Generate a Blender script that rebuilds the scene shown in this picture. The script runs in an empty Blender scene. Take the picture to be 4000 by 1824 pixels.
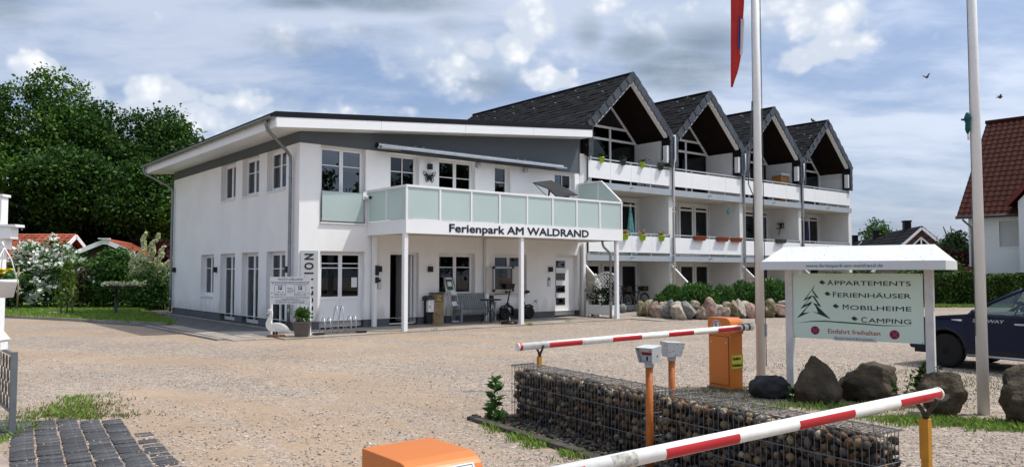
import bpy, math, random
import numpy as np
from mathutils import Vector, Matrix, noise
R = math.radians
PI = math.pi
scene = bpy.context.scene
col = scene.collection
rng = random.Random(7)

# ------------------------------------------------------------------ camera
cam_d = bpy.data.cameras.new('camera')
cam = bpy.data.objects.new('camera', cam_d)
col.objects.link(cam)
cam.location = (0, 0, 1.65)
cam.rotation_euler = (R(90) + math.atan(146 / 3000), 0, 0)
cam_d.sensor_width = 36
cam_d.lens = 27.0
cam_d.clip_start = 0.05
cam_d.clip_end = 2000
scene.camera = cam

# ------------------------------------------------------------------ light
SUN = Vector((1.72, .155, 3.2)).normalized()
sun_d = bpy.data.lights.new('sun', 'SUN')
sun_d.energy = 2.8
sun_d.angle = R(0.9)
sun_d.color = (1.0, .955, .88)
sun = bpy.data.objects.new('sun', sun_d)
col.objects.link(sun)
sun.rotation_euler = SUN.to_track_quat('Z', 'Y').to_euler()
sun.location = SUN * 60

world = bpy.data.worlds.new('World')
scene.world = world
world.use_nodes = True
WT = world.node_tree
WT.nodes.clear()


def wn(t, **kw):
    n = WT.nodes.new(t)
    for k, v in kw.items():
        setattr(n, k, v)
    return n


def wmath(op, a, b=None, c=None, clamp=False):
    n = wn('ShaderNodeMath', operation=op, use_clamp=clamp)
    for i, x in enumerate((a, b, c)):
        if x is None:
            continue
        if isinstance(x, (int, float)):
            n.inputs[i].default_value = x
        else:
            WT.links.new(x, n.inputs[i])
    return n.outputs[0]


def wsmooth(v, lo, hi):
    n = wn('ShaderNodeMapRange', interpolation_type='SMOOTHSTEP')
    WT.links.new(v, n.inputs[0])
    n.inputs[1].default_value = lo
    n.inputs[2].default_value = hi
    return n.outputs[0]


def wmix(f, a, b):
    n = wn('ShaderNodeMix', data_type='RGBA')
    for i, x in ((0, f), (6, a), (7, b)):
        if isinstance(x, (tuple, float, int)):
            n.inputs[i].default_value = x if not isinstance(x, tuple) else (*x, 1)
        else:
            WT.links.new(x, n.inputs[i])
    return n.outputs[2]


def build_sky():
    sky = wn('ShaderNodeTexSky', sky_type='NISHITA', sun_disc=False)
    sky.sun_elevation = math.asin(SUN.z)
    sky.sun_rotation = math.atan2(SUN.x, SUN.y)
    sky.air_density = 1.0
    sky.dust_density = 2.6
    sky.ozone_density = 1.5
    STR = 0.10
    tc = wn('ShaderNodeTexCoord')
    D = tc.outputs['Generated']
    sep = wn('ShaderNodeSeparateXYZ')
    WT.links.new(D, sep.inputs[0])
    dx, dy, dz = sep.outputs
    zc = wmath('ADD', wmath('MAXIMUM', dz, 0.0), 0.22)
    cmb = wn('ShaderNodeCombineXYZ')
    WT.links.new(wmath('DIVIDE', dx, zc), cmb.inputs[0])
    WT.links.new(wmath('DIVIDE', dy, zc), cmb.inputs[1])
    P = cmb.outputs[0]

    def ntex(vec, scale, detail, rough, dist=0.0, off=(0, 0, 0), sc=(1, 1, 1)):
        mp = wn('ShaderNodeMapping')
        mp.inputs['Location'].default_value = off
        mp.inputs['Scale'].default_value = sc
        WT.links.new(vec, mp.inputs[0])
        n = wn('ShaderNodeTexNoise')
        n.inputs['Scale'].default_value = scale
        n.inputs['Detail'].default_value = detail
        n.inputs['Roughness'].default_value = rough
        n.inputs['Distortion'].default_value = dist
        WT.links.new(mp.outputs[0], n.inputs['Vector'])
        return n.outputs['Fac']
    veil = ntex(P, 1.1, 7, .55, .4, (3.1, 1.7, 0), (1, 1.5, 1))
    wisps = ntex(P, 3.2, 6, .6, .3, (9.2, 4.0, 0), (.8, 1.6, 1))
    def puff(scale, off):
        mp = wn('ShaderNodeMapping')
        mp.inputs['Location'].default_value = off
        mp.inputs['Scale'].default_value = (1, 1, 1.15)
        WT.links.new(D, mp.inputs[0])
        n = wn('ShaderNodeTexVoronoi', feature='SMOOTH_F1')
        n.inputs['Scale'].default_value = scale
        n.inputs['Smoothness'].default_value = .35
        WT.links.new(mp.outputs[0], n.inputs['Vector'])
        return wmath('SUBTRACT', .42, n.outputs['Distance'])
    puffs = wmath('ADD', wmath('MULTIPLY', puff(17, (.3, .1, .7)), .55), wmath('ADD', wmath('MULTIPLY', puff(41, (2.3, 1.1, .2)), .32), wmath('MULTIPLY', puff(90, (1.3, 4.1, .9)), .18)))
    fine = ntex(D, 13.0, 8, .62, .25, (0.3, .2, .1), (1, 1, 1.25))
    soft = ntex(D, 4.5, 5, .5, .2, (5.3, .2, 3.1), (1, 1, 1.6))
    # cumulus heaps standing at their own bearings: (px, py, radius_x, radius_y) read as bearing / elevation
    F = 3000.

    def bear(px, py):
        th = math.atan(146 / 3000)
        x, z = (px - 2000) / F, (912 - py) / F
        v = Vector((x, math.cos(th) - z * math.sin(th), math.sin(th) + z * math.cos(th))).normalized()
        return math.atan2(v.x, v.y), math.asin(v.z)
    az = wn('ShaderNodeMath', operation='ARCTAN2')
    WT.links.new(dx, az.inputs[0])
    WT.links.new(dy, az.inputs[1])
    az = az.outputs[0]
    el = wmath('ARCSINE', dz)

    def blobs(lst):
        acc = None
        for (px, py, rx, ry, amp) in lst:
            a, e = bear(px, py)
            u = wmath('DIVIDE', wmath('SUBTRACT', az, a), rx / F)
            v = wmath('DIVIDE', wmath('SUBTRACT', el, e), ry / F)
            r2 = wmath('ADD', wmath('MULTIPLY', u, u), wmath('MULTIPLY', v, v))
            g = wmath('MULTIPLY', wmath('EXPONENT', wmath('MULTIPLY', r2, -1.0)), amp)
            acc = g if acc is None else wmath('MAXIMUM', acc, g)
        return acc
    white = blobs([(2080, 80, 120, 95, 1.0), (2010, 175, 110, 70, .8), (1880, 190, 90, 55, .7), (1790, 265, 130, 60, .62), (640, 365, 145, 66, 1.0), (560, 395, 60, 55, .85),
                   (700, 440, 240, 80, .8), (840, 395, 90, 40, .7), (1000, 410, 130, 50, .62), (150, 270, 90, 55, .95), (360, 350, 80, 50, .75), (2150, 320, 120, 48, .85),
                   (3260, 185, 125, 78, .95), (3220, 70, 150, 100, .9), (3130, 235, 130, 60, .8), (3090, 25, 240, 50, .65), (2380, 30, 110, 60, .5), (1130, 440, 220, 50, .5), (1560, 430, 200, 60, .45)])
    grey = blobs([(1500, 0, 430, 62, 1), (1180, 10, 200, 40, .8), (2650, 270, 270, 100, 1), (2480, 190, 170, 80, .85), (2770, 150, 210, 90, .85), (2420, 345, 160, 60, .65),
                  (1150, 175, 270, 60, .5), (1480, 135, 210, 60, .55), (1920, 340, 170, 80, .55), (2300, 130, 90, 110, .75), (30, 40, 140, 70, .75), (1750, 90, 150, 70, .55)])
    nz = wmath('SUBTRACT', fine, .5)
    ns = wmath('SUBTRACT', soft, .5)
    wfield = wmath('ADD', white, wmath('ADD', wmath('MULTIPLY', puffs, .85), wmath('ADD', wmath('MULTIPLY', nz, .7), wmath('MULTIPLY', ns, .5))))
    wm = wsmooth(wfield, .23, .47)
    gfield = wmath('ADD', grey, wmath('ADD', wmath('MULTIPLY', nz, .32), wmath('MULTIPLY', ns, .6)))
    gm = wsmooth(gfield, .22, .92)
    base = wn('ShaderNodeVectorMath', operation='SCALE')
    WT.links.new(sky.outputs[0], base.inputs[0])
    base.inputs['Scale'].default_value = STR
    # thin high veil over the blue
    vm = wmath('MULTIPLY', wsmooth(wmath('ADD', veil, wmath('MULTIPLY', wmath('SUBTRACT', wisps, .5), .5)), .34, .66), .62)
    vm = wmath('ADD', vm, .03)
    lowfade = wsmooth(dz, .02, .13)
    vm = wmath('MULTIPLY', vm, wmath('ADD', wmath('MULTIPLY', lowfade, .6), .4))
    c0 = wmix(.45, base.outputs[0], (.20, .30, .53))
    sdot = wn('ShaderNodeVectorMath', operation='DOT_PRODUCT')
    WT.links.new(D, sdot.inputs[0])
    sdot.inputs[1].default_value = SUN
    glow = wmath('POWER', wmath('MAXIMUM', sdot.outputs['Value'], 0.0), 3.0)  # added sky brightening toward the sun, lifts the shaded front walls
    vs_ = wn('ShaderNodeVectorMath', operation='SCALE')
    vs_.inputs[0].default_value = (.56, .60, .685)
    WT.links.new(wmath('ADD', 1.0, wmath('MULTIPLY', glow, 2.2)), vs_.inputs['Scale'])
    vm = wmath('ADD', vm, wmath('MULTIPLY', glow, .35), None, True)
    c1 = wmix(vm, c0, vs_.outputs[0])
    shade = wsmooth(wmath('ADD', wisps, wmath('MULTIPLY', nz, .5)), .2, .85)
    gcol = wmix(shade, (.15, .205, .28), (.38, .44, .52))
    pale = blobs([(2700, 130, 560, 210, 1), (1850, 250, 430, 170, .9), (1000, 430, 480, 110, .9), (600, 430, 330, 90, .9), (2250, 60, 300, 150, .8), (3250, 120, 200, 150, .8), (1250, 150, 400, 110, .6), (200, 330, 200, 80, .7)])
    pm = wsmooth(wmath('ADD', pale, wmath('ADD', wmath('MULTIPLY', nz, .7), wmath('MULTIPLY', puffs, .6))), .30, .85)
    pcol = wmix(wsmooth(wmath('ADD', puffs, nz), -.12, .22), (.41, .48, .585), (.64, .67, .72))
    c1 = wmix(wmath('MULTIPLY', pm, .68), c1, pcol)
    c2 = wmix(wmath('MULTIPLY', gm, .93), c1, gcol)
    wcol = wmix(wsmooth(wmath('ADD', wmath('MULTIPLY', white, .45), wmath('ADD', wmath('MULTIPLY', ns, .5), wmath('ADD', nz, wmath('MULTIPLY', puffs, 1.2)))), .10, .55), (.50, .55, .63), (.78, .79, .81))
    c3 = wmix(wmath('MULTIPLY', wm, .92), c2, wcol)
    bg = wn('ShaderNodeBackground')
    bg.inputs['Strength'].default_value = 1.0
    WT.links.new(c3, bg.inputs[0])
    out = wn('ShaderNodeOutputWorld')
    WT.links.new(bg.outputs[0], out.inputs[0])


build_sky()
vs = scene.view_settings
vs.view_transform = 'Standard'
vs.look = 'None'
vs.exposure = 0.46
vs.gamma = 1.0
vs.use_curve_mapping = False
scene.render.engine = 'CYCLES'
scene.cycles.max_bounces = 5
scene.cycles.diffuse_bounces = 3
scene.cycles.glossy_bounces = 3
scene.cycles.transmission_bounces = 3
scene.cycles.transparent_max_bounces = 8
scene.cycles.caustics_reflective = False
scene.cycles.caustics_refractive = False

# ------------------------------------------------------------------ materials


def mat(name, c, rough=.6, var=.12, vs=3.0, bump=0.0, bs=60.0, metal=0.0, rnd=0.0, isl=0.0, spec=.35, hue=None, coat=0.0,
        coords='Object', trans=0.0, detail=6):
    """procedural paint/stone: colour c with noise variation var, per-object (rnd) or per-island (isl) tone, fine bump"""
    m = bpy.data.materials.new(name)
    m.use_nodes = True
    t = m.node_tree
    N, Lk = t.nodes, t.links
    b = N['Principled BSDF']
    b.inputs['Roughness'].default_value = rough
    b.inputs['Metallic'].default_value = metal
    b.inputs['Specular IOR Level'].default_value = spec
    if coat:
        b.inputs['Coat Weight'].default_value = coat
        b.inputs['Coat Roughness'].default_value = .05
    tc = N.new('ShaderNodeTexCoord')
    vec = tc.outputs[coords]
    nz = N.new('ShaderNodeTexNoise')
    nz.inputs['Scale'].default_value = vs
    nz.inputs['Detail'].default_value = detail
    nz.inputs['Roughness'].default_value = .6
    Lk.new(vec, nz.inputs['Vector'])
    ramp = N.new('ShaderNodeValToRGB')
    c2 = hue if hue else tuple(x * (1 - 2 * var) for x in c)
    ramp.color_ramp.elements[0].color = (*[max(0, x) for x in c2], 1)
    ramp.color_ramp.elements[1].color = (*[min(1, x * (1 + var * .4)) for x in c], 1)
    ramp.color_ramp.elements[0].position = .3
    ramp.color_ramp.elements[1].position = .68
    Lk.new(nz.outputs['Fac'], ramp.inputs[0])
    colr = ramp.outputs[0]
    for amt, node, sock in ((rnd, 'ShaderNodeObjectInfo', 'Random'), (isl, 'ShaderNodeNewGeometry', 'Random Per Island')):
        if amt:
            g = N.new(node)
            mr = N.new('ShaderNodeMapRange')
            mr.inputs[3].default_value = 1 - amt
            mr.inputs[4].default_value = 1 + amt
            Lk.new(g.outputs[sock], mr.inputs[0])
            mx = N.new('ShaderNodeVectorMath')
            mx.operation = 'SCALE'
            Lk.new(colr, mx.inputs[0])
            Lk.new(mr.outputs[0], mx.inputs['Scale'])
            colr = mx.outputs[0]
    Lk.new(colr, b.inputs['Base Color'])
    if bump:
        n2 = N.new('ShaderNodeTexNoise')
        n2.inputs['Scale'].default_value = bs
        n2.inputs['Detail'].default_value = 4
        Lk.new(vec, n2.inputs['Vector'])
        bp = N.new('ShaderNodeBump')
        bp.inputs['Strength'].default_value = bump
        bp.inputs['Distance'].default_value = .02
        Lk.new(n2.outputs['Fac'], bp.inputs['Height'])
        Lk.new(bp.outputs[0], b.inputs['Normal'])
    if trans:
        tr = N.new('ShaderNodeBsdfTranslucent')
        Lk.new(colr, tr.inputs['Color'])
        mxs = N.new('ShaderNodeMixShader')
        mxs.inputs[0].default_value = trans
        Lk.new(b.outputs[0], mxs.inputs[1])
        Lk.new(tr.outputs[0], mxs.inputs[2])
        Lk.new(mxs.outputs[0], N['Material Output'].inputs[0])
    return m


def leafmat(name, cols, trans=.25, rough=.6):
    """foliage: each leaf takes one of the given greens"""
    m = bpy.data.materials.new(name)
    m.use_nodes = True
    t = m.node_tree
    N, Lk = t.nodes, t.links
    b = N['Principled BSDF']
    b.inputs['Roughness'].default_value = rough
    b.inputs['Specular IOR Level'].default_value = .18
    g = N.new('ShaderNodeNewGeometry')
    rp = N.new('ShaderNodeValToRGB')
    rp.color_ramp.interpolation = 'LINEAR'
    els = rp.color_ramp.elements
    while len(els) < len(cols):
        els.new(.5)
    for i, c in enumerate(cols):
        els[i].position = i / (len(cols) - 1)
        els[i].color = (*c, 1)
    Lk.new(g.outputs['Random Per Island'], rp.inputs[0])
    Lk.new(rp.outputs[0], b.inputs['Base Color'])
    tr = N.new('ShaderNodeBsdfTranslucent')
    Lk.new(rp.outputs[0], tr.inputs['Color'])
    mx = N.new('ShaderNodeMixShader')
    mx.inputs[0].default_value = trans
    Lk.new(b.outputs[0], mx.inputs[1])
    Lk.new(tr.outputs[0], mx.inputs[2])
    Lk.new(mx.outputs[0], N['Material Output'].inputs[0])
    return m


def glassmat(name, tint, ior=1.5, fac=.06, rough=.0):
    """window glass: see-through with a tint, mirror reflections by Fresnel"""
    m = bpy.data.materials.new(name)
    m.use_nodes = True
    t = m.node_tree
    N, Lk = t.nodes, t.links
    N.remove(N['Principled BSDF'])
    tr = N.new('ShaderNodeBsdfTransparent')
    tr.inputs[0].default_value = (*tint, 1)
    gl = N.new('ShaderNodeBsdfGlossy')
    gl.inputs['Roughness'].default_value = rough
    gl.inputs['Color'].default_value = (.9, .95, 1, 1)
    fr = N.new('ShaderNodeFresnel')
    fr.inputs['IOR'].default_value = ior
    ad = N.new('ShaderNodeMath')
    ad.operation = 'ADD'
    ad.use_clamp = True
    ad.inputs[1].default_value = fac
    Lk.new(fr.outputs[0], ad.inputs[0])
    mx = N.new('ShaderNodeMixShader')
    Lk.new(ad.outputs[0], mx.inputs[0])
    Lk.new(tr.outputs[0], mx.inputs[1])
    Lk.new(gl.outputs[0], mx.inputs[2])
    Lk.new(mx.outputs[0], N['Material Output'].inputs[0])
    return m


def speckmat(name, base, specks, scale, thr=.16, rough=.6, isl=0.0, rnd=0.0, spec=.35):
    """base colour with dark specks/lichen spots of their own shape"""
    m = mat(name, base, rough, .06, 1.5, isl=isl, rnd=rnd, spec=spec)
    t = m.node_tree
    N, Lk = t.nodes, t.links
    b = N['Principled BSDF']
    old = b.inputs['Base Color'].links[0].from_socket
    tc = N['Texture Coordinate']
    mp = N.new('ShaderNodeMapping')
    mp.inputs['Scale'].default_value = (1, 1, 1)
    Lk.new(tc.outputs['Object'], mp.inputs[0])
    vo = N.new('ShaderNodeTexVoronoi')
    vo.inputs['Scale'].default_value = scale
    Lk.new(mp.outputs[0], vo.inputs['Vector'])
    lt = N.new('ShaderNodeMath')
    lt.operation = 'LESS_THAN'
    Lk.new(vo.outputs['Distance'], lt.inputs[0])
    lt.inputs[1].default_value = thr
    nz = N.new('ShaderNodeTexNoise')
    nz.inputs['Scale'].default_value = scale * .18
    Lk.new(tc.outputs['Object'], nz.inputs['Vector'])
    gt = N.new('ShaderNodeMath')
    gt.operation = 'GREATER_THAN'
    Lk.new(nz.outputs['Fac'], gt.inputs[0])
    gt.inputs[1].default_value = .5
    ml = N.new('ShaderNodeMath')
    ml.operation = 'MULTIPLY'
    Lk.new(lt.outputs[0], ml.inputs[0])
    Lk.new(gt.outputs[0], ml.inputs[1])
    mx = N.new('ShaderNodeMix')
    mx.data_type = 'RGBA'
    Lk.new(ml.outputs[0], mx.inputs[0])
    Lk.new(old, mx.inputs[6])
    mx.inputs[7].default_value = (*specks, 1)
    Lk.new(mx.outputs[2], b.inputs['Base Color'])
    return m


def gravelmat():
    m = bpy.data.materials.new('gravel')
    m.use_nodes = True
    t = m.node_tree
    N, Lk = t.nodes, t.links
    b = N['Principled BSDF']
    b.inputs['Roughness'].default_value = .9
    b.inputs['Specular IOR Level'].default_value = .15
    tc = N.new('ShaderNodeTexCoord')
    O = tc.outputs['Object']

    def vor(scale):
        v = N.new('ShaderNodeTexVoronoi')
        v.inputs['Scale'].default_value = scale
        v.inputs['Randomness'].default_value = 1
        Lk.new(O, v.inputs['Vector'])
        return v

    def ramp(fac, stops):
        r = N.new('ShaderNodeValToRGB')
        e = r.color_ramp.elements
        while len(e) < len(stops):
            e.new(.5)
        for i, (p, c) in enumerate(stops):
            e[i].position = p
            e[i].color = (*c, 1) if isinstance(c, tuple) else (c, c, c, 1)
        Lk.new(fac, r.inputs[0])
        return r.outputs[0]

    def noi(scale, detail=5, rough=.6, sc=(1, 1, 1), rot=0, off=(0, 0, 0)):
        mp = N.new('ShaderNodeMapping')
        mp.inputs['Scale'].default_value = sc
        mp.inputs['Rotation'].default_value = (0, 0, rot)
        mp.inputs['Location'].default_value = off
        Lk.new(O, mp.inputs[0])
        n = N.new('ShaderNodeTexNoise')
        n.inputs['Scale'].default_value = scale
        n.inputs['Detail'].default_value = detail
        n.inputs['Roughness'].default_value = rough
        Lk.new(mp.outputs[0], n.inputs['Vector'])
        return n.outputs['Fac']

    def mix(f, a, c):
        x = N.new('ShaderNodeMix')
        x.data_type = 'RGBA'
        for i, s in ((0, f), (6, a), (7, c)):
            if isinstance(s, tuple):
                x.inputs[i].default_value = (*s, 1)
            elif isinstance(s, (int, float)):
                x.inputs[i].default_value = s
            else:
                Lk.new(s, x.inputs[i])
        return x.outputs[2]

    def mth(op, a, c, clamp=False):
        x = N.new('ShaderNodeMath')
        x.operation = op
        x.use_clamp = clamp
        for i, s in enumerate((a, c)):
            if isinstance(s, (int, float)):
                x.inputs[i].default_value = s
            else:
                Lk.new(s, x.inputs[i])
        return x.outputs[0]
    v1, v2, v3 = vor(30), vor(62), vor(13)
    sepc = N.new('ShaderNodeSeparateColor')
    Lk.new(v1.outputs['Color'], sepc.inputs[0])
    sep2 = N.new('ShaderNodeSeparateColor')
    Lk.new(v2.outputs['Color'], sep2.inputs[0])
    sep3 = N.new('ShaderNodeSeparateColor')
    Lk.new(v3.outputs['Color'], sep3.inputs[0])
    stones = [(0, (0.121, 0.110, 0.097)), (.15, (0.210, 0.181, 0.155)), (.35, (0.328, 0.271, 0.214)), (.6, (0.413, 0.336, 0.267)), (.8, (0.300, 0.260, 0.228)), (1, (0.576, 0.504, 0.411))]
    s1 = ramp(sepc.outputs[0], stones)
    s2 = ramp(sep2.outputs[0], stones)
    s3 = ramp(sep3.outputs[1], [(0, (0.250, 0.215, 0.189)), (.5, (0.364, 0.299, 0.236)), (1, (0.494, 0.420, 0.342))])
    st = mix(ramp(sepc.outputs[1], [(.45, 0.0), (.5, 1.0)]), s1, s2)
    st = mix(ramp(sep3.outputs[0], [(.80, 0.0), (.82, .7)]), st, s3)
    # trodden sand lanes and bare patches
    sx = N.new('ShaderNodeSeparateXYZ')
    Lk.new(O, sx.inputs[0])
    ox, oy = mth('ADD', sx.outputs[0], 15.0), mth('ADD', sx.outputs[1], 3.0)
    rad = mth('SQRT', mth('ADD', mth('MULTIPLY', ox, ox), mth('MULTIPLY', oy, oy)), 0)
    ang = mth('ARCTAN2', oy, ox)
    cb = N.new('ShaderNodeCombineXYZ')
    Lk.new(mth('MULTIPLY', rad, .75), cb.inputs[0])
    Lk.new(mth('MULTIPLY', ang, 2.2), cb.inputs[1])
    tn = N.new('ShaderNodeTexNoise')
    tn.inputs['Scale'].default_value = 1.0
    tn.inputs['Detail'].default_value = 5
    tn.inputs['Roughness'].default_value = .55
    tn.inputs['Distortion'].default_value = .25
    Lk.new(cb.outputs[0], tn.inputs['Vector'])
    track = tn.outputs['Fac']
    lane = noi(.20, 5, .62, (.55, 1.6, 1), R(-25), (2.3, 1.2, 0))
    patch = noi(.55, 6, .65, (.6, 1.3, 1), R(-12), (7.7, 3.1, 0))
    fineN = noi(7, 5, .7)
    f = mth('ADD', mth('ADD', mth('MULTIPLY', lane, .18), mth('MULTIPLY', track, .80)), mth('MULTIPLY', patch, .22))
    side = N.new('ShaderNodeMapRange')
    side.interpolation_type = 'SMOOTHSTEP'
    Lk.new(mth('ADD', sx.outputs[0], mth('MULTIPLY', patch, 4.0)), side.inputs[0])
    side.inputs[1].default_value = 0.0
    side.inputs[2].default_value = 7.0
    side.inputs[3].default_value = .03
    side.inputs[4].default_value = -.075
    f = mth('ADD', f, side.outputs[0])
    f = mth('ADD', f, mth('MULTIPLY', mth('SUBTRACT', fineN, .5), .28))
    sandf = ramp(f, [(.605, 0.0), (.71, .80)])
    sandc = mix(noi(1.1, 6, .65), (.26, .185, .12), (.365, .28, .20))
    c = mix(sandf, st, sandc)
    tone = ramp(noi(.35, 4, .55, (1, 1, 1), 0, (4, 9, 0)), [(.3, (.86, .84, .83)), (.7, (1.06, 1.03, 1.0))])
    mm = N.new('ShaderNodeMix')
    mm.data_type = 'RGBA'
    mm.blend_type = 'MULTIPLY'
    mm.inputs[0].default_value = 1
    Lk.new(c, mm.inputs[6])
    Lk.new(tone, mm.inputs[7])
    Lk.new(mm.outputs[2], b.inputs['Base Color'])
    bp = N.new('ShaderNodeBump')
    bp.inputs['Distance'].default_value = .022
    hs = mth('ADD', mth('SUBTRACT', .5, v1.outputs['Distance']), mth('MULTIPLY', mth('SUBTRACT', .5, v2.outputs['Distance']), .5))
    Lk.new(hs, bp.inputs['Height'])
    Lk.new(mth('SUBTRACT', .95, sandf), bp.inputs['Strength'])
    bp2 = N.new('ShaderNodeBump')
    bp2.inputs['Distance'].default_value = .25
    bp2.inputs['Strength'].default_value = .35
    Lk.new(noi(.8, 4, .6), bp2.inputs['Height'])
    Lk.new(bp.outputs[0], bp2.inputs['Normal'])
    Lk.new(bp2.outputs[0], b.inputs['Normal'])
    return m


WHITE = mat('white_render', (.87, .87, .85), .75, .04, .9, .12, 160)
def stain_base(m):
    t = m.node_tree
    N, Lk = t.nodes, t.links
    b = N['Principled BSDF']
    old = b.inputs['Base Color'].links[0].from_socket
    tc = N['Texture Coordinate']
    sp = N.new('ShaderNodeSeparateXYZ')
    Lk.new(tc.outputs['Object'], sp.inputs[0])
    mp = N.new('ShaderNodeMapping')
    mp.inputs['Scale'].default_value = (1, 1, .22)
    Lk.new(tc.outputs['Object'], mp.inputs[0])
    nz = N.new('ShaderNodeTexNoise')
    nz.inputs['Scale'].default_value = 5.0
    nz.inputs['Detail'].default_value = 6
    Lk.new(mp.outputs[0], nz.inputs['Vector'])
    h = N.new('ShaderNodeMath')
    h.operation = 'MULTIPLY_ADD'
    Lk.new(nz.outputs['Fac'], h.inputs[0])
    h.inputs[1].default_value = -.9
    Lk.new(sp.outputs[2], h.inputs[2])
    mr = N.new('ShaderNodeMapRange')
    mr.interpolation_type = 'SMOOTHSTEP'
    Lk.new(h.outputs[0], mr.inputs[0])
    mr.inputs[1].default_value = -.30
    mr.inputs[2].default_value = .25
    mr.inputs[3].default_value = .55
    mr.inputs[4].default_value = 0.0
    mx = N.new('ShaderNodeMix')
    mx.data_type = 'RGBA'
    Lk.new(mr.outputs[0], mx.inputs[0])
    Lk.new(old, mx.inputs[6])
    mx.inputs[7].default_value = (.52, .47, .40, 1)
    Lk.new(mx.outputs[2], b.inputs['Base Color'])


stain_base(WHITE)
WHITE2 = mat('white_panel', (.85, .86, .855), .4, .02, 1.2)
WBRICK = mat('white_painted_brick', (.76, .76, .73), .7, .05, 1.0, .1, 60)
PVC = mat('white_pvc', (.84, .845, .84), .35, .02, 2)
GREYBAND = mat('slate_grey_render', (.10, .118, .132), .8, .05, .6, .1, 150)
PLINTH = mat('plinth_grey', (.115, .13, .145), .8, .10, 1.5, .1, 120)
CEIL = mat('cream_soffit', (.66, .61, .54), .7, .04, 1)
DARKROOF = mat('dark_roof_sheet', (.009, .010, .014), .6, .1, 2, spec=.15)
ZINC = mat('zinc', (.27, .295, .305), .42, .12, 4, metal=.75)
ALU = mat('aluminium', (.50, .52, .53), .35, .08, 5, metal=.8)
GREYMETAL = mat('light_grey_metal', (.42, .45, .47), .5, .05, 2)
GREYSLAB = mat('balcony_edge_grey', (.36, .40, .43), .6, .05, 1.5)
BLACK = mat('matt_black', (.010, .010, .011), .5, .1, 6)
BLACKPL = mat('black_plastic', (.016, .016, .017), .35, .1, 6)
DARKIN = mat('dark_interior', (.016, .016, .018), .9, .2, 1.2)  # near-black colour stands in for the unlit rooms behind the glass
CURTAIN = mat('net_curtain', (.34, .31, .29), .9, .28, 5, trans=.2)
CURTAIN2 = mat('blue_curtain', (.25, .38, .45), .9, .2, 6)
GLASS = glassmat('window_glass', (.50, .53, .54), 1.45, .0)
GLASSB = glassmat('sky_reflecting_glass', (.25, .27, .30), 1.5, .09)
FROST = mat('frosted_glass', (.62, .73, .705), .28, .03, .5, trans=.28, spec=.5)
SLATE = speckmat('slate_shingle', (.017, .017, .018), (.12, .12, .115), 2.2, .13, .9, isl=.3, rnd=.3, spec=.08)
SLATEF = mat('verge_slate', (.050, .060, .072), .6, .15, 4, .25, 40, rnd=.28, isl=.28)
SOFFITD = mat('dark_brown_soffit', (.015, .010, .008), .85, .2, 3, spec=.1)
ASPHALT = mat('path_asphalt', (.13, .13, .13), .9, .2, 3, .6, 120)
CONC = mat('concrete', (.30, .275, .245), .85, .16, 2.2, .35, 70, rnd=.10)
SLABM = mat('paving_slab', (.33, .285, .235), .85, .16, 1.6, .35, 60, rnd=.12)
GRASSB = mat('turf', (.16, .25, .045), .95, .3, 2.5, .8, 60)
SOIL = mat('soil', (.07, .052, .038), .95, .3, 4, .8, 40)
ORANGE = mat('orange_paint', (.58, .155, .010), .34, .05, 2.0, .03, 20, spec=.5, coat=.15)
ORANGED = mat('weathered_orange_paint', (.44, .125, .02), .5, .22, 7, .15, 30)
YELLOWO = mat('yellow_orange_paint', (.56, .25, .02), .5, .16, 7, .15, 30)
BARW = mat('barrier_white', (.80, .79, .74), .42, .06, 9, .05, 30, hue=(.68, .66, .60))
BARR = mat('barrier_red', (.50, .022, .028), .35, .08, 3)
RUST = mat('rusty_iron', (.07, .05, .035), .7, .3, 20, .3, 60)
KEYBOX = speckmat('grey_box_paint', (.50, .52, .52), (.10, .10, .10), 34, .22, .5)
GALV = mat('galvanised_wire', (.17, .17, .17), .5, .2, 10, metal=.3)
POLEW = mat('pole_white', (.80, .78, .73), .35, .06, 1.5)
SIGNG = mat('sign_pale_green', (.64, .76, .64), .5, .02, .6)
SIGNW = speckmat('lichen_speckled_white', (.66, .67, .66), (.16, .15, .12), 26, .17, .5)
SIGNPOST = mat('sign_post_white', (.66, .64, .60), .6, .10, 5, .1, 30)
GREEND = mat('print_dark_green', (.008, .045, .022), .5, .2, 4)
GREENM = mat('print_green', (.012, .11, .03), .5, .1, 4)
PRINTK = mat('print_black', (.012, .014, .016), .5, .05, 3)
PRINTN = mat('letter_navy', (.016, .020, .032), .4, .05, 3)
PRINTR = mat('print_red', (.42, .03, .022), .5, .05, 3)
PRINTB = mat('print_blue', (.012, .03, .22), .5, .05, 3)
PRINTT = mat('print_teal', (.0, .16, .10), .5, .05, 3)
SIGNY = mat('sign_yellow', (.66, .55, .05), .5, .05, 3)
PAPER = mat('paper_white', (.74, .74, .72), .6, .02, 3)
SILVER = mat('silver_panel', (.50, .52, .53), .4, .04, .8, metal=.25)
FLAGR = mat('flag_red', (.50, .035, .03), .8, .1, 3, trans=.3)
FLAGW = mat('flag_white', (.72, .71, .70), .8, .05, 3, trans=.3)
FLAGB = mat('flag_blue', (.03, .05, .20), .8, .05, 3)
TEAL = mat('teal_fabric', (.02, .25, .24), .85, .3, 9, hue=(.30, .62, .58), trans=.1)
NAVYF = mat('navy_fabric', (.035, .03, .09), .9, .2, 6)
BARK = mat('bark', (.075, .058, .042), .9, .3, 6, .8, 25)
WOODP = mat('pale_wood_stake', (.30, .215, .13), .8, .2, 8)
WOODO = mat('orange_wood', (.34, .15, .045), .6, .2, 6)
ROOFRED = mat('red_roof_tile', (.42, .105, .055), .8, .18, 2, isl=.22, rnd=.22)
ROOFBR = mat('brown_red_tile', (.060, .016, .010), .88, .22, 1.2, .3, 30, isl=.14, rnd=.12, spec=.15)
ROOFBL = mat('black_glazed_tile', (.012, .012, .015), .9, .2, 2, isl=.2, spec=.08)
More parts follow.
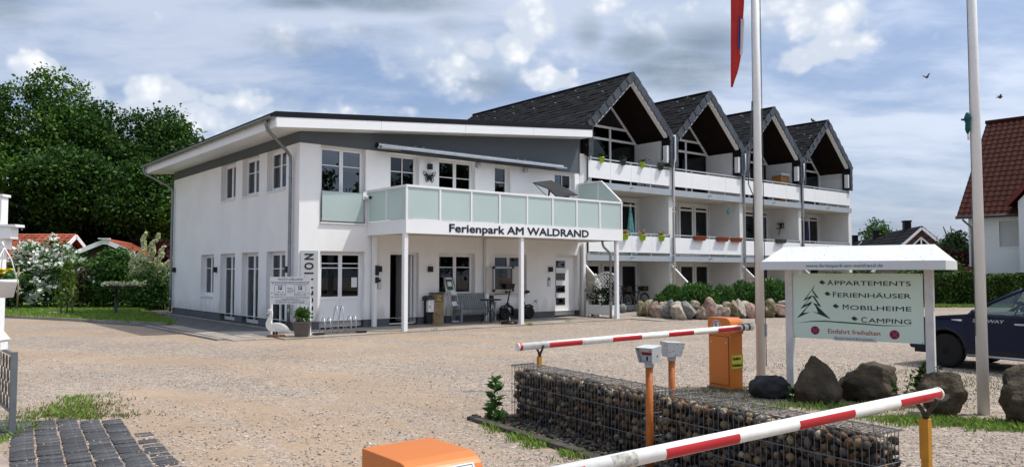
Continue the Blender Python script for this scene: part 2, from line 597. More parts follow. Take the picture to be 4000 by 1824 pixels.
BRICK = mat('dark_red_brick', (.115, .055, .042), .85, .3, 4, isl=.45, rnd=.3)
HOUSEW = mat('house_white', (.74, .76, .75), .8, .03, .5)
CARP = mat('navy_car_paint', (.006, .010, .034), .30, .05, 3, spec=.2, coat=.06)
CARCL = mat('car_cladding', (.012, .012, .013), .55, .1, 8)
TYRE = mat('tyre_rubber', (.011, .011, .011), .8, .15, 10)
GREYW = mat('grey_stained_wood', (.235, .26, .275), .6, .12, 8)
TANBOX = mat('weathered_tan_panel', (.38, .27, .15), .6, .25, 5, .2, 20)
LIME = mat('lime_green_plastic', (.42, .60, .02), .4, .05, 3)
TERRA = mat('terracotta_plastic', (.26, .055, .025), .5, .1, 4)
DGREYP = mat('dark_grey_plastic', (.055, .058, .06), .55, .12, 5)
TAUPE = mat('taupe_planter', (.125, .105, .092), .55, .1, 3)
CREAMF = mat('cream_fence_board', (.62, .56, .47), .75, .08, 4, rnd=.06)
GATEM = mat('gate_grey_metal', (.20, .225, .235), .45, .1, 5, metal=.5)
GATED = mat('gate_dark_panel', (.030, .036, .036), .5, .1, 5)
COBBLE = mat('dark_cobble', (.088, .088, .091), .85, .3, 9, .9, 45, rnd=.28, spec=.2)
BLOCKW = mat('wood_block', (.22, .11, .055), .8, .25, 8)
# stone colours for boulders and gabion fill
def stone(name, c, var=.3, s=6, isl=0, bump=.5, rnd=0., hue=None):
    return mat(name, c, .8, var, s, bump, s * 6, rnd=rnd, isl=isl, spec=.25, hue=hue)


BOULD = stone('dark_boulder', (.082, .060, .034), .33, 5, hue=(.026, .022, .018), bump=1.0)
BOULK = stone('black_boulder', (.04, .04, .042), .3, 5)
WSTONES = [stone('granite_beige', (.36, .29, .21), .3, 7), stone('granite_grey', (.26, .255, .245), .3, 7), stone('granite_pink', (.34, .225, .18), .28, 7),
           stone('granite_lichen', (.27, .225, .135), .35, 9), stone('granite_pale', (.42, .37, .30), .25, 7)]
PEBS = [stone('pebble_grey', (.105, .092, .076), .2, 9, .2, .3, .25), stone('pebble_brown', (.155, .092, .05), .25, 9, .2, .3, .25),
        stone('pebble_dark', (.038, .034, .031), .2, 9, .2, .3, .25), stone('pebble_tan', (.29, .21, .12), .25, 9, .2, .3, .2),
        stone('pebble_pale', (.38, .335, .255), .2, 9, .2, .3, .2)]
GRAVEL = gravelmat()
# foliage
LF_WOOD = leafmat('wood_leaves', [(.011, .030, .005), (.023, .064, .009), (.040, .10, .013), (.064, .14, .019)], .2)
LF_WOODB = leafmat('wood_leaves_bright', [(.022, .058, .008), (.045, .11, .013), (.08, .165, .021), (.12, .215, .032)], .22)
LF_SHRUB = leafmat('shrub_leaves', [(.024, .065, .014), (.052, .13, .024), (.09, .19, .036)], .2)
LF_YELLOW = leafmat('young_tree_leaves', [(.07, .13, .02), (.11, .19, .03), (.16, .23, .045)], .3)
LF_LAUREL = leafmat('laurel_leaves', [(.025, .065, .016), (.05, .12, .025), (.085, .18, .04), (.12, .23, .06)], .15, .35)
LF_DARK = leafmat('dark_leaves', [(.007, .016, .006), (.015, .034, .011), (.028, .056, .017)], .1)
LF_HEDGE = leafmat('hedge_leaves', [(.016, .036, .010), (.04, .085, .017), (.075, .135, .026), (.11, .17, .035)], .2)
LF_RED = leafmat('purple_leaves', [(.03, .006, .010), (.06, .012, .018), (.09, .02, .022)], .2)
LF_GRASS = leafmat('grass_blades', [(.09, .165, .024), (.15, .255, .038), (.205, .31, .055), (.25, .33, .085)], .25, .6)
LF_DRY = leafmat('dry_grass', [(.10, .12, .035), (.16, .17, .06), (.22, .21, .09)], .25, .7)
LF_FAR = leafmat('far_leaves', [(.03, .065, .02), (.055, .11, .03), (.085, .15, .045)], .25)
FL_WHITE = leafmat('white_blossom', [(.66, .70, .58), (.80, .82, .72), (.85, .86, .80)], .3)
FL_CREAM = leafmat('cream_blossom', [(.46, .50, .24), (.66, .68, .40), (.80, .80, .56)], .25)
FL_YEL = leafmat('yellow_petals', [(.70, .52, .01), (.78, .62, .015), (.80, .70, .03)], .25)
FL_PINK = leafmat('pink_petals', [(.50, .10, .16), (.62, .30, .32), (.68, .52, .40)], .2)

# ------------------------------------------------------------------ mesh helpers


class MB:
    """collects shapes for ONE mesh object"""

    def __init__(s):
        s.v, s.f, s.m, s.s = [], [], [], []

    def add(s, vs, fs, m=0, smooth=False, M=None):
        o = len(s.v)
        if M is not None:
            vs = [M @ Vector(p) for p in vs]
        s.v += [tuple(p) for p in vs]
        s.f += [tuple(i + o for i in f) for f in fs]
        s.m += [m] * len(fs)
        s.s += [smooth] * len(fs)
        return s

    def box(s, x0, x1, y0, y1, z0, z1, m=0, M=None):
        vs = [(x, y, z) for z in (z0, z1) for y in (y0, y1) for x in (x0, x1)]
        return s.add(vs, [(0, 2, 3, 1), (4, 5, 7, 6), (0, 1, 5, 4), (2, 6, 7, 3), (0, 4, 6, 2), (1, 3, 7, 5)], m, False, M)

    def bar(s, p0, p1, w, h, m=0, up=(0, 0, 1)):
        """rectangular bar from p0 to p1"""
        p0, p1 = Vector(p0), Vector(p1)
        d = p1 - p0
        L = d.length
        d.normalize()
        u = Vector(up)
        x = d.cross(u)
        if x.length < 1e-4:
            x = d.cross(Vector((1, 0, 0)))
        x.normalize()
        y = x.cross(d)
        M = Matrix((x, d, y)).transposed().to_4x4()
        M.translation = p0
        return s.box(-w / 2, w / 2, 0, L, -h / 2, h / 2, m, M)

    def tube(s, p0, p1, r0, r1=None, n=8, m=0, cap=True, smooth=True):
        return s.path([p0, p1], [r0, r0 if r1 is None else r1], n, m, cap, smooth)

    def path(s, pts, r, n=8, m=0, cap=True, smooth=True, closed=False):
        pts = [Vector(p) for p in pts]
        rs = r if isinstance(r, (list, tuple)) else [r] * len(pts)
        k = len(pts)
        rings = []
        prev = None
        for i in range(k):
            if closed:
                t = pts[(i + 1) % k] - pts[i - 1]
            else:
                t = pts[min(i + 1, k - 1)] - pts[max(i - 1, 0)]
            t.normalize()
            if prev is None:
                a = t.cross(Vector((0, 0, 1)))
                if a.length < .05:
                    a = t.cross(Vector((0, 1, 0)))
            else:
                a = prev - t * prev.dot(t)
            a.normalize()
            b = t.cross(a)
            prev = a
            rings.append([pts[i] + (a * math.cos(2 * PI * j / n) + b * math.sin(2 * PI * j / n)) * rs[i] for j in range(n)])
        vs = [p for q in rings for p in q]
        fs = []
        for i in range(k if closed else k - 1):
            i2 = (i + 1) % k
            for j in range(n):
                fs.append((i * n + j, i * n + (j + 1) % n, i2 * n + (j + 1) % n, i2 * n + j))
        s.add(vs, fs, m, smooth)
        if cap and not closed:
            o = len(s.v) - len(vs)
            s.f += [tuple(o + j for j in reversed(range(n))), tuple(o + (k - 1) * n + j for j in range(n))]
            s.m += [m, m]
            s.s += [False, False]
        return s

    def prism(s, poly, axis, t0, t1, m=0, M=None):
        """polygon (a,b) extruded along axis: 'y' -> (a,t,b); 'x' -> (t,a,b); 'z' -> (a,b,t)"""
        f = {'y': lambda a, b, t: (a, t, b), 'x': lambda a, b, t: (t, a, b), 'z': lambda a, b, t: (a, b, t)}[axis]
        n = len(poly)
        vs = [f(a, b, t0) for a, b in poly] + [f(a, b, t1) for a, b in poly]
        fs = [tuple(range(n)), tuple(n + i for i in reversed(range(n)))]
        fs += [(i, n + i, n + (i + 1) % n, (i + 1) % n) for i in range(n)]
        return s.add(vs, fs, m, False, M)

    def lathe(s, prof, c=(0, 0, 0), n=16, m=0, M=None, smooth=True):
        vs, fs = [], []
        for r, z in prof:
            for j in range(n):
                a = 2 * PI * j / n
                vs.append((c[0] + r * math.cos(a), c[1] + r * math.sin(a), c[2] + z))
        k = len(prof)
        for i in range(k - 1):
            for j in range(n):
                fs.append((i * n + j, i * n + (j + 1) % n, (i + 1) * n + (j + 1) % n, (i + 1) * n + j))
        fs.append(tuple(reversed(range(n))))
        fs.append(tuple((k - 1) * n + j for j in range(n)))
        return s.add(vs, fs, m, smooth, M)

    def ball(s, c, r, m=0, seg=12, ring=8, M=None):
        r = r if isinstance(r, (tuple, list)) else (r, r, r)
        prof = []
        vs, fs = [], []
        for i in range(ring + 1):
            t = PI * i / ring
            for j in range(seg):
                a = 2 * PI * j / seg
                vs.append((c[0] + r[0] * math.sin(t) * math.cos(a), c[1] + r[1] * math.sin(t) * math.sin(a), c[2] - r[2] * math.cos(t)))
        for i in range(ring):
            for j in range(seg):
                fs.append((i * seg + j, i * seg + (j + 1) % seg, (i + 1) * seg + (j + 1) % seg, (i + 1) * seg + j))
        return s.add(vs, fs, m, True, M)

    def quad(s, a, b, c, d, m=0):
        return s.add([a, b, c, d], [(0, 1, 2, 3)], m)

    def mesh(s, name, mats):
        me = bpy.data.meshes.new(name)
        me.from_pydata(s.v, [], s.f)
        mats = mats if isinstance(mats, (list, tuple)) else [mats]
        for x in mats:
            me.materials.append(x)
        me.polygons.foreach_set('material_index', s.m)
        me.polygons.foreach_set('use_smooth', s.s)
        me.update()
        return me

    def build(s, name, mats, parent=None, bev=0.0, seg=2, M=None, fix=False):
        o = bpy.data.objects.new(name, s.mesh(name, mats))
        col.objects.link(o)
        if parent:
            o.parent = parent
        if M is not None:
            o.matrix_local = M
        if fix:
            import bmesh
            bm = bmesh.new()
            bm.from_mesh(o.data)
            bmesh.ops.recalc_face_normals(bm, faces=bm.faces)
            bm.to_mesh(o.data)
            bm.free()
        if bev:
            b = o.modifiers.new('bevel', 'BEVEL')
            b.width = bev
            b.segments = seg
            b.limit_method = 'ANGLE'
            b.angle_limit = R(40)
        return o


def tag(o, label=None, cat=None, group=None, kind=None):
    if label:
        o['label'] = label
    if cat:
        o['category'] = cat
    if group:
        o['group'] = group
    if kind:
        o['kind'] = kind
    return o


def thing(name, label, cat, loc=(0, 0, 0), rz=0.0, group=None):
    o = bpy.data.objects.new(name, None)
    col.objects.link(o)
    o.location = loc
    o.rotation_euler = (0, 0, rz)
    o.empty_display_size = .1
    return tag(o, label, cat, group)


def piece(name, me, parent, M, kind=None):
    """one more object sharing mesh me"""
    o = bpy.data.objects.new(name, me)
    col.objects.link(o)
    o.parent = parent
    o.matrix_local = M
    if kind:
        o['kind'] = kind
    return o


def TR(x, y, z):
    return Matrix.Translation((x, y, z))


def RX(d):
    return Matrix.Rotation(R(d), 4, 'X')


def RY(d):
    return Matrix.Rotation(R(d), 4, 'Y')


def RZ(d):
    return Matrix.Rotation(R(d), 4, 'Z')


def npmesh(name, V, Fq, mats, smooth=False, mi=None):
    """mesh from numpy arrays; Fq is (n,k) faces"""
    me = bpy.data.meshes.new(name)
    n, k = Fq.shape
    me.vertices.add(len(V))
    me.vertices.foreach_set('co', np.asarray(V, dtype=np.float32).ravel())
    me.loops.add(n * k)
    me.loops.foreach_set('vertex_index', np.asarray(Fq, dtype=np.int32).ravel())
    me.polygons.add(n)
    me.polygons.foreach_set('loop_start', np.arange(0, n * k, k, dtype=np.int32))
    me.polygons.foreach_set('loop_total', np.full(n, k, dtype=np.int32))
    mats = mats if isinstance(mats, (list, tuple)) else [mats]
    for x in mats:
        me.materials.append(x)
    if mi is not None:
        me.polygons.foreach_set('material_index', np.asarray(mi, dtype=np.int32))
    if smooth:
        me.polygons.foreach_set('use_smooth', np.ones(n, dtype=bool))
    me.update(calc_edges=True)
    return me


def leaves(P, size, mat_, seed=0, up=.5, ratio=.5, var=.4, D=None, name='leaf', fold=.12):
    """mesh of many folded leaves, one per point of P; D gives preferred directions"""
    g = np.random.default_rng(seed)
    P = np.asarray(P, dtype=np.float64)
    n = len(P)
    t = g.normal(size=(n, 3))
    if D is not None:
        t = t * .7 + D
    t[:, 2] += up * g.normal(size=n) * .3
    t /= np.linalg.norm(t, axis=1)[:, None]
    nn = g.normal(size=(n, 3)) * .6
    nn[:, 2] += up * 1.4
    s = np.cross(t, nn)
    s /= np.linalg.norm(s, axis=1)[:, None] + 1e-9
    nn = np.cross(s, t)
    L = (size * (1 + var * g.uniform(-1, 1, n)))[:, None]
    W = L * ratio * .5
    V = np.empty((n, 4, 3))
    V[:, 0] = P - t * L * .5
    V[:, 1] = P + s * W + nn * L * fold
    V[:, 2] = P + t * L * .5
    V[:, 3] = P - s * W + nn * L * fold
    F = np.arange(n * 4).reshape(n, 4)
    return npmesh(name, V.reshape(-1, 3), F, mat_)


def shell_points(g, c, r, n, inner=.72):
    d = g.normal(size=(n, 3))
    d /= np.linalg.norm(d, axis=1)[:, None]
    rad = inner + (1 - inner) * g.uniform(0, 1, n) ** .6
    return np.asarray(c) + d * np.asarray(r) * rad[:, None]


def crown_points(seed, lobes, per, clump, nc, flat=.7):
    """leaf points: every lobe carries nc clumps on its shell, every clump a small flattened cloud"""
    g = np.random.default_rng(seed)
    out = []
    for c, r in lobes:
        cc = shell_points(g, c, r, nc, .55)
        k = max(1, per // nc)
        p = np.repeat(cc, k, axis=0) + g.normal(size=(len(cc) * k, 3)) * np.array([clump, clump, clump * flat])
        out.append(p)
    return np.concatenate(out)


def addmesh(name, me, parent=None, kind=None):
    o = bpy.data.objects.new(name, me)
    col.objects.link(o)
    if parent:
        o.parent = parent
    if kind:
        o['kind'] = kind
    return o


def text(s, size, mat_, parent, M, name='lettering', ext=.002, bold=0.0, align='LEFT', shear=0.0, sx=1.0, sp=1.0, width=None):
    """flat raised lettering as mesh: reads along +X, up +Y, faces +Z before M; width squeezes it to that length"""
    c = bpy.data.curves.new('text', 'FONT')
    c.body = s
    c.size = size
    c.extrude = ext
    c.offset = 0
    c.align_x = align
    c.shear = shear
    c.space_character = sp
    c.resolution_u = 3
    o = bpy.data.objects.new('text', c)
    col.objects.link(o)
    bpy.context.view_layer.update()
    me = bpy.data.meshes.new_from_object(o.evaluated_get(bpy.context.evaluated_depsgraph_get()))
    bpy.data.objects.remove(o)
    me.materials.clear()
    me.materials.append(mat_)
    k = sx
    if width:
        xs = [v.co.x for v in me.vertices]
        k = width / (max(xs) - min(xs))
        if align == 'LEFT':
            x0 = min(xs)
            for v in me.vertices:
                v.co.x -= x0
    for v in me.vertices:
        v.co.x *= k
    if bold > 0:
        n = len(me.vertices)
        V = np.array([v.co[:] for v in me.vertices])
        fs = [tuple(p.vertices) for p in me.polygons]
        vs, ff = [], []
        for i, (ax, ay) in enumerate(((0, 0), (bold, 0), (-bold, 0), (0, bold * .7), (0, -bold * .7), (bold * .7, bold * .5), (-bold * .7, -bold * .5), (bold * .7, -bold * .5), (-bold * .7, bold * .5))):
            vs.append(V + np.array([ax, ay, ext * .06 * i]))
            ff += [tuple(j + n * i for j in f) for f in fs]
        me = bpy.data.meshes.new(name)
        me.from_pydata(np.concatenate(vs).tolist(), [], ff)
        me.materials.append(mat_)
        me.update()
    q = addmesh(name, me, parent)
    q.matrix_local = M
    return q


def ico(sub):
    import bmesh
    bm = bmesh.new()
    bmesh.ops.create_icosphere(bm, subdivisions=sub, radius=1)
    V = np.array([v.co[:] for v in bm.verts])
    F = np.array([[v.index for v in f.verts] for f in bm.faces])
    bm.free()
    return V, F


ICO = {k: ico(k) for k in (1, 2, 3, 4, 5)}


def rock_mesh(name, size, seed, mat_, sub=3, rough=.22, cuts=7, scale=1.3, flatbase=True, fine=.03, cutr=(.62, .9), hard=.85):
    """irregular boulder: sphere cut by random planes, roughened by noise; base at z=0"""
    V, F = ICO[sub]
    g = random.Random(seed)
    planes = []
    for i in range(cuts):
        d = Vector((g.gauss(0, 1), g.gauss(0, 1), g.gauss(0, .8))).normalized()
        planes.append((d, g.uniform(*cutr)))
    off = Vector((g.uniform(-50, 50), g.uniform(-50, 50), g.uniform(-50, 50)))
    out = []
    for p in V:
        v = Vector(p)
        for d, h in planes:
            k = v.dot(d)
            if k > h:
                v -= d * (k - h) * hard
        q = v * scale + off
        v *= 1 + rough * noise.noise(q) + rough * .5 * noise.noise(q * 2.3) + fine * noise.noise(q * 6) + fine * .6 * noise.noise(q * 14)
        out.append((v.x * size[0], v.y * size[1], v.z * size[2]))
    out = np.array(out)
    z0 = -size[2] * .72
    if flatbase:
        out[:, 2] = np.maximum(out[:, 2], z0) - z0
    return npmesh(name, out, F, mat_, smooth=True)


def grass_tufts(name, pts, h, mat_, seed, parent=None, blades=5, spread=.05, kind='stuff', w=.012):
    g = np.random.default_rng(seed)
    P = np.repeat(np.asarray(pts, float), blades, axis=0)
    n = len(P)
    P = P + np.c_[g.normal(size=(n, 2)) * spread, np.zeros(n)]
    a = g.uniform(0, 2 * PI, n)
    lean = g.uniform(.15, .9, n)
    H = h * g.uniform(.5, 1.3, n)
    dx = np.c_[np.cos(a), np.sin(a), np.zeros(n)]
    sx = np.c_[-np.sin(a), np.cos(a), np.zeros(n)] * (w * .5)
    V = np.empty((n, 4, 3))
    V[:, 0] = P - sx
    V[:, 1] = P + sx
    mid = P + dx * (H * lean * .35)[:, None] + np.c_[np.zeros((n, 2)), H * .6]
    tip = P + dx * (H * lean)[:, None] + np.c_[np.zeros((n, 2)), H]
    V[:, 2] = tip
    V[:, 3] = mid - sx
    o = addmesh(name, npmesh(name, V.reshape(-1, 3), np.arange(n * 4).reshape(n, 4), mat_), parent, kind)
    return o


# building frame: origin at the reception building's near corner, x along its front, y into its depth
BA = Vector((-5.8658, 21.1046, 0))
BR = R(39.5)
BU = Vector((math.cos(BR), math.sin(BR), 0))
BV = Vector((-math.sin(BR), math.cos(BR), 0))


def L(x, y, z=0.0):
    return BA + BU * x + BV * y + Vector((0, 0, z))


# road frame: d1 runs along the drive towards the camera, d2 across it to the right
D1 = Vector((.54, -.842, 0))
D2 = Vector((.842, .54, 0))
DR = math.atan2(D2.y, D2.x)      # heading of d2


def wallgrid(mb, a0, a1, z0, z1, holes, depth, mp, m=0, mr=0):
    """wall face with rectangular holes and their reveals; mp(a, z, d) -> point, d = depth behind the face"""
    As = sorted({a0, a1, *[h[0] for h in holes], *[h[1] for h in holes]})
    Zs = sorted({z0, z1, *[h[2] for h in holes], *[h[3] for h in holes]})
    As = [a for a in As if a0 - 1e-6 <= a <= a1 + 1e-6]
    Zs = [z for z in Zs if z0 - 1e-6 <= z <= z1 + 1e-6]

    def inhole(a, z):
        return any(h[0] < a < h[1] and h[2] < z < h[3] for h in holes)
    for i in range(len(As) - 1):
        for j in range(len(Zs) - 1):
            if not inhole((As[i] + As[i + 1]) / 2, (Zs[j] + Zs[j + 1]) / 2):
                mb.quad(mp(As[i], Zs[j], 0), mp(As[i + 1], Zs[j], 0), mp(As[i + 1], Zs[j + 1], 0), mp(As[i], Zs[j + 1], 0), m)
    for (h0, h1, w0, w1) in holes:
        w0, w1 = max(w0, z0), min(w1, z1)
        for (p, q) in (((h0, w0), (h0, w1)), ((h1, w0), (h1, w1)), ((h0, w1), (h1, w1)), ((h0, w0), (h1, w0))):
            mb.quad(mp(*p, 0), mp(*q, 0), mp(*q, depth), mp(*p, depth), mr)

# ================================================================== GROUND
g0 = MB()
g0.quad((-500, -40, 0), (500, -40, 0), (500, 700, 0), (-500, 700, 0))
ground = g0.build('ground', GRAVEL)
tag(ground, kind='structure')


def sheet(name, poly, z, m, kind='structure', thick=0.0):
    mb = MB()
    if thick:
        mb.prism(poly, 'z', z - thick, z)
        o = mb.build(name, m, fix=True)
    else:
        mb.add([(x, y, z) for x, y in poly], [tuple(range(len(poly)))])
        o = mb.build(name, m)
    return tag(o, kind=kind)


# loose stones of the gravel lying on the near ground
def gravel_stones():
    g = np.random.default_rng(5)
    n = 60000
    y = 2.2 + 13.5 * g.uniform(0, 1, n) ** 1.15
    x = (g.uniform(-.74, .74, n)) * y + g.normal(0, .2, n)
    s = .0050 + .0125 * g.uniform(0, 1, n) ** 2.0
    keep = np.array([noise.noise(Vector((a * .55 - b * .25, b * 1.1, 3.3))) > -.22 for a, b in zip(x, y)])
    x, y, s = x[keep], y[keep], s[keep]
    n = len(x)
    base = np.array([(1, 0, 0), (0, 1, 0), (-1, 0, 0), (0, -1, 0), (.1, .1, .75), (0, 0, -.6)])
    tri = np.array([(0, 1, 4), (1, 2, 4), (2, 3, 4), (3, 0, 4)])
    V = np.repeat(base[None], n, 0) * (1 + .35 * g.uniform(-1, 1, (n, 6, 3)))
    V *= (s[:, None] * np.array([1, .8, 1])[None] * (1 + .3 * g.uniform(-1, 1, (n, 3))))[:, None, :]
    a = g.uniform(0, 2 * PI, n)
    ca, sa = np.cos(a)[:, None], np.sin(a)[:, None]
    X = V[..., 0] * ca - V[..., 1] * sa + x[:, None]
    Y = V[..., 0] * sa + V[..., 1] * ca + y[:, None]
    Zc = V[..., 2] + (s * .3)[:, None]
    V = np.stack([X, Y, Zc], -1)
    F = (tri[None] + (np.arange(n) * 6)[:, None, None]).reshape(-1, 3)
    m = leafmat('gravel_stone', [(.08, .070, .063), (.18, .15, .13), (.32, .258, .208), (.40, .325, .268), (.25, .22, .205), (.53, .465, .40)], 0.0, .85)
    tag(addmesh('gravel', npmesh('gravel', V.reshape(-1, 3), F, m)), kind='stuff')


gravel_stones()

# lawn left, with its kerb
P2 = lambda *a: [(p.x, p.y) for p in a]
lawn_poly = [(-40, 40), (-40, 29.4), (-26, 28.6), (-18, 27.35), (-15.0, 25.75), (-12.55, 24.4), (-10.38, 23.27), (-10.3, 23.5), (-12.2, 27.0), (-13.9, 29.6), (-15.2, 30.6), (-15.5, 36), (-14, 60), (-40, 60)]
sheet('lawn', lawn_poly, .05, GRASSB, thick=.06)
kb = MB()
edge = [(-26, 28.6), (-18, 27.35), (-15.0, 25.75), (-12.55, 24.4), (-10.38, 23.27)]
kerb_line = tag(bpy.data.objects.new('lawn_kerb', None), kind='structure')
col.objects.link(kerb_line)
for (a, b) in zip(edge, edge[1:]):
    a, b = Vector((*a, 0)), Vector((*b, 0))
    n = max(1, int((b - a).length / 1.0))
    for i in range(n):
        mb = MB()
        off = Vector((0, -.04, .03))
        mb.bar(a.lerp(b, i / n) + off, a.lerp(b, (i + .985) / n) + off, .07, .12)
        mb.build('kerb_stone', CONC, kerb_line)


def lawn_grass():
    g = np.random.default_rng(3)
    pts = []
    while len(pts) < 15000:
        x, y = g.uniform(-30, -10.3), g.uniform(23.3, 36)
        # inside test
        c = False
        for i in range(len(lawn_poly)):
            (x1, y1), (x2, y2) = lawn_poly[i], lawn_poly[i - 1]
            if (y1 > y) != (y2 > y) and x < (x2 - x1) * (y - y1) / (y2 - y1) + x1:
                c = not c
        if c:
            pts.append((x, y, .05))
    grass_tufts('grass', pts, .085, LF_GRASS, 4, blades=4, spread=.09, w=.022)


lawn_grass()

# path along the left wall of the building
path_l = [L(-2.5, -1.4), L(-.42, -1.1), L(-.42, 13.5), L(-2.5, 13.5), L(-4.4, 10.5), L(-2.7, 4.5)]
sheet('path', P2(*path_l), .012, ASPHALT)
edging = tag(bpy.data.objects.new('path_edging', None), kind='structure')
col.objects.link(edging)
for (a, b, w) in ((L(-.36, -1.2), L(-.36, 13.5), .10), (L(-2.6, -1.5), L(-2.72, 4.5), .12)):
    n = int((b - a).length)
    for i in range(n):
        mb = MB()
        mb.bar(a.lerp(b, i / n) + Vector((0, 0, .02)), a.lerp(b, (i + .985) / n) + Vector((0, 0, .02)), w, .05)
        mb.build('edging_stone', CONC, edging)
# concrete slabs between path and gravel in front of the corner
apron = tag(bpy.data.objects.new('slab_strip', None), kind='structure')
col.objects.link(apron)
for i in range(8):
    for j in range(2):
        mb = MB()
        a = -1.9 - .52 * j
        mb.prism(P2(L(a + .01, -1.9 + i * .8 + .01), L(a + .5, -1.9 + i * .8 + .01), L(a + .5, -1.9 + i * .8 + .79), L(a + .01, -1.9 + i * .8 + .79)), 'z', 0, .022 + rng.uniform(0, .006))
        if i < 2 or j == 1:
            mb.build('slab', SLABM, apron, fix=True)
# pebble strip at the foot of the wall
def pebble_strip():
    g = np.random.default_rng(8)
    V, F = ICO[1]
    vs, fs = [], []
    pts = [L(g.uniform(-.31, -.02), g.uniform(-.1, 12.5), .015) for i in range(900)] + [L(g.uniform(.6, 2.2), g.uniform(-.32, -.02), .03) for i in range(130)]
    for k, p in enumerate(pts):
        sc = g.uniform(.018, .04, 3) * np.array([1, 1, .7])
        a = g.uniform(0, 6.3)
        W = V * sc
        W = np.c_[W[:, 0] * math.cos(a) - W[:, 1] * math.sin(a), W[:, 0] * math.sin(a) + W[:, 1] * math.cos(a), W[:, 2]] + np.array(p)
        vs.append(W)
        fs.append(F + k * len(V))
    tag(addmesh('pebble_strip', npmesh('pebble_strip', np.concatenate(vs), np.concatenate(fs), PEBS[0], True)), kind='stuff')


pebble_strip()
# terrace of slabs in front of the building
terrace = tag(bpy.data.objects.new('terrace', None), kind='structure')
col.objects.link(terrace)
rows = [(-2.32, -1.56), (-1.56, -.80), (-.80, -.02)]
for j, (y0, y1) in enumerate(rows):
    x = -1.35 + .33 * j
    while x < 15.0:
        w = rng.choice((.75, 1.0, 1.0))
        if x > -.2 or j < 2:
            mb = MB()
            z = .030 + rng.uniform(-.004, .006)
            mb.prism(P2(L(x + .008, y0 + .008), L(x + w - .008, y0 + .008), L(x + w - .008, y1 - .008), L(x + .008, y1 - .008)), 'z', 0, z)
            mb.build('slab', SLABM, terrace, fix=True)
        x += w
for i in range(5):
    for j in range(3):
        mb = MB()
        x, y = 10.9 + i * .9, -2.33 - .45 * (j + 1)
        mb.prism(P2(L(x + .01, y + .01), L(x + .89, y + .01), L(x + .89, y + .44), L(x + .01, y + .44)), 'z', 0, .026 + rng.uniform(0, .006))
        mb.build('slab', SLABM, terrace, fix=True)
for i in range(6):
    for j in range(3):
        mb = MB()
        x, y = 11.4 + i * .75, .02 + .8 * j
        mb.prism(P2(L(x + .01, y + .01), L(x + .74, y + .01), L(x + .74, y + .79), L(x + .01, y + .79)), 'z', 0, .026 + rng.uniform(0, .006))
        mb.build('slab', SLABM, terrace, fix=True)

# ================================================================== RECEPTION BUILDING
RB = thing('reception_building', 'white two-storey building with grey upper band, balcony and shallow single-pitch roof', 'building', BA, BR)
FM = lambda a, z, d: (a, d, z)          # front wall: a = x
SM = lambda a, z, d: (d, a, z)          # left wall: a = y
WD = .17
front_holes = [(.64, 2.03, .06, 2.21), (2.89, 3.90, .06, 2.21), (4.64, 6.05, .87, 2.21), (6.86, 8.25, .87, 2.21), (9.58, 10.69, .06, 2.22),
               (.62, 2.04, 3.02, 5.2), (2.86, 3.89, 3.05, 5.2), (4.62, 6.04, 3.05, 5.2), (6.86, 7.53, 3.05, 5.2), (9.57, 10.56, 3.05, 5.2)]
side_holes = [(.91, 2.32, 3.99, 5.2), (2.93, 4.33, 3.99, 5.2), (4.92, 6.31, 3.99, 5.2),
              (.88, 2.25, .03, 2.22), (2.88, 4.26, .03, 2.22), (4.88, 6.25, .03, 2.22), (6.9, 8.25, .78, 2.22)]
w = MB()
wallgrid(w, 0, 10.8, .24, 5.2, front_holes, WD + .12, FM)
wallgrid(w, 0, 11.7, .24, 5.2, side_holes, WD + .12, SM)
w.quad((0, 11.7, .24), (10.8, 11.7, .24), (10.8, 11.7, 5.2), (0, 11.7, 5.2))
w.quad((10.8, 0, .24), (10.8, 11.7, .24), (10.8, 11.7, 5.2), (10.8, 0, 5.2))
w.build('wall', WHITE, RB)
# grey upper band follows the roof slope (set 8 mm proud)
zr = lambda x: 5.43 + (x + .94) * .0880
b_ = MB()
b_.add([(-.008, -.008, 5.2), (10.81, -.008, 5.2), (10.81, -.008, zr(10.81) + .1), (-.008, -.008, zr(0) + .1)], [(0, 1, 2, 3)])
b_.add([(-.008, -.008, 5.2), (-.008, 11.71, 5.2), (-.008, 11.71, zr(0) + .1), (-.008, -.008, zr(0) + .1)], [(0, 1, 2, 3)])
b_.add([(-.008, -.008, 5.2), (10.81, -.008, 5.2), (10.81, .012, 5.2), (.012, .012, 5.2), (.012, 11.71, 5.2), (-.008, 11.71, 5.2)], [(0, 1, 2, 3, 4, 5)])
b_.add([(10.81, -.008, 5.2), (10.81, 11.71, 5.2), (10.81, 11.71, zr(10.8) + .1), (10.81, -.008, zr(10.8) + .1)], [(0, 1, 2, 3)])
b_.add([(-.008, 11.71, 5.2), (10.81, 11.71, 5.2), (10.81, 11.71, zr(10.8) + .1), (-.008, 11.71, zr(0) + .1)], [(0, 1, 2, 3)])
b_.build('upper_band', GREYBAND, RB)
pl = MB()
for a, b in ((0.02, .64), (2.03, 2.89), (3.90, 9.58), (10.69, 10.8)):
    pl = MB()
    pl.box(a, b, .02, .3, 0, .24)
    pl.build('plinth', PLINTH, RB)
for a, b in ((.02, .88), (2.25, 2.88), (4.26, 4.88), (6.25, 11.7)):
    pl = MB()
    pl.box(.0201, .3, a, b, 0, .2399)
    pl.build('plinth', PLINTH, RB)
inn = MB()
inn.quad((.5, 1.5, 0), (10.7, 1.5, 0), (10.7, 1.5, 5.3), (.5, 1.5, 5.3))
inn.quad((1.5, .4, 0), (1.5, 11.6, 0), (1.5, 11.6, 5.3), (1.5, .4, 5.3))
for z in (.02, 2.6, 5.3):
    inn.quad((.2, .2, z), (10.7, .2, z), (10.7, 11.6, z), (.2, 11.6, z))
inn.build('dark_backing', DARKIN, RB)  # dark planes put in place of unlit rooms
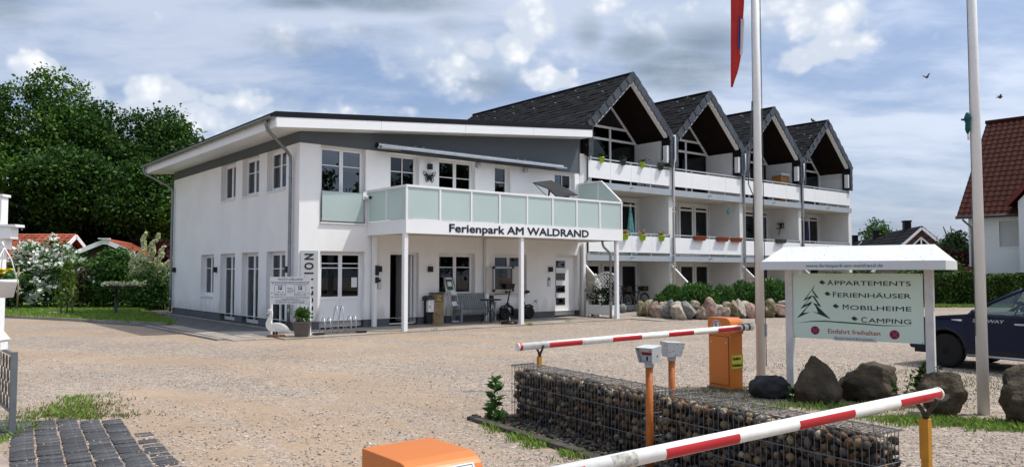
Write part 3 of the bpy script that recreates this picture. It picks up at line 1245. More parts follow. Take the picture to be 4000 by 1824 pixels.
BLIND = mat('grey_green_blind', (.13, .14, .128), .9, .12, 2)


def window(parent, M, w, h, cols=2, bars=(.27,), panel=0.0, sill=True, glass=GLASS, blind=None, fr=.055, name='window', mid=None, handle=False):
    """casement in local x (width), z (height), y (inwards)"""
    mb = MB()
    f = fr
    mb.box(0, f, 0, .07, 0, h)
    mb.box(w - f, w, 0, .07, 0, h)
    mb.box(f, w - f, 0, .07, h - f, h)
    mb.box(f, w - f, 0, .07, 0, f)
    cw = (w - 2 * f) / cols
    panes = []
    for c in range(cols):
        x0, x1 = f + cw * c + .004, f + cw * (c + 1) - .004
        s = .052
        y0, y1 = -.018, .05
        zb, zt = f + .004, h - f - .004
        mb.box(x0, x0 + s, y0, y1, zb, zt)
        mb.box(x1 - s, x1, y0, y1, zb, zt)
        mb.box(x0 + s, x1 - s, y0, y1, zt - s, zt)
        mb.box(x0 + s, x1 - s, y0, y1, zb, zb + s)
        pb = zb + s
        if panel:
            mb.box(x0 + s, x1 - s, y0 + .012, y1, zb + s, panel - .09)
            mb.box(x0 + s, x1 - s, y0, y1, panel - .09, panel)
            pb = panel
        ph = zt - s - pb
        for b in bars:
            zz = zt - s - ph * b
            mb.box(x0 + s, x1 - s, y0 + .008, y0 + .03, zz - .012, zz + .012)
        if mid:
            mb.box((x0 + x1) / 2 - .012, (x0 + x1) / 2 + .012, y0 + .008, y0 + .03, pb, zt - s)
        panes.append((x0 + s, x1 - s, pb, zt - s))
    wo = mb.build(name, PVC, parent, M=M)
    for i, (x0, x1, z0, z1) in enumerate(panes):
        q = MB()
        q.box(x0 - .005, x1 + .005, .012, .024, z0 - .005, z1 + .005)
        q.build('pane', glass if not isinstance(glass, (list, tuple)) else glass[i % len(glass)], wo)
        if blind:
            q = MB()
            q.quad((x0 - .03, .10, z0), (x1 + .03, .10, z0), (x1 + .03, .10, z1), (x0 - .03, .10, z1))
            q.build('blind', blind, wo)
    if sill:
        q = MB()
        q.box(-.0, w, -WD - .05, -.001, -.035, -.002)
        q.build('sill', PVC, wo, bev=.004)
    if handle:
        q = MB()
        q.box(w / 2 - .015, w / 2 + .015, -.06, -.018, h * .46, h * .46 + .12)
        q.build('handle', PVC, wo)
    return wo


def fwin(x0, x1, z0, z1, **k):
    return window(RB, TR(x0, WD, z0), x1 - x0, z1 - z0, **k)


def swin(y0, y1, z0, z1, **k):
    return window(RB, TR(WD, y1, z0) @ RZ(-90), y1 - y0, z1 - z0, **k)


fwin(.64, 2.03, .06, 2.21, cols=2, bars=(.20, .31), panel=.86, sill=False, name='reception_door', handle=True)
fwin(4.64, 6.05, .87, 2.21, cols=2, bars=(.30,))
fwin(6.86, 8.25, .87, 2.21, cols=2, bars=())
fwin(.62, 2.04, 3.02, 5.2, cols=2, bars=(.22,), glass=GLASSB, handle=True)
fwin(2.86, 3.89, 3.05, 5.2, cols=1, bars=(.22,), mid=True, sill=False)
fwin(4.62, 6.04, 3.05, 5.2, cols=2, bars=(.24,), sill=False)
fwin(6.86, 7.53, 3.05, 5.2, cols=1, bars=(.24,), sill=False)
fwin(9.57, 10.56, 3.05, 5.2, cols=1, bars=(.24,), mid=True, sill=False)
for y0, y1 in ((.91, 2.32), (2.93, 4.33)):
    swin(y0, y1, 3.99, 5.2, cols=2, bars=(.36,), blind=BLIND)
swin(4.92, 6.31, 3.99, 5.2, cols=2, bars=())
for y0, y1 in ((.88, 2.25), (2.88, 4.26), (4.88, 6.25)):
    swin(y0, y1, .03, 2.22, cols=2, bars=(.2,), blind=BLIND, sill=False, name='glazed_door')
swin(6.9, 8.25, .78, 2.22, cols=2, bars=(.3,), blind=BLIND)
# notices on the reception door
q = MB()
q.box(1.70, 1.88, WD - .006, WD - .002, 1.18, 1.46)
tag(q.build('notice', PAPER, RB), 'small printed notice on the right door pane')
# frosted guard before the tall upper window
gd = MB()
gd.box(.66, 1.96, -.05, -.035, 3.06, 3.90)
gd.build('frosted_guard', FROST, RB)
# entrance: dark open doorway, door leaf turned inwards
d = MB()
for a, b in ((2.89, 2.955), (3.835, 3.90)):
    d.box(a, b, WD, WD + .08, .06, 2.21)
d.box(2.955, 3.835, WD, WD + .08, 2.14, 2.21)
d.box(2.955, 3.835, WD, WD + .08, .045, .085)
en = d.build('entrance_frame', PVC, RB)
d = MB()
d.box(3.76, 3.82, WD + .09, WD + .95, .09, 2.13)
d.build('door_leaf', PVC, en)
# white front door with four dark lights
d = MB()
for a, b in ((9.58, 9.65), (10.62, 10.69)):
    d.box(a, b, WD, WD + .08, .06, 2.22)
d.box(9.65, 10.62, WD, WD + .08, 2.15, 2.22)
d.box(9.655, 10.615, WD - .01, WD + .06, .07, 2.145)
fd = d.build('front_door', PVC, RB)
for i in range(4):
    z = .44 + i * .44
    d = MB()
    d.box(9.76, 10.20, WD - .02, WD - .008, z, z + .25)
    f = d.build('door_light', DGREYP, fd)
    d = MB()
    d.box(9.79, 10.17, WD - .026, WD - .021, z + .03, z + .22)
    d.build('pane', GLASSB, f)
d = MB()
d.bar((9.70, WD - .06, .7), (9.70, WD - .06, 1.75), .025, .025)
d.build('handle', ALU, fd)

# roof: slab, soffit, fascia panels, dark edge, gutter, downpipes
XL, XR2, YF, YB = -.94, 10.86, -.60, 12.3
r = MB()
r.add([(XL, YF, zr(XL)), (XR2, YF, zr(XR2)), (XR2, YB, zr(XR2)), (XL, YB, zr(XL))], [(0, 1, 2, 3)])
r.build('soffit', WHITE2, RB)
r = MB()
r.add([(XL - .03, YF - .03, zr(XL) + .265), (XR2, YF - .03, zr(XR2) + .265), (XR2, YB, zr(XR2) + .265), (XL - .03, YB, zr(XL) + .265),
       (XL - .03, YF - .03, zr(XL) + .41), (XR2, YF - .03, zr(XR2) + .43), (XR2, YB, zr(XR2) + .43), (XL - .03, YB, zr(XL) + .41)],
      [(3, 2, 1, 0), (4, 5, 6, 7), (0, 1, 5, 4), (1, 2, 6, 5), (2, 3, 7, 6), (3, 0, 4, 7)])
r.build('roof', DARKROOF, RB)
xs = [XL, 2.2, 5.2, 8.05, XR2]
for a, b in zip(xs, xs[1:]):
    r = MB()
    r.add([(a + .004, YF - .02, zr(a)), (b - .004, YF - .02, zr(b)), (b - .004, YF - .02, zr(b) + .262), (a + .004, YF - .02, zr(a) + .262),
           (a + .004, YF, zr(a)), (b - .004, YF, zr(b)), (b - .004, YF, zr(b) + .262), (a + .004, YF, zr(a) + .262)],
          [(0, 1, 2, 3), (7, 6, 5, 4), (0, 4, 5, 1), (2, 6, 7, 3), (0, 3, 7, 4), (1, 5, 6, 2)])
    r.build('fascia_panel', WHITE2, RB)
ys = [YF, 3.5, 7.6, YB]
for a, b in zip(ys, ys[1:]):
    r = MB()
    r.box(XL - .02, XL, a + .003, b - .003, zr(XL) - .005, zr(XL) + .262)
    r.build('fascia_panel', WHITE2, RB)
r = MB()
prof = [(-.075 * math.cos(t), -.075 * math.sin(t)) for t in [PI * i / 8 for i in range(9)]]
prof += [(x * .86, z * .86) for x, z in reversed(prof)]
r.prism([(XL - .105 + x, zr(XL) + .285 + z) for x, z in prof], 'y', YF + .0, YB)
gut = r.build('gutter', ZINC, RB, fix=True)
for i in range(9):
    r = MB()
    y = YF + .5 + i * 1.45
    r.path([(XL - .105 + .08 * math.cos(t), y, zr(XL) + .285 - .08 * math.sin(t)) for t in [PI * k / 8 for k in range(9)]], .006, 5)
    r.build('gutter_bracket', ZINC, gut)
for yg, yw in ((-.2, .38), (12.0, 11.55)):
    r = MB()
    z0 = zr(XL) + .22
    r.path([(XL - .105, yg, z0), (XL - .105, yg, z0 - .14), (XL - .05, yg + (yw - yg) * .06, z0 - .25), (-.28, yg + (yw - yg) * .8, 4.98), (-.11, yw, 4.84), (-.10, yw, 4.66), (-.10, yw, 1.0), (-.10, yw, .08)], .045, 10)
    r.tube((XL - .105, yg, z0), (XL - .105, yg, z0 - .13), .06, .05, 10)
    for z in (4.2, 2.45, .55):
        r.tube((-.10, yw, z), (-.10, yw, z + .05), .052, n=10)
    r.tube((-.10, yw, .45), (-.10, yw, .62), .056, n=10)
    r.build('downpipe', ZINC, RB)
# wall lamps
for p in ((2.49, -.06, 1.62), (4.29, -.06, 1.62), (9.32, -.06, 1.62), (4.25, -.06, 4.80)):
    r = MB()
    r.box(p[0] - .07, p[0] + .07, -.11, 0, p[2], p[2] + .17)
    r.build('wall_lamp', BLACK, RB, bev=.006)
for y in (6.6, .62, 11.3):
    r = MB()
    r.box(-.11, 0, y - .07, y + .07, 1.60, 1.78)
    r.build('wall_lamp', BLACK, RB, bev=.006)
# bell panels and small fittings by the doors
for x in (2.52, 9.27):
    r = MB()
    r.box(x - .06, x + .06, -.025, 0, 1.12, 1.44)
    bp_ = r.build('bell_panel', ALU, RB, bev=.005)
    for k in range(3):
        r = MB()
        r.box(x - .035, x + .035, -.032, -.026, 1.15 + k * .09, 1.22 + k * .09)
        r.build('bell_button', BLACKPL if k == 2 else PAPER, bp_)
for z, h in ((1.30, .17), (1.52, .20), (1.72, .09)):
    r = MB()
    r.box(2.30, 2.41, -.20, -.13, z, z + h)
    r.build('key_safe', BLACKPL, RB, bev=.02)
# silver RECEPTION panel beside the door
r = MB()
r.box(.05, .56, -.035, -.01, .27, 2.21)
rs = r.build('reception_panel', SILVER, RB)
text('RECEPTION', .38, PRINTK, rs, TR(.425, -.0365, .36) @ RX(90) @ RZ(90), bold=.009, width=1.76, ext=.004, sp=1.55)
# camera at the upper window
r = MB()
r.box(1.93, 2.06, -.07, -.02, 3.72, 3.95)
r.tube((2.0, -.06, 3.80), (2.06, -.20, 3.78), .05, n=10)
r.ball((2.075, -.22, 3.775), .045, 1)
r.build('camera_unit', [PVC, BLACKPL], RB)
r = MB()
r.path([(2.0, -.04, 3.72), (2.01, -.04, 3.5), (1.99, -.04, 3.4), (2.02, -.04, 3.2), (2.05, -.03, 3.06)], .008, 6)
r.build('cable', PVC, RB)

# awning cassette
r = MB()
ap = [(-.20 - .11 * math.cos(t), 5.33 + .085 * math.sin(t)) for t in [2 * PI * i / 14 for i in range(14)]]
r.prism(ap, 'x', 2.30, 9.75)
r.box(2.31, 9.74, -.47, -.32, 5.24, 5.29)
for x in (2.28, 9.73):
    r.prism([(a * 1.0, b) for a, b in ap], 'x', x, x + .03, 1)
aw = r.build('awning', [ALU, BLACKPL], RB, fix=True)
for x in (3.6, 3.9, 7.7, 8.0):
    r = MB()
    r.box(x, x + .1, -.14, 0, 5.33, 5.46)
    r.build('bracket', ZINC, aw)
r = MB()
r.bar((3.0, -.42, 5.22), (6.2, -.36, 5.20), .06, .05)
r.bar((6.0, -.36, 5.20), (9.2, -.42, 5.22), .06, .05)
r.build('folding_arm', BLACKPL, aw)
for x in (6.12, 8.15):
    r = MB()
    r.box(x - .07, x + .07, -.12, -.01, 5.02, 5.16)
    r.build('floodlight', ALU, RB, bev=.01)

# ---- balcony
bx0, bx1, byf = 2.10, 10.74, -2.16
bal = MB()
bal.box(bx0 + .02, bx1 - .02, byf + .02, 0, 2.72, 2.98)
bal.box(bx0, bx1, byf, byf + .018, 2.675, 3.02, 1)
bal.box(bx0, bx0 + .018, byf + .018, -.01, 2.675, 3.02, 1)
bal.box(bx1 - .018, bx1, byf + .018, -.01, 2.675, 3.02, 1)
bo = bal.build('balcony', [CEIL, WHITE2], RB)
px_ = [2.13, 3.22, 4.31, 5.36, 6.44, 7.50, 8.56, 9.63, 10.70]
r = MB()
for x in px_:
    r.box(x - .028, x + .028, byf + .002, byf + .055, 3.021, 3.94)
r.box(bx0, bx1, byf - .004, byf + .06, 3.94, 4.0)
r.box(bx0 + .0, bx1, byf + .001, byf + .05, 3.022, 3.062)
for x in (2.13, 10.70):
    for y in (-1.08, -.04):
        r.box(x - .026, x + .026, y - .026, y + .026, 3.021, 3.94)
    r.box(x - .03, x + .03, byf + .06, -.01, 3.941, 3.999)
    r.box(x - .024, x + .024, byf + .06, -.01, 3.023, 3.06)
r.build('railing_frame', PVC, bo)
for a, b in zip(px_, px_[1:]):
    r = MB()
    r.box(a + .034, b - .034, byf + .022, byf + .032, 3.07, 3.935)
    r.build('frosted_pane', FROST, bo)
for x in (2.13, 10.70):
    for a, b in ((byf + .06, -1.11), (-1.05, -.07)):
        r = MB()
        r.box(x - .006, x + .006, a, b, 3.07, 3.935)
        r.build('frosted_pane', FROST, bo)
# raised end screen
r = MB()
for p, q2 in (((-.03, 4.0), (-.03, 4.80)), ((-.03, 4.80), (-1.2, 4.80)), ((-1.2, 4.80), (-2.12, 4.03)), ((-1.05, 4.0), (-1.05, 4.80))):
    r.bar((10.70, *p), (10.70, *q2), .05, .05)
r.build('screen_frame', PVC, bo)
for poly in ([(-.06, 4.005), (-1.02, 4.005), (-1.02, 4.77), (-.06, 4.77)], [(-1.08, 4.005), (-2.08, 4.005), (-1.19, 4.77), (-1.08, 4.77)]):
    r = MB()
    r.prism(poly, 'x', 10.694, 10.706)
    r.build('frosted_pane', FROST, bo, fix=True)
text('Ferienpark AM WALDRAND', .32, PRINTN, bo, TR(3.53, byf - .0015, 2.755) @ RX(90), ext=.006, bold=.011, width=5.55)
# supports
for x, y in ((2.14, -2.06), (6.27, -2.06), (10.52, -2.06), (2.31, -.09), (6.45, -.09), (10.9, -.09)):
    r = MB()
    r.box(x - .06, x + .06, y - .06, y + .06, .02, 2.674)
    r.box(x - .072, x - .06, y - .03, y + .03, .02, 2.674)
    r.build('post', PVC, RB, bev=.008)
r = MB()
r.path([(9.95, -1.95, 2.68), (9.96, -1.95, 2.55), (10.02, -1.95, 2.45), (10.24, -1.97, 2.30), (10.31, -1.98, 2.18), (10.31, -1.98, .04)], .04, 9)
for z in (1.3, .5):
    r.tube((10.31, -1.98, z), (10.31, -1.98, z + .05), .047, n=9)
r.build('downpipe', ZINC, RB)
r = MB()
r.path([(2.25, -1.85, 2.70), (2.25, -1.85, 2.5), (2.16, -1.92, 2.4), (2.16, -1.92, .04)], .035, 8)
r.build('downpipe', PVC, RB)
# tap
r = MB()
r.tube((8.62, -.01, .62), (8.62, -.10, .62), .025, n=8)
r.bar((8.57, -.10, .66), (8.67, -.10, .66), .02, .02)
r.tube((8.62, -.09, .62), (8.62, -.11, .52), .014, n=6)
r.build('water_tap', ALU, RB)

# ================================================================== APARTMENT BUILDING
AB = thing('apartment_building', 'white terraced apartment block with four black slate gables over recessed balconies', 'building', L(11.04, 0), BR)
SP = 4.95
DI = 1.6                                   # depth of the balcony recesses
YE = 10.2
apex = 9.33
sl = .922                                  # rise per metre of the gable slope
xd = [SP * i for i in range(5)]            # divider centres
XCs = [SP * (i + .5) for i in range(4)]
# dividers
for i, x in enumerate(xd):
    r = MB()
    hw = .12 if 0 < i < 4 else .13
    x0, x1 = (x - .22, x + .13) if i == 0 else (x - .12, x + .12) if i < 4 else (x - .12, x + .2)
    top = 5.95 if i < 4 else 6.9
    r.box(x0, x1, 0, YE, 0, top)
    if 0 < i < 4:
        r.box(x - .35, x + .35, .22, YE, top, 6.95)
    r.build('party_wall', WBRICK, AB)
r = MB()
r.quad((-.22, YE, 0), (SP * 4 + .2, YE, 0), (SP * 4 + .2, YE, 6.9), (-.22, YE, 6.9))
r.build('rear_wall', WBRICK, AB)
for i in range(4):
    a, b = xd[i] + .12, xd[i + 1] - .12
    xc = XCs[i]
    # floor slabs with grey front edge
    for z0, z1 in ((2.03, 2.24), (4.70, 4.95)):
        r = MB()
        r.box(a + .002, b - .002, -.02, DI + .3, z0 + .012, z1 - .01)
        so = r.build('balcony_slab', CEIL, AB)
        r = MB()
        r.box(a - .10, b + .10, -.14, -.021, z0, z1)
        r.build('slab_edge', GREYSLAB, so)
        r = MB()
        r.bar((xc - .1, -.15, z0 + .13), (xc - .1, -.24, z0 + .13), .03, .03)
        r.bar((xc - .1, -.24, z0 + .13), (xc - .02, -.24, z0 + .13), .03, .03)
        r.build('spout', ZINC, so)
    # inner facade: lower two floors
    for fl, (zf, zt, zw) in enumerate(((.0, 2.03, 1.95), (2.24, 4.7, 4.62))):
        r = MB()
        wx = [(b - 1.10, b - .06), (b - 2.20, b - 1.15), (b - 3.25, b - 2.27)]
        wallgrid(r, a, b, zf, zt, [(w0, w1, zf + (.02 if k == 2 else .12), zw) for k, (w0, w1) in enumerate(wx)], .12, lambda p, z, d: (p, DI + d, z))
        r.build('inner_wall', WBRICK, AB)
        for k, (w0, w1) in enumerate(wx):
            zb = zf + (.02 if k == 2 else .12)
            wo = window(AB, TR(w0, DI + .06, zb), w1 - w0, zw - zb, cols=1, bars=(), sill=False)
            if fl == 1:
                q = MB()
                q.box(.06, w1 - w0 - .06, -.03, .04, 1.98, 2.06)
                q.build('transom', PVC, wo)
            if not (fl == 0 and k == 1) and not (i == 0 and k == 2):
                q = MB()
                n = 22
                for s in range(n):
                    u0, u1 = .05 + (w1 - w0 - .1) * s / n, .05 + (w1 - w0 - .1) * (s + 1) / n
                    q.quad((u0, .16 + .05 * (s % 2), .06), (u1, .16 + .05 * ((s + 1) % 2), .06), (u1, .16 + .05 * ((s + 1) % 2), zw - zb - .05), (u0, .16 + .05 * (s % 2), zw - zb - .05))
                q.build('curtain', CURTAIN, wo)
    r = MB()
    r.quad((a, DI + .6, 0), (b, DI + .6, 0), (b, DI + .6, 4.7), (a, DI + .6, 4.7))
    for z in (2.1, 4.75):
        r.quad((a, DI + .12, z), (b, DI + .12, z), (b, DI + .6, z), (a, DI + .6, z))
    r.build('dark_backing', DARKIN, AB)  # dark planes stand in for the room shade behind the windows
    # top floor: glazed gable following the soffit
    so_z = lambda x: 9.03 - .93 * abs(x - xc)
    hwz = lambda z: min((9.03 - z) / .93, 2.33)
    r = MB()
    zt_, z7 = 7.5, 7.0
    for z in (zt_, z7):
        r.bar((xc - hwz(z), DI, z), (xc + hwz(z), DI, z), .09, .09)
    for s in (-1, 1):
        r.bar((xc + s * 2.33, DI, so_z(xc + 2.33) - .04), (xc + s * hwz(zt_), DI, zt_), .09, .09)
        r.bar((xc + s * 2.31, DI, 4.95), (xc + s * 2.31, DI, 6.85), .09, .09)
    for x in (xc - .55, xc + .6, xc - 1.65):
        r.bar((x, DI, 4.95), (x, DI, min(zt_, so_z(x) - .03)), .09, .09)
    gw_ = r.build('gable_window', PVC, AB)
    xs_ = [xc - 2.28, xc - 1.65, xc - .55, xc + .6, xc + 2.28]
    for k, (u0, u1) in enumerate(zip(xs_, xs_[1:])):
        for (v0, v1) in ((4.97, z7), (z7, zt_)):
            poly = [(u0, v0), (u1, v0)]
            if so_z(u1) < v1:
                zz = max(so_z(u1), v0)
                poly += [(u1, zz), (xc + hwz(v1) if u1 > xc else u1, v1)]
            else:
                poly += [(u1, v1)]
            if so_z(u0) < v1:
                zz = max(so_z(u0), v0)
                xx = xc - hwz(v1)
                if xx < u1:
                    poly += [(xx, v1)]
                poly += [(u0, zz)]
            else:
                poly += [(u0, v1)]
            q = MB()
            q.prism(poly, 'y', DI - .005, DI + .005)
            q.build('pane', GLASS if not (i == 0 and k == 0) else GLASSB, gw_, fix=True)
    if True:
        q = MB()
        cu0, cu1 = (xc + .65, xc + 1.9) if i != 2 else (xc - 1.6, xc - .6)
        n = 26
        for s in range(n):
            u0, u1 = cu0 + (cu1 - cu0) * s / n, cu0 + (cu1 - cu0) * (s + 1) / n
            q.quad((u0, DI + .1 + .06 * (s % 2), 5.0), (u1, DI + .1 + .06 * ((s + 1) % 2), 5.0), (u1, DI + .1 + .06 * ((s + 1) % 2), min(6.95, so_z(u1))), (u0, DI + .1 + .06 * (s % 2), min(6.95, so_z(u0))))
        q.build('curtain', CURTAIN2 if i == 2 else CURTAIN, gw_)
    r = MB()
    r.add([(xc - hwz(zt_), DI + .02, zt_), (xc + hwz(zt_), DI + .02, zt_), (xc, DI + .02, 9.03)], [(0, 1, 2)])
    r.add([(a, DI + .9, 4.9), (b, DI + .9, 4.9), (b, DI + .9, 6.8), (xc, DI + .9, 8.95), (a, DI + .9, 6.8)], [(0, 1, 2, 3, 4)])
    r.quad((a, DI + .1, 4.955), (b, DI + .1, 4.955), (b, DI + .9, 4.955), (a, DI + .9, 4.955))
    r.build('dark_backing', DARKIN, AB)  # dark peak infill, and planes in place of unlit top-floor rooms
    # white slope trim seen against the glazing
    r = MB()
    for s in (-1, 1):
        r.bar((xc, DI - .04, 9.0), (xc + s * 2.3, DI - .04, so_z(xc + 2.3) - .03), .05, .12)
    r.build('window_trim', PVC, AB)
    # knee walls: white boards on both flanks of the recess
    for s in (-1, 1):
        x = xc + s * 2.355
        for k in range(3):
            r = MB()
            r.box(x - .012, x + .012, .03, DI - .03, 4.97 + k * .53, 4.97 + k * .53 + .522)
            r.build('side_board', WHITE2, AB)
    # front balustrades of two upper floors: panels, rail, posts
    for z0 in (2.36, 5.09):
        pw = (b - a - .02) / 4
        for k in range(4):
            r = MB()
            r.box(a + .01 + k * pw + .006, a + .01 + (k + 1) * pw - .006, -.10, -.088, z0, z0 + .64)
            r.build('balustrade_panel', WHITE2, AB)
        r = MB()
        r.box(a + .01, b - .01, -.087, -.035, z0 + .72, z0 + .765)
        for k in range(5):
            x = a + .05 + k * (b - a - .1) / 4
            r.box(x - .02, x + .02, -.085, -.04, z0 - .13, z0 + .72)
        r.build('balustrade_rail', GREYMETAL, AB)
    # roof: soffit slabs, rear gable
    ro = bpy.data.objects.new('roof', None)
    col.objects.link(ro)
    ro.parent = AB
    for s in (-1, 1):
        q = MB()
        e = SP / 2
        za, ze = 9.03, 9.03 - .93 * e
        q.add([(xc, -.16, za), (xc + s * e, -.16, ze), (xc + s * e, YE, ze), (xc, YE, za)], [(0, 1, 2, 3)])
        q.build('soffit', SOFFITD, ro)
        q = MB()
        q.add([(xc, -.2, apex - .06), (xc + s * e, -.2, apex - .06 - sl * e), (xc + s * e, YE, apex - .06 - sl * e), (xc, YE, apex - .06)], [(0, 1, 2, 3)])
        q.build('underlay', SLATE, ro)
        # courses of slates
        slope = math.atan(sl)
        ln = e / math.cos(slope)
        nr, ncol = 14, 34
        ex, wd_ = ln / nr, (YE + .2) / ncol
        big = MB()
        g = random.Random(i * 10 + s)
        tm = None
        for rr in range(nr):
            for cc in range(ncol):
                u = (rr + .5) * ex
                yy = -.2 + (cc + .5 + (.5 if rr % 2 else 0)) * wd_
                if yy > YE:
                    continue
                h = .022 + g.uniform(0, .02)
                xw = xc + s * u * math.cos(slope)
                zw_ = apex - .045 - u * math.sin(slope)
                M = TR(xw, yy, zw_) @ Matrix.Rotation(s * (slope - .05), 4, 'Y') @ RZ(g.uniform(-2.5, 2.5))
                ww, ee = wd_ / 2 * .97, ex * .62
                if i == 0 and s == -1 and rr < 9:
                    if tm is None:
                        t1 = MB()
                        t1.box(-ee, ee, -ww, ww, -.012, .014)
                        tm = t1.mesh('slate', SLATE)
                    piece('slate', tm, ro, M @ TR(0, 0, h - .02))
                else:
                    big.box(-ee, ee, -ww, ww, h - .034, h - .004, 0, M)
        tag(big.build('slate_field', SLATE, ro), kind='stuff')
        # snow hooks
        if s == -1:
            q = MB()
            for k in range(14):
                u = ex * (1.7 if k % 2 else 4.6)
                y = .6 + k * .68
                x, z = xc + s * u * math.cos(slope), apex - u * math.sin(slope)
                q.path([(x + .04, y, z + .0), (x, y + .02, z + .07), (x - .05, y + .06, z + .05)], .014, 5)
            q.build('roof_hooks', GREYMETAL, ro)
        # rounded slates along the front edge
        nv = 13
        vm_ = MB()
        hh = .30
        pts = [(-.138, .06), (.138, .06), (.138, -.16), (.11, -.225), (.05, -.26), (-.05, -.26), (-.11, -.225), (-.138, -.16)]
        vm_.prism(pts, 'y', -.014, .014)
        vmesh = vm_.mesh('verge_slate', SLATEF)
        for k in range(nv):
            u = (k + .5) * ln / nv
            x = xc + s * (u * math.cos(slope) - 0)
            z = apex - u * math.sin(slope) + .02
            piece('verge_slate', vmesh, ro, TR(x, -.235 - .022 * (k % 2), z - .02) @ Matrix.Rotation(s * slope, 4, 'Y'))
        # pale board under the front edge, behind the verge slates
        q = MB()
        ee_ = e - .42
        zt1, zb1 = 9.06, 8.93
        q.add([(xc, -.205, zt1), (xc + s * ee_, -.205, zt1 - .925 * ee_), (xc + s * ee_, -.205, zb1 - .925 * ee_), (xc, -.205, zb1),
               (xc, -.03, zt1), (xc + s * ee_, -.03, zt1 - .925 * ee_), (xc + s * ee_, -.03, zb1 - .925 * ee_), (xc, -.03, zb1)],
              [(0, 1, 2, 3), (7, 6, 5, 4), (3, 2, 6, 7), (0, 4, 5, 1), (1, 5, 6, 2), (0, 3, 7, 4)])
        q.build('barge_board', WHITE2, ro, fix=True)
        q = MB()
        xx = xc + s * (e - .40)
        q.box(min(xx, xx + s * .14), max(xx, xx + s * .14), -.17, .03, 6.02, 6.72)
        if s == 1:
            q.build('corner_board', WHITE2, ro)
    q = MB()
    q.add([(xc - 2.47, YE, 6.9), (xc + 2.47, YE, 6.9), (xc, YE, 9.2)], [(0, 1, 2)])
    q.build('rear_gable', WBRICK, ro)
    q = MB()
    q.tube((xc, -.2, apex - .0), (xc, YE, apex - .0), .05, n=8)
    q.build('ridge', SLATE, ro)
# slate cheeks at the dividers, with pipe
cm = MB()
cm.prism([(-.115, .09), (.115, .09), (.115, -.08), (.08, -.13), (-.08, -.13), (-.115, -.08)], 'y', -.012, .012)
cmesh = cm.mesh('cheek_slate', SLATEF)
for i, x in enumerate(xd):
    sides = (1,) if i == 0 else (-1,) if i == 4 else (-1, 1)
    r = MB()
    for s in sides:
        r.box(min(x + s * .02, x + s * .26), max(x + s * .02, x + s * .26), -.20, .22, 5.90, 6.98)
    ch = r.build('slate_cheek', SLATE, AB)
    for s in sides:
        for k in range(6):
            piece('cheek_slate', cmesh, ch, TR(x + s * .14, -.215 - .01 * (k % 2), 6.0 + k * .18))
        for k in range(3):
            piece('cheek_slate', cmesh, ch, TR(x + s * .275, -.10 + .1 * k, 6.03) @ RZ(90))
    if 0 < i < 4:
        r = MB()
        r.path([(x - .12, -.26, 7.12), (x - .01, -.27, 7.14), (x + .0, -.27, 7.0), (x + .0, -.27, 6.2), (x, -.19, 6.0), (x, -.19, .1)] if i == 1 else [(x, -.26, 6.9), (x, -.26, 6.2), (x, -.19, 6.0), (x, -.19, .1)], .038, 8)
        r.build('downpipe', GREYMETAL if i > 1 else PVC, AB)
# low privacy fences between the ground-floor terraces
for i, x in enumerate(xd[:4]):
    fo = thing('privacy_fence', ('cream board sloping fence beside the planter with trellis', 'white sloping board fence rising behind the laurel hedge, nearest the bicycles',
                                 'white sloping board fence just left of the flagpole with red flag', 'white sloping board fence behind the large info sign')[i], 'fence', L(11.04 + x, 0), BR, 'sloping fences between the ground-floor terraces')
    FL = (.72, 1.15, 1.15, 1.15)[i]
    n = 7
    for k in range(n):
        z0, z1 = .08 + k * .25, .08 + (k + 1) * .25 - .012
        yend = lambda z: -min(FL, max(.02, (1.86 - z) / .86))
        r = MB()
        r.prism([(-.02, z0), (yend(z0), z0), (yend(z1), z1), (-.02, z1)], 'x', -.012, .012)
        r.build('board', CREAMF, fo, fix=True)
    r = MB()
    r.bar((0, -.0, 1.90), (0, -FL - .03, 1.90 - .86 * (FL + .03)), .06, .05)
    r.box(-.03, .03, -FL - .06, -FL, 0, 1.86 - .86 * (FL + .03))
    r.build('fence_rail', WHITE2, fo)


# things on the balconies ------------------------------------------------------
def flower_pot(px, z, m, fl, label, grp, y=-.13, r0=.10, h=.2, n=60, spread=.13):
    t = thing('flower_pot', label, 'flower pot', L(px, y, z), BR, grp)
    b = MB()
    b.lathe([(r0 * .7, 0), (r0 * .98, h * .85), (r0 * 1.1, h * .85), (r0 * 1.12, h), (r0 * .9, h), (r0 * .85, h * .9)], n=14)
    b.box(-.02, .02, 0, .07, h * .75, h * .8)
    b.build('pot', m, t)
    g = np.random.default_rng(int(px * 100))
    P = np.array([0, 0, h + .06]) + g.normal(size=(n, 3)) * np.array([spread * .6, spread * .6, .05])
    addmesh('plant', leaves(P, .075, LF_DARK if fl is None else LF_SHRUB, 3), t)
    if fl:
        P = np.array([0, 0, h + .09]) + g.normal(size=(n, 3)) * np.array([spread * .6, spread * .6, .04])
        addmesh('blossom', leaves(P, .055, fl, 5, ratio=.9), t)
    return t


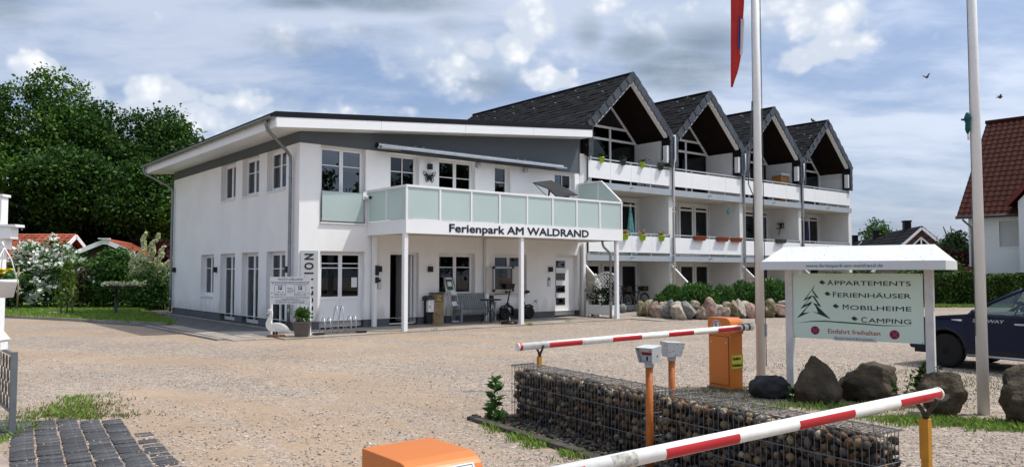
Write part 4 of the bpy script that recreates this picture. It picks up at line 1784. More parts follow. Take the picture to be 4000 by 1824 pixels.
FL_PALE = leafmat('grey_foliage', [(.16, .17, .17), (.26, .26, .27), (.34, .33, .34)], .1)
gt = 'pots hung on the top balcony rail'
flower_pot(11.84, 5.69, LIME, None, 'lime green pot with green plant on top balcony rail, nearest the grey gable wall', gt)
flower_pot(13.01, 5.69, DGREYP, None, 'dark grey pot with dark red plant on top balcony rail, between two lime pots', gt, r0=.13)
flower_pot(14.12, 5.69, LIME, None, 'lime green pot on top balcony rail between two dark grey pots', gt)
flower_pot(15.23, 5.69, DGREYP, FL_PALE, 'dark grey pot with silvery plant at right end of top balcony rail', gt, r0=.14)
gm = 'green flower boxes on the middle balcony rail'
flower_pot(13.10, 2.84, LIME, FL_PINK, 'lime green flower box with pink blossom, partly behind the white balcony corner', gm, r0=.14, h=.22)
flower_pot(14.10, 2.84, LIME, FL_PINK, 'lime green flower box with pale pink blossom right of the teal parasol', gm, r0=.15, h=.22)
flower_pot(15.25, 2.84, LIME, FL_PINK, 'lime green flower box with pink blossom nearest the party wall', gm, r0=.14, h=.22)


def trough(x0, x1, z, m, label, grp):
    t = thing('flower_trough', label, 'flower trough', L((x0 + x1) / 2, -.15, z), BR, grp)
    hw = (x1 - x0) / 2
    b = MB()
    b.add([(-hw * .85, -.07, 0), (hw * .85, -.07, 0), (hw * .85, .05, 0), (-hw * .85, .05, 0), (-hw, -.10, .18), (hw, -.10, .18), (hw, .08, .18), (-hw, .08, .18)],
          [(3, 2, 1, 0), (0, 1, 5, 4), (1, 2, 6, 5), (2, 3, 7, 6), (3, 0, 4, 7)])
    b.box(-hw, hw, -.11, -.09, .15, .19)
    b.box(-hw * .95, hw * .95, -.08, .07, .12, .15, 1)
    b.build('trough', [m, SOIL], t)
    g = np.random.default_rng(int(x0 * 10))
    addmesh('plant', leaves(np.c_[g.uniform(-hw * .7, hw * .7, 10), g.uniform(-.05, .05, 10), g.uniform(.16, .32, 10)], .09, LF_DRY, 1, up=1, ratio=.2), t)
    return t


gq = 'brown troughs on the second middle balcony'
trough(17.29, 18.05, 2.92, TERRA, 'brown trough alone at the left of the second middle balcony rail', gq)
trough(18.89, 19.66, 2.92, TERRA, 'brown trough in the middle of three on the second middle balcony', gq)
trough(19.94, 20.68, 2.92, TERRA, 'brown trough at right end of the second middle balcony, by the party wall', gq)
trough(23.5, 24.27, 2.95, DGREYP, 'grey empty trough on third middle balcony rail right of the flagpole', gq)


def folded_parasol(x, y, z, h, m, m2, label, rtop=.03, rbot=.2, cap=False):
    t = thing('folded_parasol', label, 'parasol', L(x, y, z), BR)
    b = MB()
    b.tube((0, 0, 0), (0, 0, h + .08), .018, n=8)
    b.ball((0, 0, h + .1), .04)
    b.build('pole', PVC, t)
    b = MB()
    n, k = 28, 9
    vs, fs = [], []
    for j in range(k + 1):
        u = j / k
        rr = rtop + (rbot - rtop) * u ** .8
        if cap:
            rr = (.06 + .05 * math.sin(u * PI * .9)) * (1.3 if u > .85 else 1)
        for q in range(n):
            a = 2 * PI * q / n
            f = 1 + .28 * math.cos(a * 7) * u
            vs.append((rr * f * math.cos(a), rr * f * math.sin(a), h - u * (h - (.05 if cap else .12 + .06 * math.cos(a * 3)))))
    for j in range(k):
        for q in range(n):
            fs.append((j * n + q, j * n + (q + 1) % n, (j + 1) * n + (q + 1) % n, (j + 1) * n + q))
    b.add(vs, fs, 0, True)
    b.build('canopy', m, t)
    if cap:
        b = MB()
        b.lathe([(.17, h - .26), (.11, h - .1), (.05, h + .02), (.02, h + .05)], n=12)
        b.build('cap', m2, t)
        b = MB()
        b.lathe([(.13, .45), (.10, .52), (.13, .40)], n=10)
        b.build('strap', m, t)
    return t


folded_parasol(14.12, .5, 2.24, 1.93, TEAL, TEAL, 'folded teal and white patterned parasol on middle balcony beside the white balcony corner')
folded_parasol(27.75, .7, 2.24, 2.2, NAVYF, FLAGW, 'closed navy parasol with pale cap on the far right middle balcony', cap=True)
# white folding chair behind rail
t = thing('folding_chair', 'white folding chair leaning behind the middle balcony rail', 'chair', L(15.0, .7, 2.25), BR)
b = MB()
b.path([(-.24, .1, 0), (-.22, -.05, .85), (-.15, -.07, .92), (.15, -.07, .92), (.22, -.05, .85), (.24, .1, 0)], .014, 6)
b.build('chair_frame', PVC, t)
b = MB()
b.box(-.2, .2, -.05, -.03, .5, .86)
b.build('backrest', PVC, t)
b = MB()
b.box(-.2, .2, -.35, .05, .42, .45)
b.build('seat', PVC, t)
# hanging lanterns
for (x, z, m, lab) in ((16.5, 4.35, PVC, 'white round lantern hanging under second middle balcony ceiling'), (20.45, 4.30, TEAL, 'pale green glass lantern hanging by the party wall of second middle balcony')):
    t = thing('hanging_lantern', lab, 'lantern', L(x, .3, z), BR)
    b = MB()
    b.tube((0, 0, .1), (0, 0, 4.70 - z), .006, n=5)
    b.build('cord', PVC, t)
    b = MB()
    b.ball((0, 0, 0), (.13, .09, .13))
    b.tube((0, 0, .1), (0, 0, .16), .03, n=8)
    b.build('lantern_body', m, t)
# bird feeder on the party wall of the third unit
t = thing('bird_feeder', 'black bird feeder house on the third middle balcony wall', 'bird feeder', L(25.45, 1.0, 3.85), BR)
b = MB()
b.bar((.3, 0, .12), (-.35, -.45, .12), .3, .03)
b.build('feeder_roof', BLACK, t)
b = MB()
for x, y in ((-.3, -.45), (-.1, -.3), (-.2, -.5), (0, -.2)):
    b.bar((x, y, -.08), (x, y, .1), .03, .03)
b.bar((.2, .05, -.1), (-.3, -.5, -.1), .2, .03)
b.bar((.2, .02, -.4), (-.1, -.25, -.1), .03, .03)
b.build('feeder_frame', BLACK, t)
for k in range(2):
    b = MB()
    b.path([(.05 + k * .1 + .05 * math.cos(u), -.12 + k * .1, -.02 + .06 * math.sin(u)) for u in [2 * PI * q / 10 for q in range(10)]], .012, 5, closed=True)
    b.build('feed_ring', PAPER, t)
# wooden hutch and black bench on third top balcony
t = thing('hutch', 'small orange wooden cupboard with slanted grey lid on third top balcony', 'cupboard', L(24.9, .45, 4.95), BR)
b = MB()
for k in range(6):
    b.box(-.32, .32, -.25, -.23, .1 + k * .2, .1 + k * .2 + .194)
b.box(-.32, .32, -.229, .22, .1, 1.3)
b.build('cupboard_body', WOODO, t)
b = MB()
b.add([(-.37, -.32, 1.30), (.37, -.32, 1.30), (.37, .27, 1.42), (-.37, .27, 1.42), (-.37, -.32, 1.42), (.37, -.32, 1.42), (.37, .27, 1.58), (-.37, .27, 1.58)],
      [(3, 2, 1, 0), (4, 5, 6, 7), (0, 1, 5, 4), (1, 2, 6, 5), (2, 3, 7, 6), (3, 0, 4, 7)])
b.build('lid', GREYSLAB, t)
t = thing('patio_chair', 'dark patio chair behind the first top balcony rail', 'chair', L(14.6, .6, 4.95), BR)
b = MB()
b.box(-.28, .28, -.25, .25, .4, .45)
b.build('seat', BLACKPL, t)
b = MB()
b.box(-.28, .28, .22, .26, .45, 1.1)
b.build('backrest', BLACKPL, t)
for x in (-.25, .25):
    for y in (-.22, .22):
        b = MB()
        b.bar((x, y, 0), (x, y, .4), .03, .03)
        b.build('leg', BLACKPL, t)
# butterfly on the wall and black sun canopy on the balcony
t = thing('butterfly_ornament', 'black metal butterfly ornament fixed on the white upper wall', 'ornament', L(4.25, -.03, 4.56), BR)
b = MB()
for s in (-1, 1):
    up_ = [(0, .02), (.05, .06), (.12, .14), (.22, .165), (.21, .08), (.16, .02), (.06, -.02)]
    lo_ = [(0, -.01), (.08, -.02), (.15, -.03), (.15, -.10), (.10, -.16), (.04, -.12)]
    for poly in (up_, lo_):
        P_ = [(s * a, c) for a, c in poly]
        b.path([(a, 0, c) for a, c in P_], .010, 5, closed=True)
        cx = sum(a for a, c in P_) / len(P_)
        cz = sum(c for a, c in P_) / len(P_)
        for a, c in P_[::2]:
            b.tube((s * .01, 0, 0), (a, 0, c), .009, n=5)
        b.prism([(a * .55 + cx * .2, c * .6 + cz * .2) for a, c in P_], 'y', -.004, .004)
b.build('wings', BLACK, t, fix=True)
b = MB()
b.ball((0, -.01, 0), (.02, .02, .09))
for s in (-1, 1):
    b.path([(0, 0, .08), (s * .03, 0, .14), (s * .05, 0, .17)], .004, 5)
b.build('body', BLACK, t)
t = thing('sun_canopy', 'black folded two-panel canopy of a garden seat above the balcony rail', 'canopy', L(8.5, -1.2, 2.98), BR)
b = MB()
q_ = lambda x, y, z: (x - 8.5, y + 1.2, z - 2.98)
b.add([q_(7.01, -1.75, 4.45), q_(7.64, -1.75, 4.31), q_(9.14, -.9, 4.54), q_(8.58, -.9, 4.71)], [(0, 1, 2, 3)])
b.add([q_(7.64, -1.75, 4.31), q_(8.06, -1.75, 4.05), q_(9.84, -.9, 4.29), q_(9.14, -.9, 4.54)], [(0, 1, 2, 3)])
o = b.build('canopy_panel', BLACK, t)
so = o.modifiers.new('solid', 'SOLIDIFY')
so.thickness = .03
b = MB()
for x in (-.35, .45):
    b.path([(x, 0, 0), (x, 0, .9), (x - .06, -.15, 1.36 - .2 * (x > 0))], .03, 6)
b.tube((-1.4, -.5, 1.45), (-.3, -.1, 1.0), .012, n=5)
b.build('canopy_stand', BLACKPL, t)

# ================================================================== THINGS ON THE TERRACE (building frame)
# parcel and letter box with post horn
t = thing('post_box', 'weathered tan post box with yellow horn and black side slots', 'post box', L(4.47, -.15, .03), BR)
b = MB()
b.box(-.19, .19, -.10, .12, 0, .92)
b.build('cabinet', TANBOX, t, bev=.008)
b = MB()
b.box(-.17, .17, -.112, -.101, .66, .91)
b.build('flap', mat('brown_flap', (.20, .145, .085), .5, .15, 4), t)
b = MB()
b.box(-.165, .165, -.112, -.101, .06, .55)
dd = b.build('door', TANBOX, t)
b = MB()
b.box(-.11, -.095, -.122, -.113, .26, .36)
b.build('handle', BLACKPL, dd)
b = MB()
b.box(-.2, .2, -.13, .14, .925, .95)
b.build('lid', BLACKPL, t)
b = MB()
b.path([(-.0 + .045 * math.cos(u), -.118, .83 + .032 * math.sin(u)) for u in [2 * PI * q / 12 for q in range(12)]], .008, 5, closed=True)
b.path([(-.045, -.118, .84), (-.055, -.118, .862), (-.065, -.118, .865)], .007, 5)
b.prism([(.02, .845), (.07, .865), (.07, .825)], 'y', -.12, -.113)
b.build('post_horn', SIGNY, t)
text('Post', .10, SIGNY, t, TR(-.075, -.1135, .71) @ RX(90), bold=.003, width=.15)
b = MB()
b.box(-.40, -.20, -.05, .12, 0, .86)
b.build('side_box', BLACKPL, t)
b = MB()
b.box(-.46, -.201, -.16, .12, .72, .84)
b.build('letter_slot', DGREYP, t)
t = thing('mailbox', 'small white mailbox on the dark left side of the post box', 'mailbox', L(4.13, -.28, .40), BR)
b = MB()
b.box(-.10, .10, -.06, .06, 0, .34)
b.build('box', PVC, t, bev=.008)
b = MB()
b.add([(-.11, -.09, .335), (.11, -.09, .335), (.11, .06, .36), (-.11, .06, .36), (-.11, -.085, .352), (.11, -.085, .352), (.11, .06, .385), (-.11, .06, .385)],
      [(3, 2, 1, 0), (4, 5, 6, 7), (0, 1, 5, 4), (1, 2, 6, 5), (2, 3, 7, 6), (3, 0, 4, 7)])
b.build('lid', PVC, t)
b = MB()
b.tube((0, -.062, .26), (0, -.066, .26), .012, n=8)
b.box(-.05, -.02, -.064, -.0605, .12, .2)
b.box(.02, .03, -.064, -.0605, .06, .1)
b.build('lock', BLACKPL, t)

# brochure stand
t = thing('brochure_stand', 'grey tubular brochure stand with green poster beside the post box', 'stand', L(5.02, -.22, .03), BR)
b = MB()
for x in (-.15, .15):
    b.path([(x, -.2, .06), (x, -.1, .55), (x - .02, .0, .9), (x - .06, .14, 1.42)], .014, 6)
    b.path([(x, .2, .03), (x - .02, .02, .8)], .012, 6)
b.build('stand_frame', ALU, t)
b = MB()
b.box(-.19, .19, -.26, -.16, .02, .08)
b.build('foot', ALU, t, bev=.01)
M = TR(-.07, .10, 1.18) @ RX(-16)
b = MB()
b.box(-.17, .17, -.012, .012, -.22, .24, 0, M)
po = b.build('poster_frame', ALU, t)
b = MB()
b.box(-.115, .115, -.02, -.013, -.17, .18, 0, M)
b.box(-.075, .075, -.024, -.021, -.05, .10, 1, M)
b.build('poster', [GREENM, PAPER], po)
for z, dy in ((.86, -.05), (.52, -.12)):
    b = MB()
    b.box(-.14, .14, dy - .06, dy + .06, z, z + .012)
    b.add([(-.12, dy - .05, z + .02), (.1, dy - .05, z + .02), (.08, dy + .06, z + .15), (-.1, dy + .06, z + .15)], [(0, 1, 2, 3)], 1)
    b.build('tray', [ALU, PAPER], t)

# garden bench
t = thing('garden_bench', 'grey slatted garden bench against the wall under the window', 'bench', L(5.80, -.24, .03), BR)
for k in range(15):
    x = -.58 + k * .083
    b = MB()
    b.bar((x, .10, .44), (x - .0, .20, .84), .05, .018, up=(0, 1, 0))
    b.build('slat', GREYW, t)
b = MB()
b.bar((-.68, .205, .86), (.68, .205, .86), .05, .09)
b.bar((-.66, .09, .42), (.66, .09, .42), .05, .06)
for x in (-.66, .66):
    b.bar((x, .05, .36), (x, .21, .88), .06, .05, up=(0, 1, 0))
b.build('back_frame', GREYW, t, bev=.006)
for k in range(5):
    b = MB()
    b.box(-.66, .66, -.30 + k * .085, -.30 + k * .085 + .07, .39, .415)
    b.build('seat_slat', GREYW, t)
for x in (-.66, .66):
    for y in (-.28, .12):
        b = MB()
        b.box(x - .03, x + .03, y - .03, y + .03, 0, .60 if y < 0 else .42)
        b.build('leg', GREYW, t, bev=.004)
    b = MB()
    b.bar((x, -.33, .615), (x, .14, .615), .07, .035)
    b.build('armrest', GREYW, t, bev=.006)
b = MB()
b.box(-.63, .63, -.30, -.27, .31, .385)
b.build('apron', GREYW, t)

# round table
t = thing('bistro_table', 'round black bistro table standing in front of the bench', 'table', L(5.92, -.98, .03), BR)
b = MB()
b.lathe([(.0, .70), (.33, .70), (.345, .715), (.345, .735), (.33, .742), (0, .742)], n=32)
b.build('tabletop', BLACKPL, t)
for k in range(4):
    a = PI / 4 + k * PI / 2 + .2
    ca, sa = math.cos(a), math.sin(a)
    b = MB()
    b.path([(.09 * ca, .09 * sa, .70), (.07 * ca, .07 * sa, .4), (.09 * ca, .09 * sa, .3), (.27 * ca, .27 * sa, .12), (.28 * ca, .28 * sa, 0)], .013, 7)
    b.build('leg', BLACKPL, t)
for z in (.6, .36):
    b = MB()
    b.path([(.085 * math.cos(u), .085 * math.sin(u), z) for u in [2 * PI * q / 16 for q in range(16)]], .008, 5, closed=True)
    b.build('ring', BLACKPL, t)
# metal ash column
t = thing('ash_bin', 'slim steel ash bin against the wall between table and scooter', 'ash bin', L(6.62, -.14, .03), BR)
b = MB()
b.tube((0, 0, 0), (0, 0, .62), .075, n=14)
b.build('bin_body', ALU, t)
b = MB()
b.tube((0, 0, .62), (0, 0, .82), .077, n=14)
b.build('bin_top', BLACKPL, t)


def wheel(parent, c, r, w, axis='y', spokes=5, tm=TYRE, rm=None):
    """tyre with rim and hub, axle along local y"""
    wp = MB()
    pr = [(r * .70, -w / 2 * .8), (r * .93, -w / 2), (r, -w / 4), (r, w / 4), (r * .93, w / 2), (r * .70, w / 2 * .8), (r * .70, -w / 2 * .8)]
    M = TR(*c) @ RX(90)
    wp.lathe(pr[:-1], n=28, M=M)
    wo = wp.build('wheel', tm, parent)
    b = MB()
    b.path([(c[0] + r * .68 * math.cos(u), c[1], c[2] + r * .68 * math.sin(u)) for u in [2 * PI * q / 24 for q in range(24)]], r * .05, 6, closed=True)
    for k in range(spokes):
        u = 2 * PI * k / spokes + .3
        b.bar((c[0], c[1], c[2]), (c[0] + r * .68 * math.cos(u), c[1], c[2] + r * .68 * math.sin(u)), r * .10, r * .07)
    b.tube((c[0], c[1] - w * .4, c[2]), (c[0], c[1] + w * .4, c[2]), r * .2, n=12)
    b.build('rim', rm or BLACKPL, wo)
    return wo


# kick scooter with seat
t = thing('electric_scooter', 'black electric scooter with seat and fat tyres parked along the wall', 'scooter', L(7.62, -.22, .03), BR)
wheel(t, (-.52, 0, .21), .21, .10, rm=ALU)
wheel(t, (.55, 0, .21), .21, .11)
b = MB()
b.box(-.20, .38, -.09, .09, .26, .36)
b.build('deck', BLACKPL, t, bev=.02)
b = MB()
b.box(-.18, .36, -.08, .08, .14, .26)
b.build('battery_case', BLACK, t, bev=.02)
b = MB()
b.path([(-.52, .09, .21), (-.42, .07, .52), (-.36, .04, .55)], .02, 7)
b.path([(-.52, -.09, .21), (-.42, -.07, .52), (-.36, -.04, .55)], .02, 7)
b.path([(-.40, 0, .50), (-.22, 0, .42), (-.12, 0, .30)], [.05, .05, .045], 8)
b.path([(-.41, 0, .48), (-.33, 0, .80), (-.27, 0, 1.08)], .025, 8)
b.build('steering_column', BLACKPL, t)
b = MB()
b.path([(-.33, .28, 1.10), (-.27, 0, 1.08), (-.33, -.28, 1.10)], .016, 7)
b.build('handlebar', BLACK, t)
b = MB()
b.add([(-.55, -.16, 1.02), (-.26, -.16, 1.02), (-.26, .16, 1.02), (-.55, .16, 1.02), (-.62, -.2, 1.2), (-.22, -.2, 1.2), (-.22, .2, 1.2), (-.62, .2, 1.2)],
      [(3, 2, 1, 0), (0, 1, 5, 4), (1, 2, 6, 5), (2, 3, 7, 6), (3, 0, 4, 7)])
b.build('basket', BLACKPL, t)
b = MB()
b.ball((-.47, -.05, .92), .05)
b.build('headlamp', DGREYP, t)
b = MB()
b.path([(-.74, 0, .34), (-.66, 0, .44), (-.52, 0, .47), (-.38, 0, .43)], .025, 6)
b.path([(.32, 0, .36), (.42, 0, .45), (.58, 0, .47), (.72, 0, .40)], .035, 6)
b.build('mudguard', BLACKPL, t)
b = MB()
b.path([(.18, 0, .36), (.30, 0, .70), (.34, 0, .86)], .022, 7)
b.tube((.30, 0, .62), (.42, 0, .36), .018, n=6)
b.build('seat_post', BLACKPL, t)
b = MB()
b.ball((.36, 0, .90), (.16, .10, .05))
b.ball((.46, 0, .92), (.09, .12, .05))
b.build('saddle', BLACK, t)
# parasol foot beside the post
t = thing('parasol_foot', 'low round black parasol foot on slabs left of the middle balcony post', 'parasol foot', L(6.05, -1.75, .03), BR)
b = MB()
b.lathe([(.0, 0), (.26, 0), (.27, .05), (.2, .09), (.04, .10), (.04, .2), (.0, .2)], n=24)
b.build('foot_plate', BLACKPL, t)
b = MB()
b.tube((0, 0, .2), (0, 0, .24), .03, n=10)
b.build('socket', BLACK, t)

# notice board in front of the second window
t = thing('notice_board', 'framed glass notice board with orange sheet on white panel before the window', 'notice board', L(7.06, -.16, .9), BR)
b = MB()
b.box(-.69, .69, -.01, .01, .02, .90)
b.box(-.66, -.60, .011, .14, .1, .8)
b.box(.60, .66, .011, .14, .1, .8)
b.build('back_panel', mat('warm_white_panel', (.56, .54, .49), .6, .04, 2), t)
b = MB()
b.box(-.40, .40, -.05, -.011, .11, .86)
case = b.build('case', mat('board_grey', (.22, .23, .22), .6, .06, 2), t)
b = MB()
for x0, x1, z0, z1 in ((-.42, .42, .83, .88), (-.42, .42, .09, .14), (-.42, -.37, .141, .829), (.37, .42, .141, .829)):
    b.box(x0, x1, -.075, -.03, z0, z1)
b.build('case_frame', ALU, t, bev=.004)
for x in (-.40, .40):
    for z in (.11, .86):
        b = MB()
        b.box(x - .045, x + .045, -.08, -.028, z - .04, z + .04)
        b.build('corner_cap', BLACKPL, case, bev=.008)
SORANGE = mat('orange_paper', (.62, .12, .03), .7, .05, 3)
for (x0, x1, z0, z1, m, nm) in ((-.16, -.03, .34, .80, GREENM, 'green_leaflets'), (.03, .26, .30, .52, SORANGE, 'orange_sheet'), (.17, .31, .50, .82, PAPER, 'white_sheet'), (.03, .2, .16, .29, SILVER, 'grey_sheet')):
    b = MB()
    b.box(x0, x1, -.058, -.052, z0, z1)
    if m is GREENM:
        for k in (1, 2):
            b.box(x0, x1, -.0595, -.0585, z0 + k * .153 - .004, z0 + k * .153 + .004, 1)
    b.build(nm, [m, PAPER], t)
b = MB()
b.quad((-.37, -.068, .14), (.37, -.068, .14), (.37, -.068, .83), (-.37, -.068, .83))
b.build('glass', GLASS, t)

# planter box with trellis (set across the terrace end)
t = thing('trellis_planter', 'white planter box with arched lattice trellis and climbing shrub at terrace end', 'planter', L(10.75, -1.18, .03), BR + R(-90))
b = MB()
b.box(-.56, .56, -.19, .19, .10, .44)
b.box(-.58, .58, -.20, -.191, .38, .44)
b.build('box', PVC, t)
b = MB()
b.box(-.52, .52, -.17, .17, .40, .441)
b.build('soil', SOIL, t)
for x in (-.55, .55):
    for y in (-.19, .19):
        b = MB()
        b.box(x - .035, x + .035, y - .035, y + .035, 0, .50)
        b.ball((x, y, .53), .04)
        b.build('post', PVC, t)
b = MB()
for x in (-.53, .53):
    b.box(x - .025, x + .025, .17, .21, .44, 1.42)
arch = [(-.53 + 1.06 * k / 12, .19, 1.40 + .17 * math.sin(PI * k / 12)) for k in range(13)]
for p, q in zip(arch, arch[1:]):
    b.bar(p, q, .05, .05)
b.ball((-.53, .19, 1.48), .045)
b.ball((.53, .19, 1.48), .045)
b.build('trellis_frame', PVC, t)
for s in (-1, 1):
    for k in range(-10, 11):
        c = k * .105
        pts = []
        for u in np.linspace(-1.2, 1.2, 61):
            x, z = u * .7, .95 + s * u * .7 + c * 1.4
            top = 1.40 + .17 * math.sin(PI * min(max((x + .53) / 1.06, 0), 1))
            if abs(x) < .52 and .48 < z < top:
                pts.append((x, z))
        if len(pts) > 2:
            b = MB()
            b.bar((pts[0][0], .185 + .008 * s, pts[0][1]), (pts[-1][0], .185 + .008 * s, pts[-1][1]), .028, .012, up=(0, 1, 0))
            b.build('lath', PVC, t)
g = np.random.default_rng(21)
P = crown_points(21, [((-.32, -.02, .75), (.28, .2, .38)), ((.05, .0, .68), (.35, .2, .3)), ((.35, .05, .85), (.25, .18, .4))], 230, .07, 24)
addmesh('shrub', leaves(P, .11, LF_DARK, 22, ratio=.42), t)
b = MB()
for x in (-.35, 0, .35):
    b.path([(x, 0, .42), (x + .04, .02, .8), (x - .05, .03, 1.15)], .01, 5)
b.build('stem', BARK, t)
t = thing('folded_trolley', 'folded grey and black hand trolley leaning by the last terrace post', 'trolley', L(10.98, -.35, .03), BR)
b = MB()
b.path([(0, -.1, .1), (-.12, .12, .95)], .016, 6)
b.path([(.14, -.25, .1), (-.02, .02, .95)], .016, 6)
b.bar((-.14, .12, .95), (0, .02, .97), .04, .05)
b.build('trolley_frame', ALU, t)
for x, y in ((0, -.1), (.14, -.25)):
    b = MB()
    b.tube((x - .02, y, .09), (x + .02, y, .09), .08, n=14)
    b.build('wheel', BLACKPL, t)


# bicycles
def bicycle(label, x, y, rz, m):
    t = thing('bicycle', label, 'bicycle', L(x, y, .03), BR + R(rz), 'bicycles under the first balcony')
    for cx in (-.52, .52):
        wo = MB()
        wo.path([(cx + .335 * math.cos(u), 0, .345 + .335 * math.sin(u)) for u in [2 * PI * q / 30 for q in range(30)]], .019, 7, closed=True)
        w_ = wo.build('wheel', TYRE, t)
        b = MB()
        b.path([(cx + .31 * math.cos(u), 0, .345 + .31 * math.sin(u)) for u in [2 * PI * q / 30 for q in range(30)]], .010, 5, closed=True)
        for k in range(16):
            u = 2 * PI * k / 16
            b.tube((cx, 0, .345), (cx + .31 * math.cos(u), 0, .345 + .31 * math.sin(u)), .0025, n=4)
        b.tube((cx, -.05, .345), (cx, .05, .345), .028, n=8)
        b.build('rim', ALU, w_)
    b = MB()
    for p, q, r_ in (((-.38, 0, .82), (-.08, 0, .30), .02), ((-.40, 0, .72), (.10, 0, .78), .02), ((-.08, 0, .30), (.14, 0, .86), .018), ((-.08, 0, .30), (.52, 0, .345), .012), ((.12, 0, .76), (.52, 0, .345), .012),
                     ((-.40, 0, .92), (-.52, 0, .345), .016), ((-.38, 0, .84), (-.42, 0, 1.0), .016)):
        b.tube(p, q, r_, n=7)
    b.build('bike_frame', m, t)
    b = MB()
    b.path([(-.30, .28, 1.04), (-.42, .1, 1.03), (-.42, -.1, 1.03), (-.30, -.28, 1.04)], .014, 6)
    b.build('handlebar', BLACKPL, t)
    b = MB()
    b.ball((.16, 0, .94), (.14, .08, .04))
    b.build('saddle', BLACKPL, t)
    b = MB()
    b.box(.28, .62, -.13, .13, .80, 1.0)
    b.build('basket', mat('wicker_dark', (.045, .03, .02), .8, .3, 40), t)
    b = MB()
    b.path([(.52 + .37 * math.cos(u), 0, .345 + .37 * math.sin(u)) for u in np.linspace(.2, 2.6, 9)], .02, 5)
    b.build('mudguard', BLACKPL, t)
    return t


bicycle('black bicycle with wicker basket parked under the first balcony, nearer the boulders', 14.95, .9, 8, BLACKPL)
bicycle('black bicycle half hidden behind the white balcony post under the first balcony', 13.6, .55, 14, mat('dark_blue_frame', (.02, .025, .05), .4, .1, 4))
t = thing('storage_bag', 'pale grey storage bag on the floor beside the bicycles', 'bag', L(13.35, .25, .03), BR)
b = MB()
b.ball((0, 0, .17), (.20, .13, .19))
b.build('bag', mat('grey_bag', (.20, .205, .205), .8, .2, 6), t)
b = MB()
b.path([(-.10, 0, .33), (0, 0, .46), (.10, 0, .33)], .012, 5)
b.build('bag_strap', BLACKPL, t)

# bicycle rack
t = thing('bicycle_rack', 'galvanised bicycle rack with one tall and two low loops by the reception door', 'bicycle rack', L(.36, -1.80, .03), BR)
b = MB()
b.bar((-.55, 0, .02), (.55, 0, .02), .05, .04)
b.bar((-.55, .32, .02), (.55, .32, .02), .05, .04)
b.build('base_rail', GALV, t)
for (x, h) in ((-.42, .42), (-.26, .42), (-.06, .72), (.10, .72), (.32, .45), (.46, .45)):
    b = MB()
    b.path([(x, .30, .03), (x, .30, h * .45), (x, .22, h * .75), (x, .17, h * .95), (x, .11, h), (x, .05, h * .93), (x, .0, h * .55), (x, -.0, .03)], .012, 7)
    b.build('loop', ALU, t)
for x in (-.6, .6):
    b = MB()
    b.box(x - .12, x + .12, -.1, .1, 0, .05)
    b.build('foot_plate', BLACKPL, t)

# ================================================================== WELCOME SIGN, SWAN, POT
WS = (-5.62, 19.52, -.05)
t = thing('welcome_sign', 'white two-post welcome board with two blue parking symbols near the reception corner', 'sign', WS, R(-9))
for x in (-.52, .52):
    b = MB()
    b.box(x - .025, x + .025, 0, .05, 0, 1.02)
    b.build('post', PVC, t)
b = MB()
b.box(-.55, .55, -.012, -.001, .86, 1.55)
bd = b.build('board', mat('board_white', (.70, .71, .72), .45, .02, 1), t)
BX = RX(90)
dep = -.0135
text('Herzlich willkommen', .10, mat('print_mauve', (.16, .10, .12), .6, .05, 3), bd, TR(-.34, dep, 1.46) @ BX, shear=.35, width=.68, ext=.001)
for (s_, z, wdt, sz) in (('Besucher und neu eintreffende Gaeste bitte an der Rezeption anmelden', 1.408, 1.04, .03), ('Bitte nehmen Sie Ihren Hund in der gesamten Ferienanlage an die Leine', 1.372, .98, .03),
                          ('Der Zutritt ist nur angemeldeten Personen gestattet', 1.022, 1.02, .032), ('zu unangemeldeten Gaesten bitten wir um', .975, .48, .028),
                          ('Beachtung der Ruhezeiten von 13 - 15 Uhr und von 22 - 7 Uhr', .945, .78, .028), ('Wir wuenschen Ihnen einen angenehmen Aufenthalt', .893, .78, .042)):
    s_ = s_.replace('Gaeste', 'Gäste').replace('wuenschen', 'wünschen')
    text(s_, sz, PRINTK, bd, TR(-wdt / 2, dep, z) @ BX, width=wdt, ext=.001, bold=.0006)
for k, z in enumerate((1.262, 1.226, 1.190, 1.154)):
    s_ = ('Fahrzeuge', 'auf Parkplätze', 'neben den Häusern', 'abstellen')[k]
    text(s_, .026, PRINTK, bd, TR(-.075, dep, z) @ BX, width=(.11, .16, .2, .15)[k], ext=.001)
for xc_, l1, l2 in ((-.27, 'App. 1 - 8', 'Haus 1 - 15 + 19'), (.27, 'App. 9 - 19', 'Haus 16 - 18')):
    b = MB()
    for x0, x1, z0, z1 in ((-.152, .152, 1.335, 1.341), (-.152, .152, 1.075, 1.081), (-.152, -.147, 1.081, 1.335), (.147, .152, 1.081, 1.335)):
        b.box(xc_ + x0, xc_ + x1, dep - .001, -.0125, z0, z1)
    b.build('box_outline', PRINTK, bd)
    b = MB()
    b.box(xc_ - .048, xc_ + .048, dep - .001, -.0125, 1.222, 1.316)
    b.build('parking_symbol', PRINTB, bd)
    text('P', .095, PAPER, bd, TR(xc_ - .024, dep - .0025, 1.234) @ BX, bold=.003, ext=.001)
    text(l1, .034, PRINTK, bd, TR(xc_ - .08, dep, 1.15) @ BX, width=.16, ext=.001, bold=.0008)
    text(l2, .034, PRINTK, bd, TR(xc_ - .13, dep, 1.10) @ BX, width=.26, ext=.001, bold=.0008)
for x, s in ((-.49, -1), (.49, 1)):
    b = MB()
    b.box(x - .035, x + .035, dep - .001, -.0125, 1.133, 1.139)
    b.prism([(x + s * .04, 1.136), (x + s * .015, 1.147), (x + s * .015, 1.125)], 'y', dep - .001, -.0125)
    b.build('arrow', PRINTK, bd, fix=True)

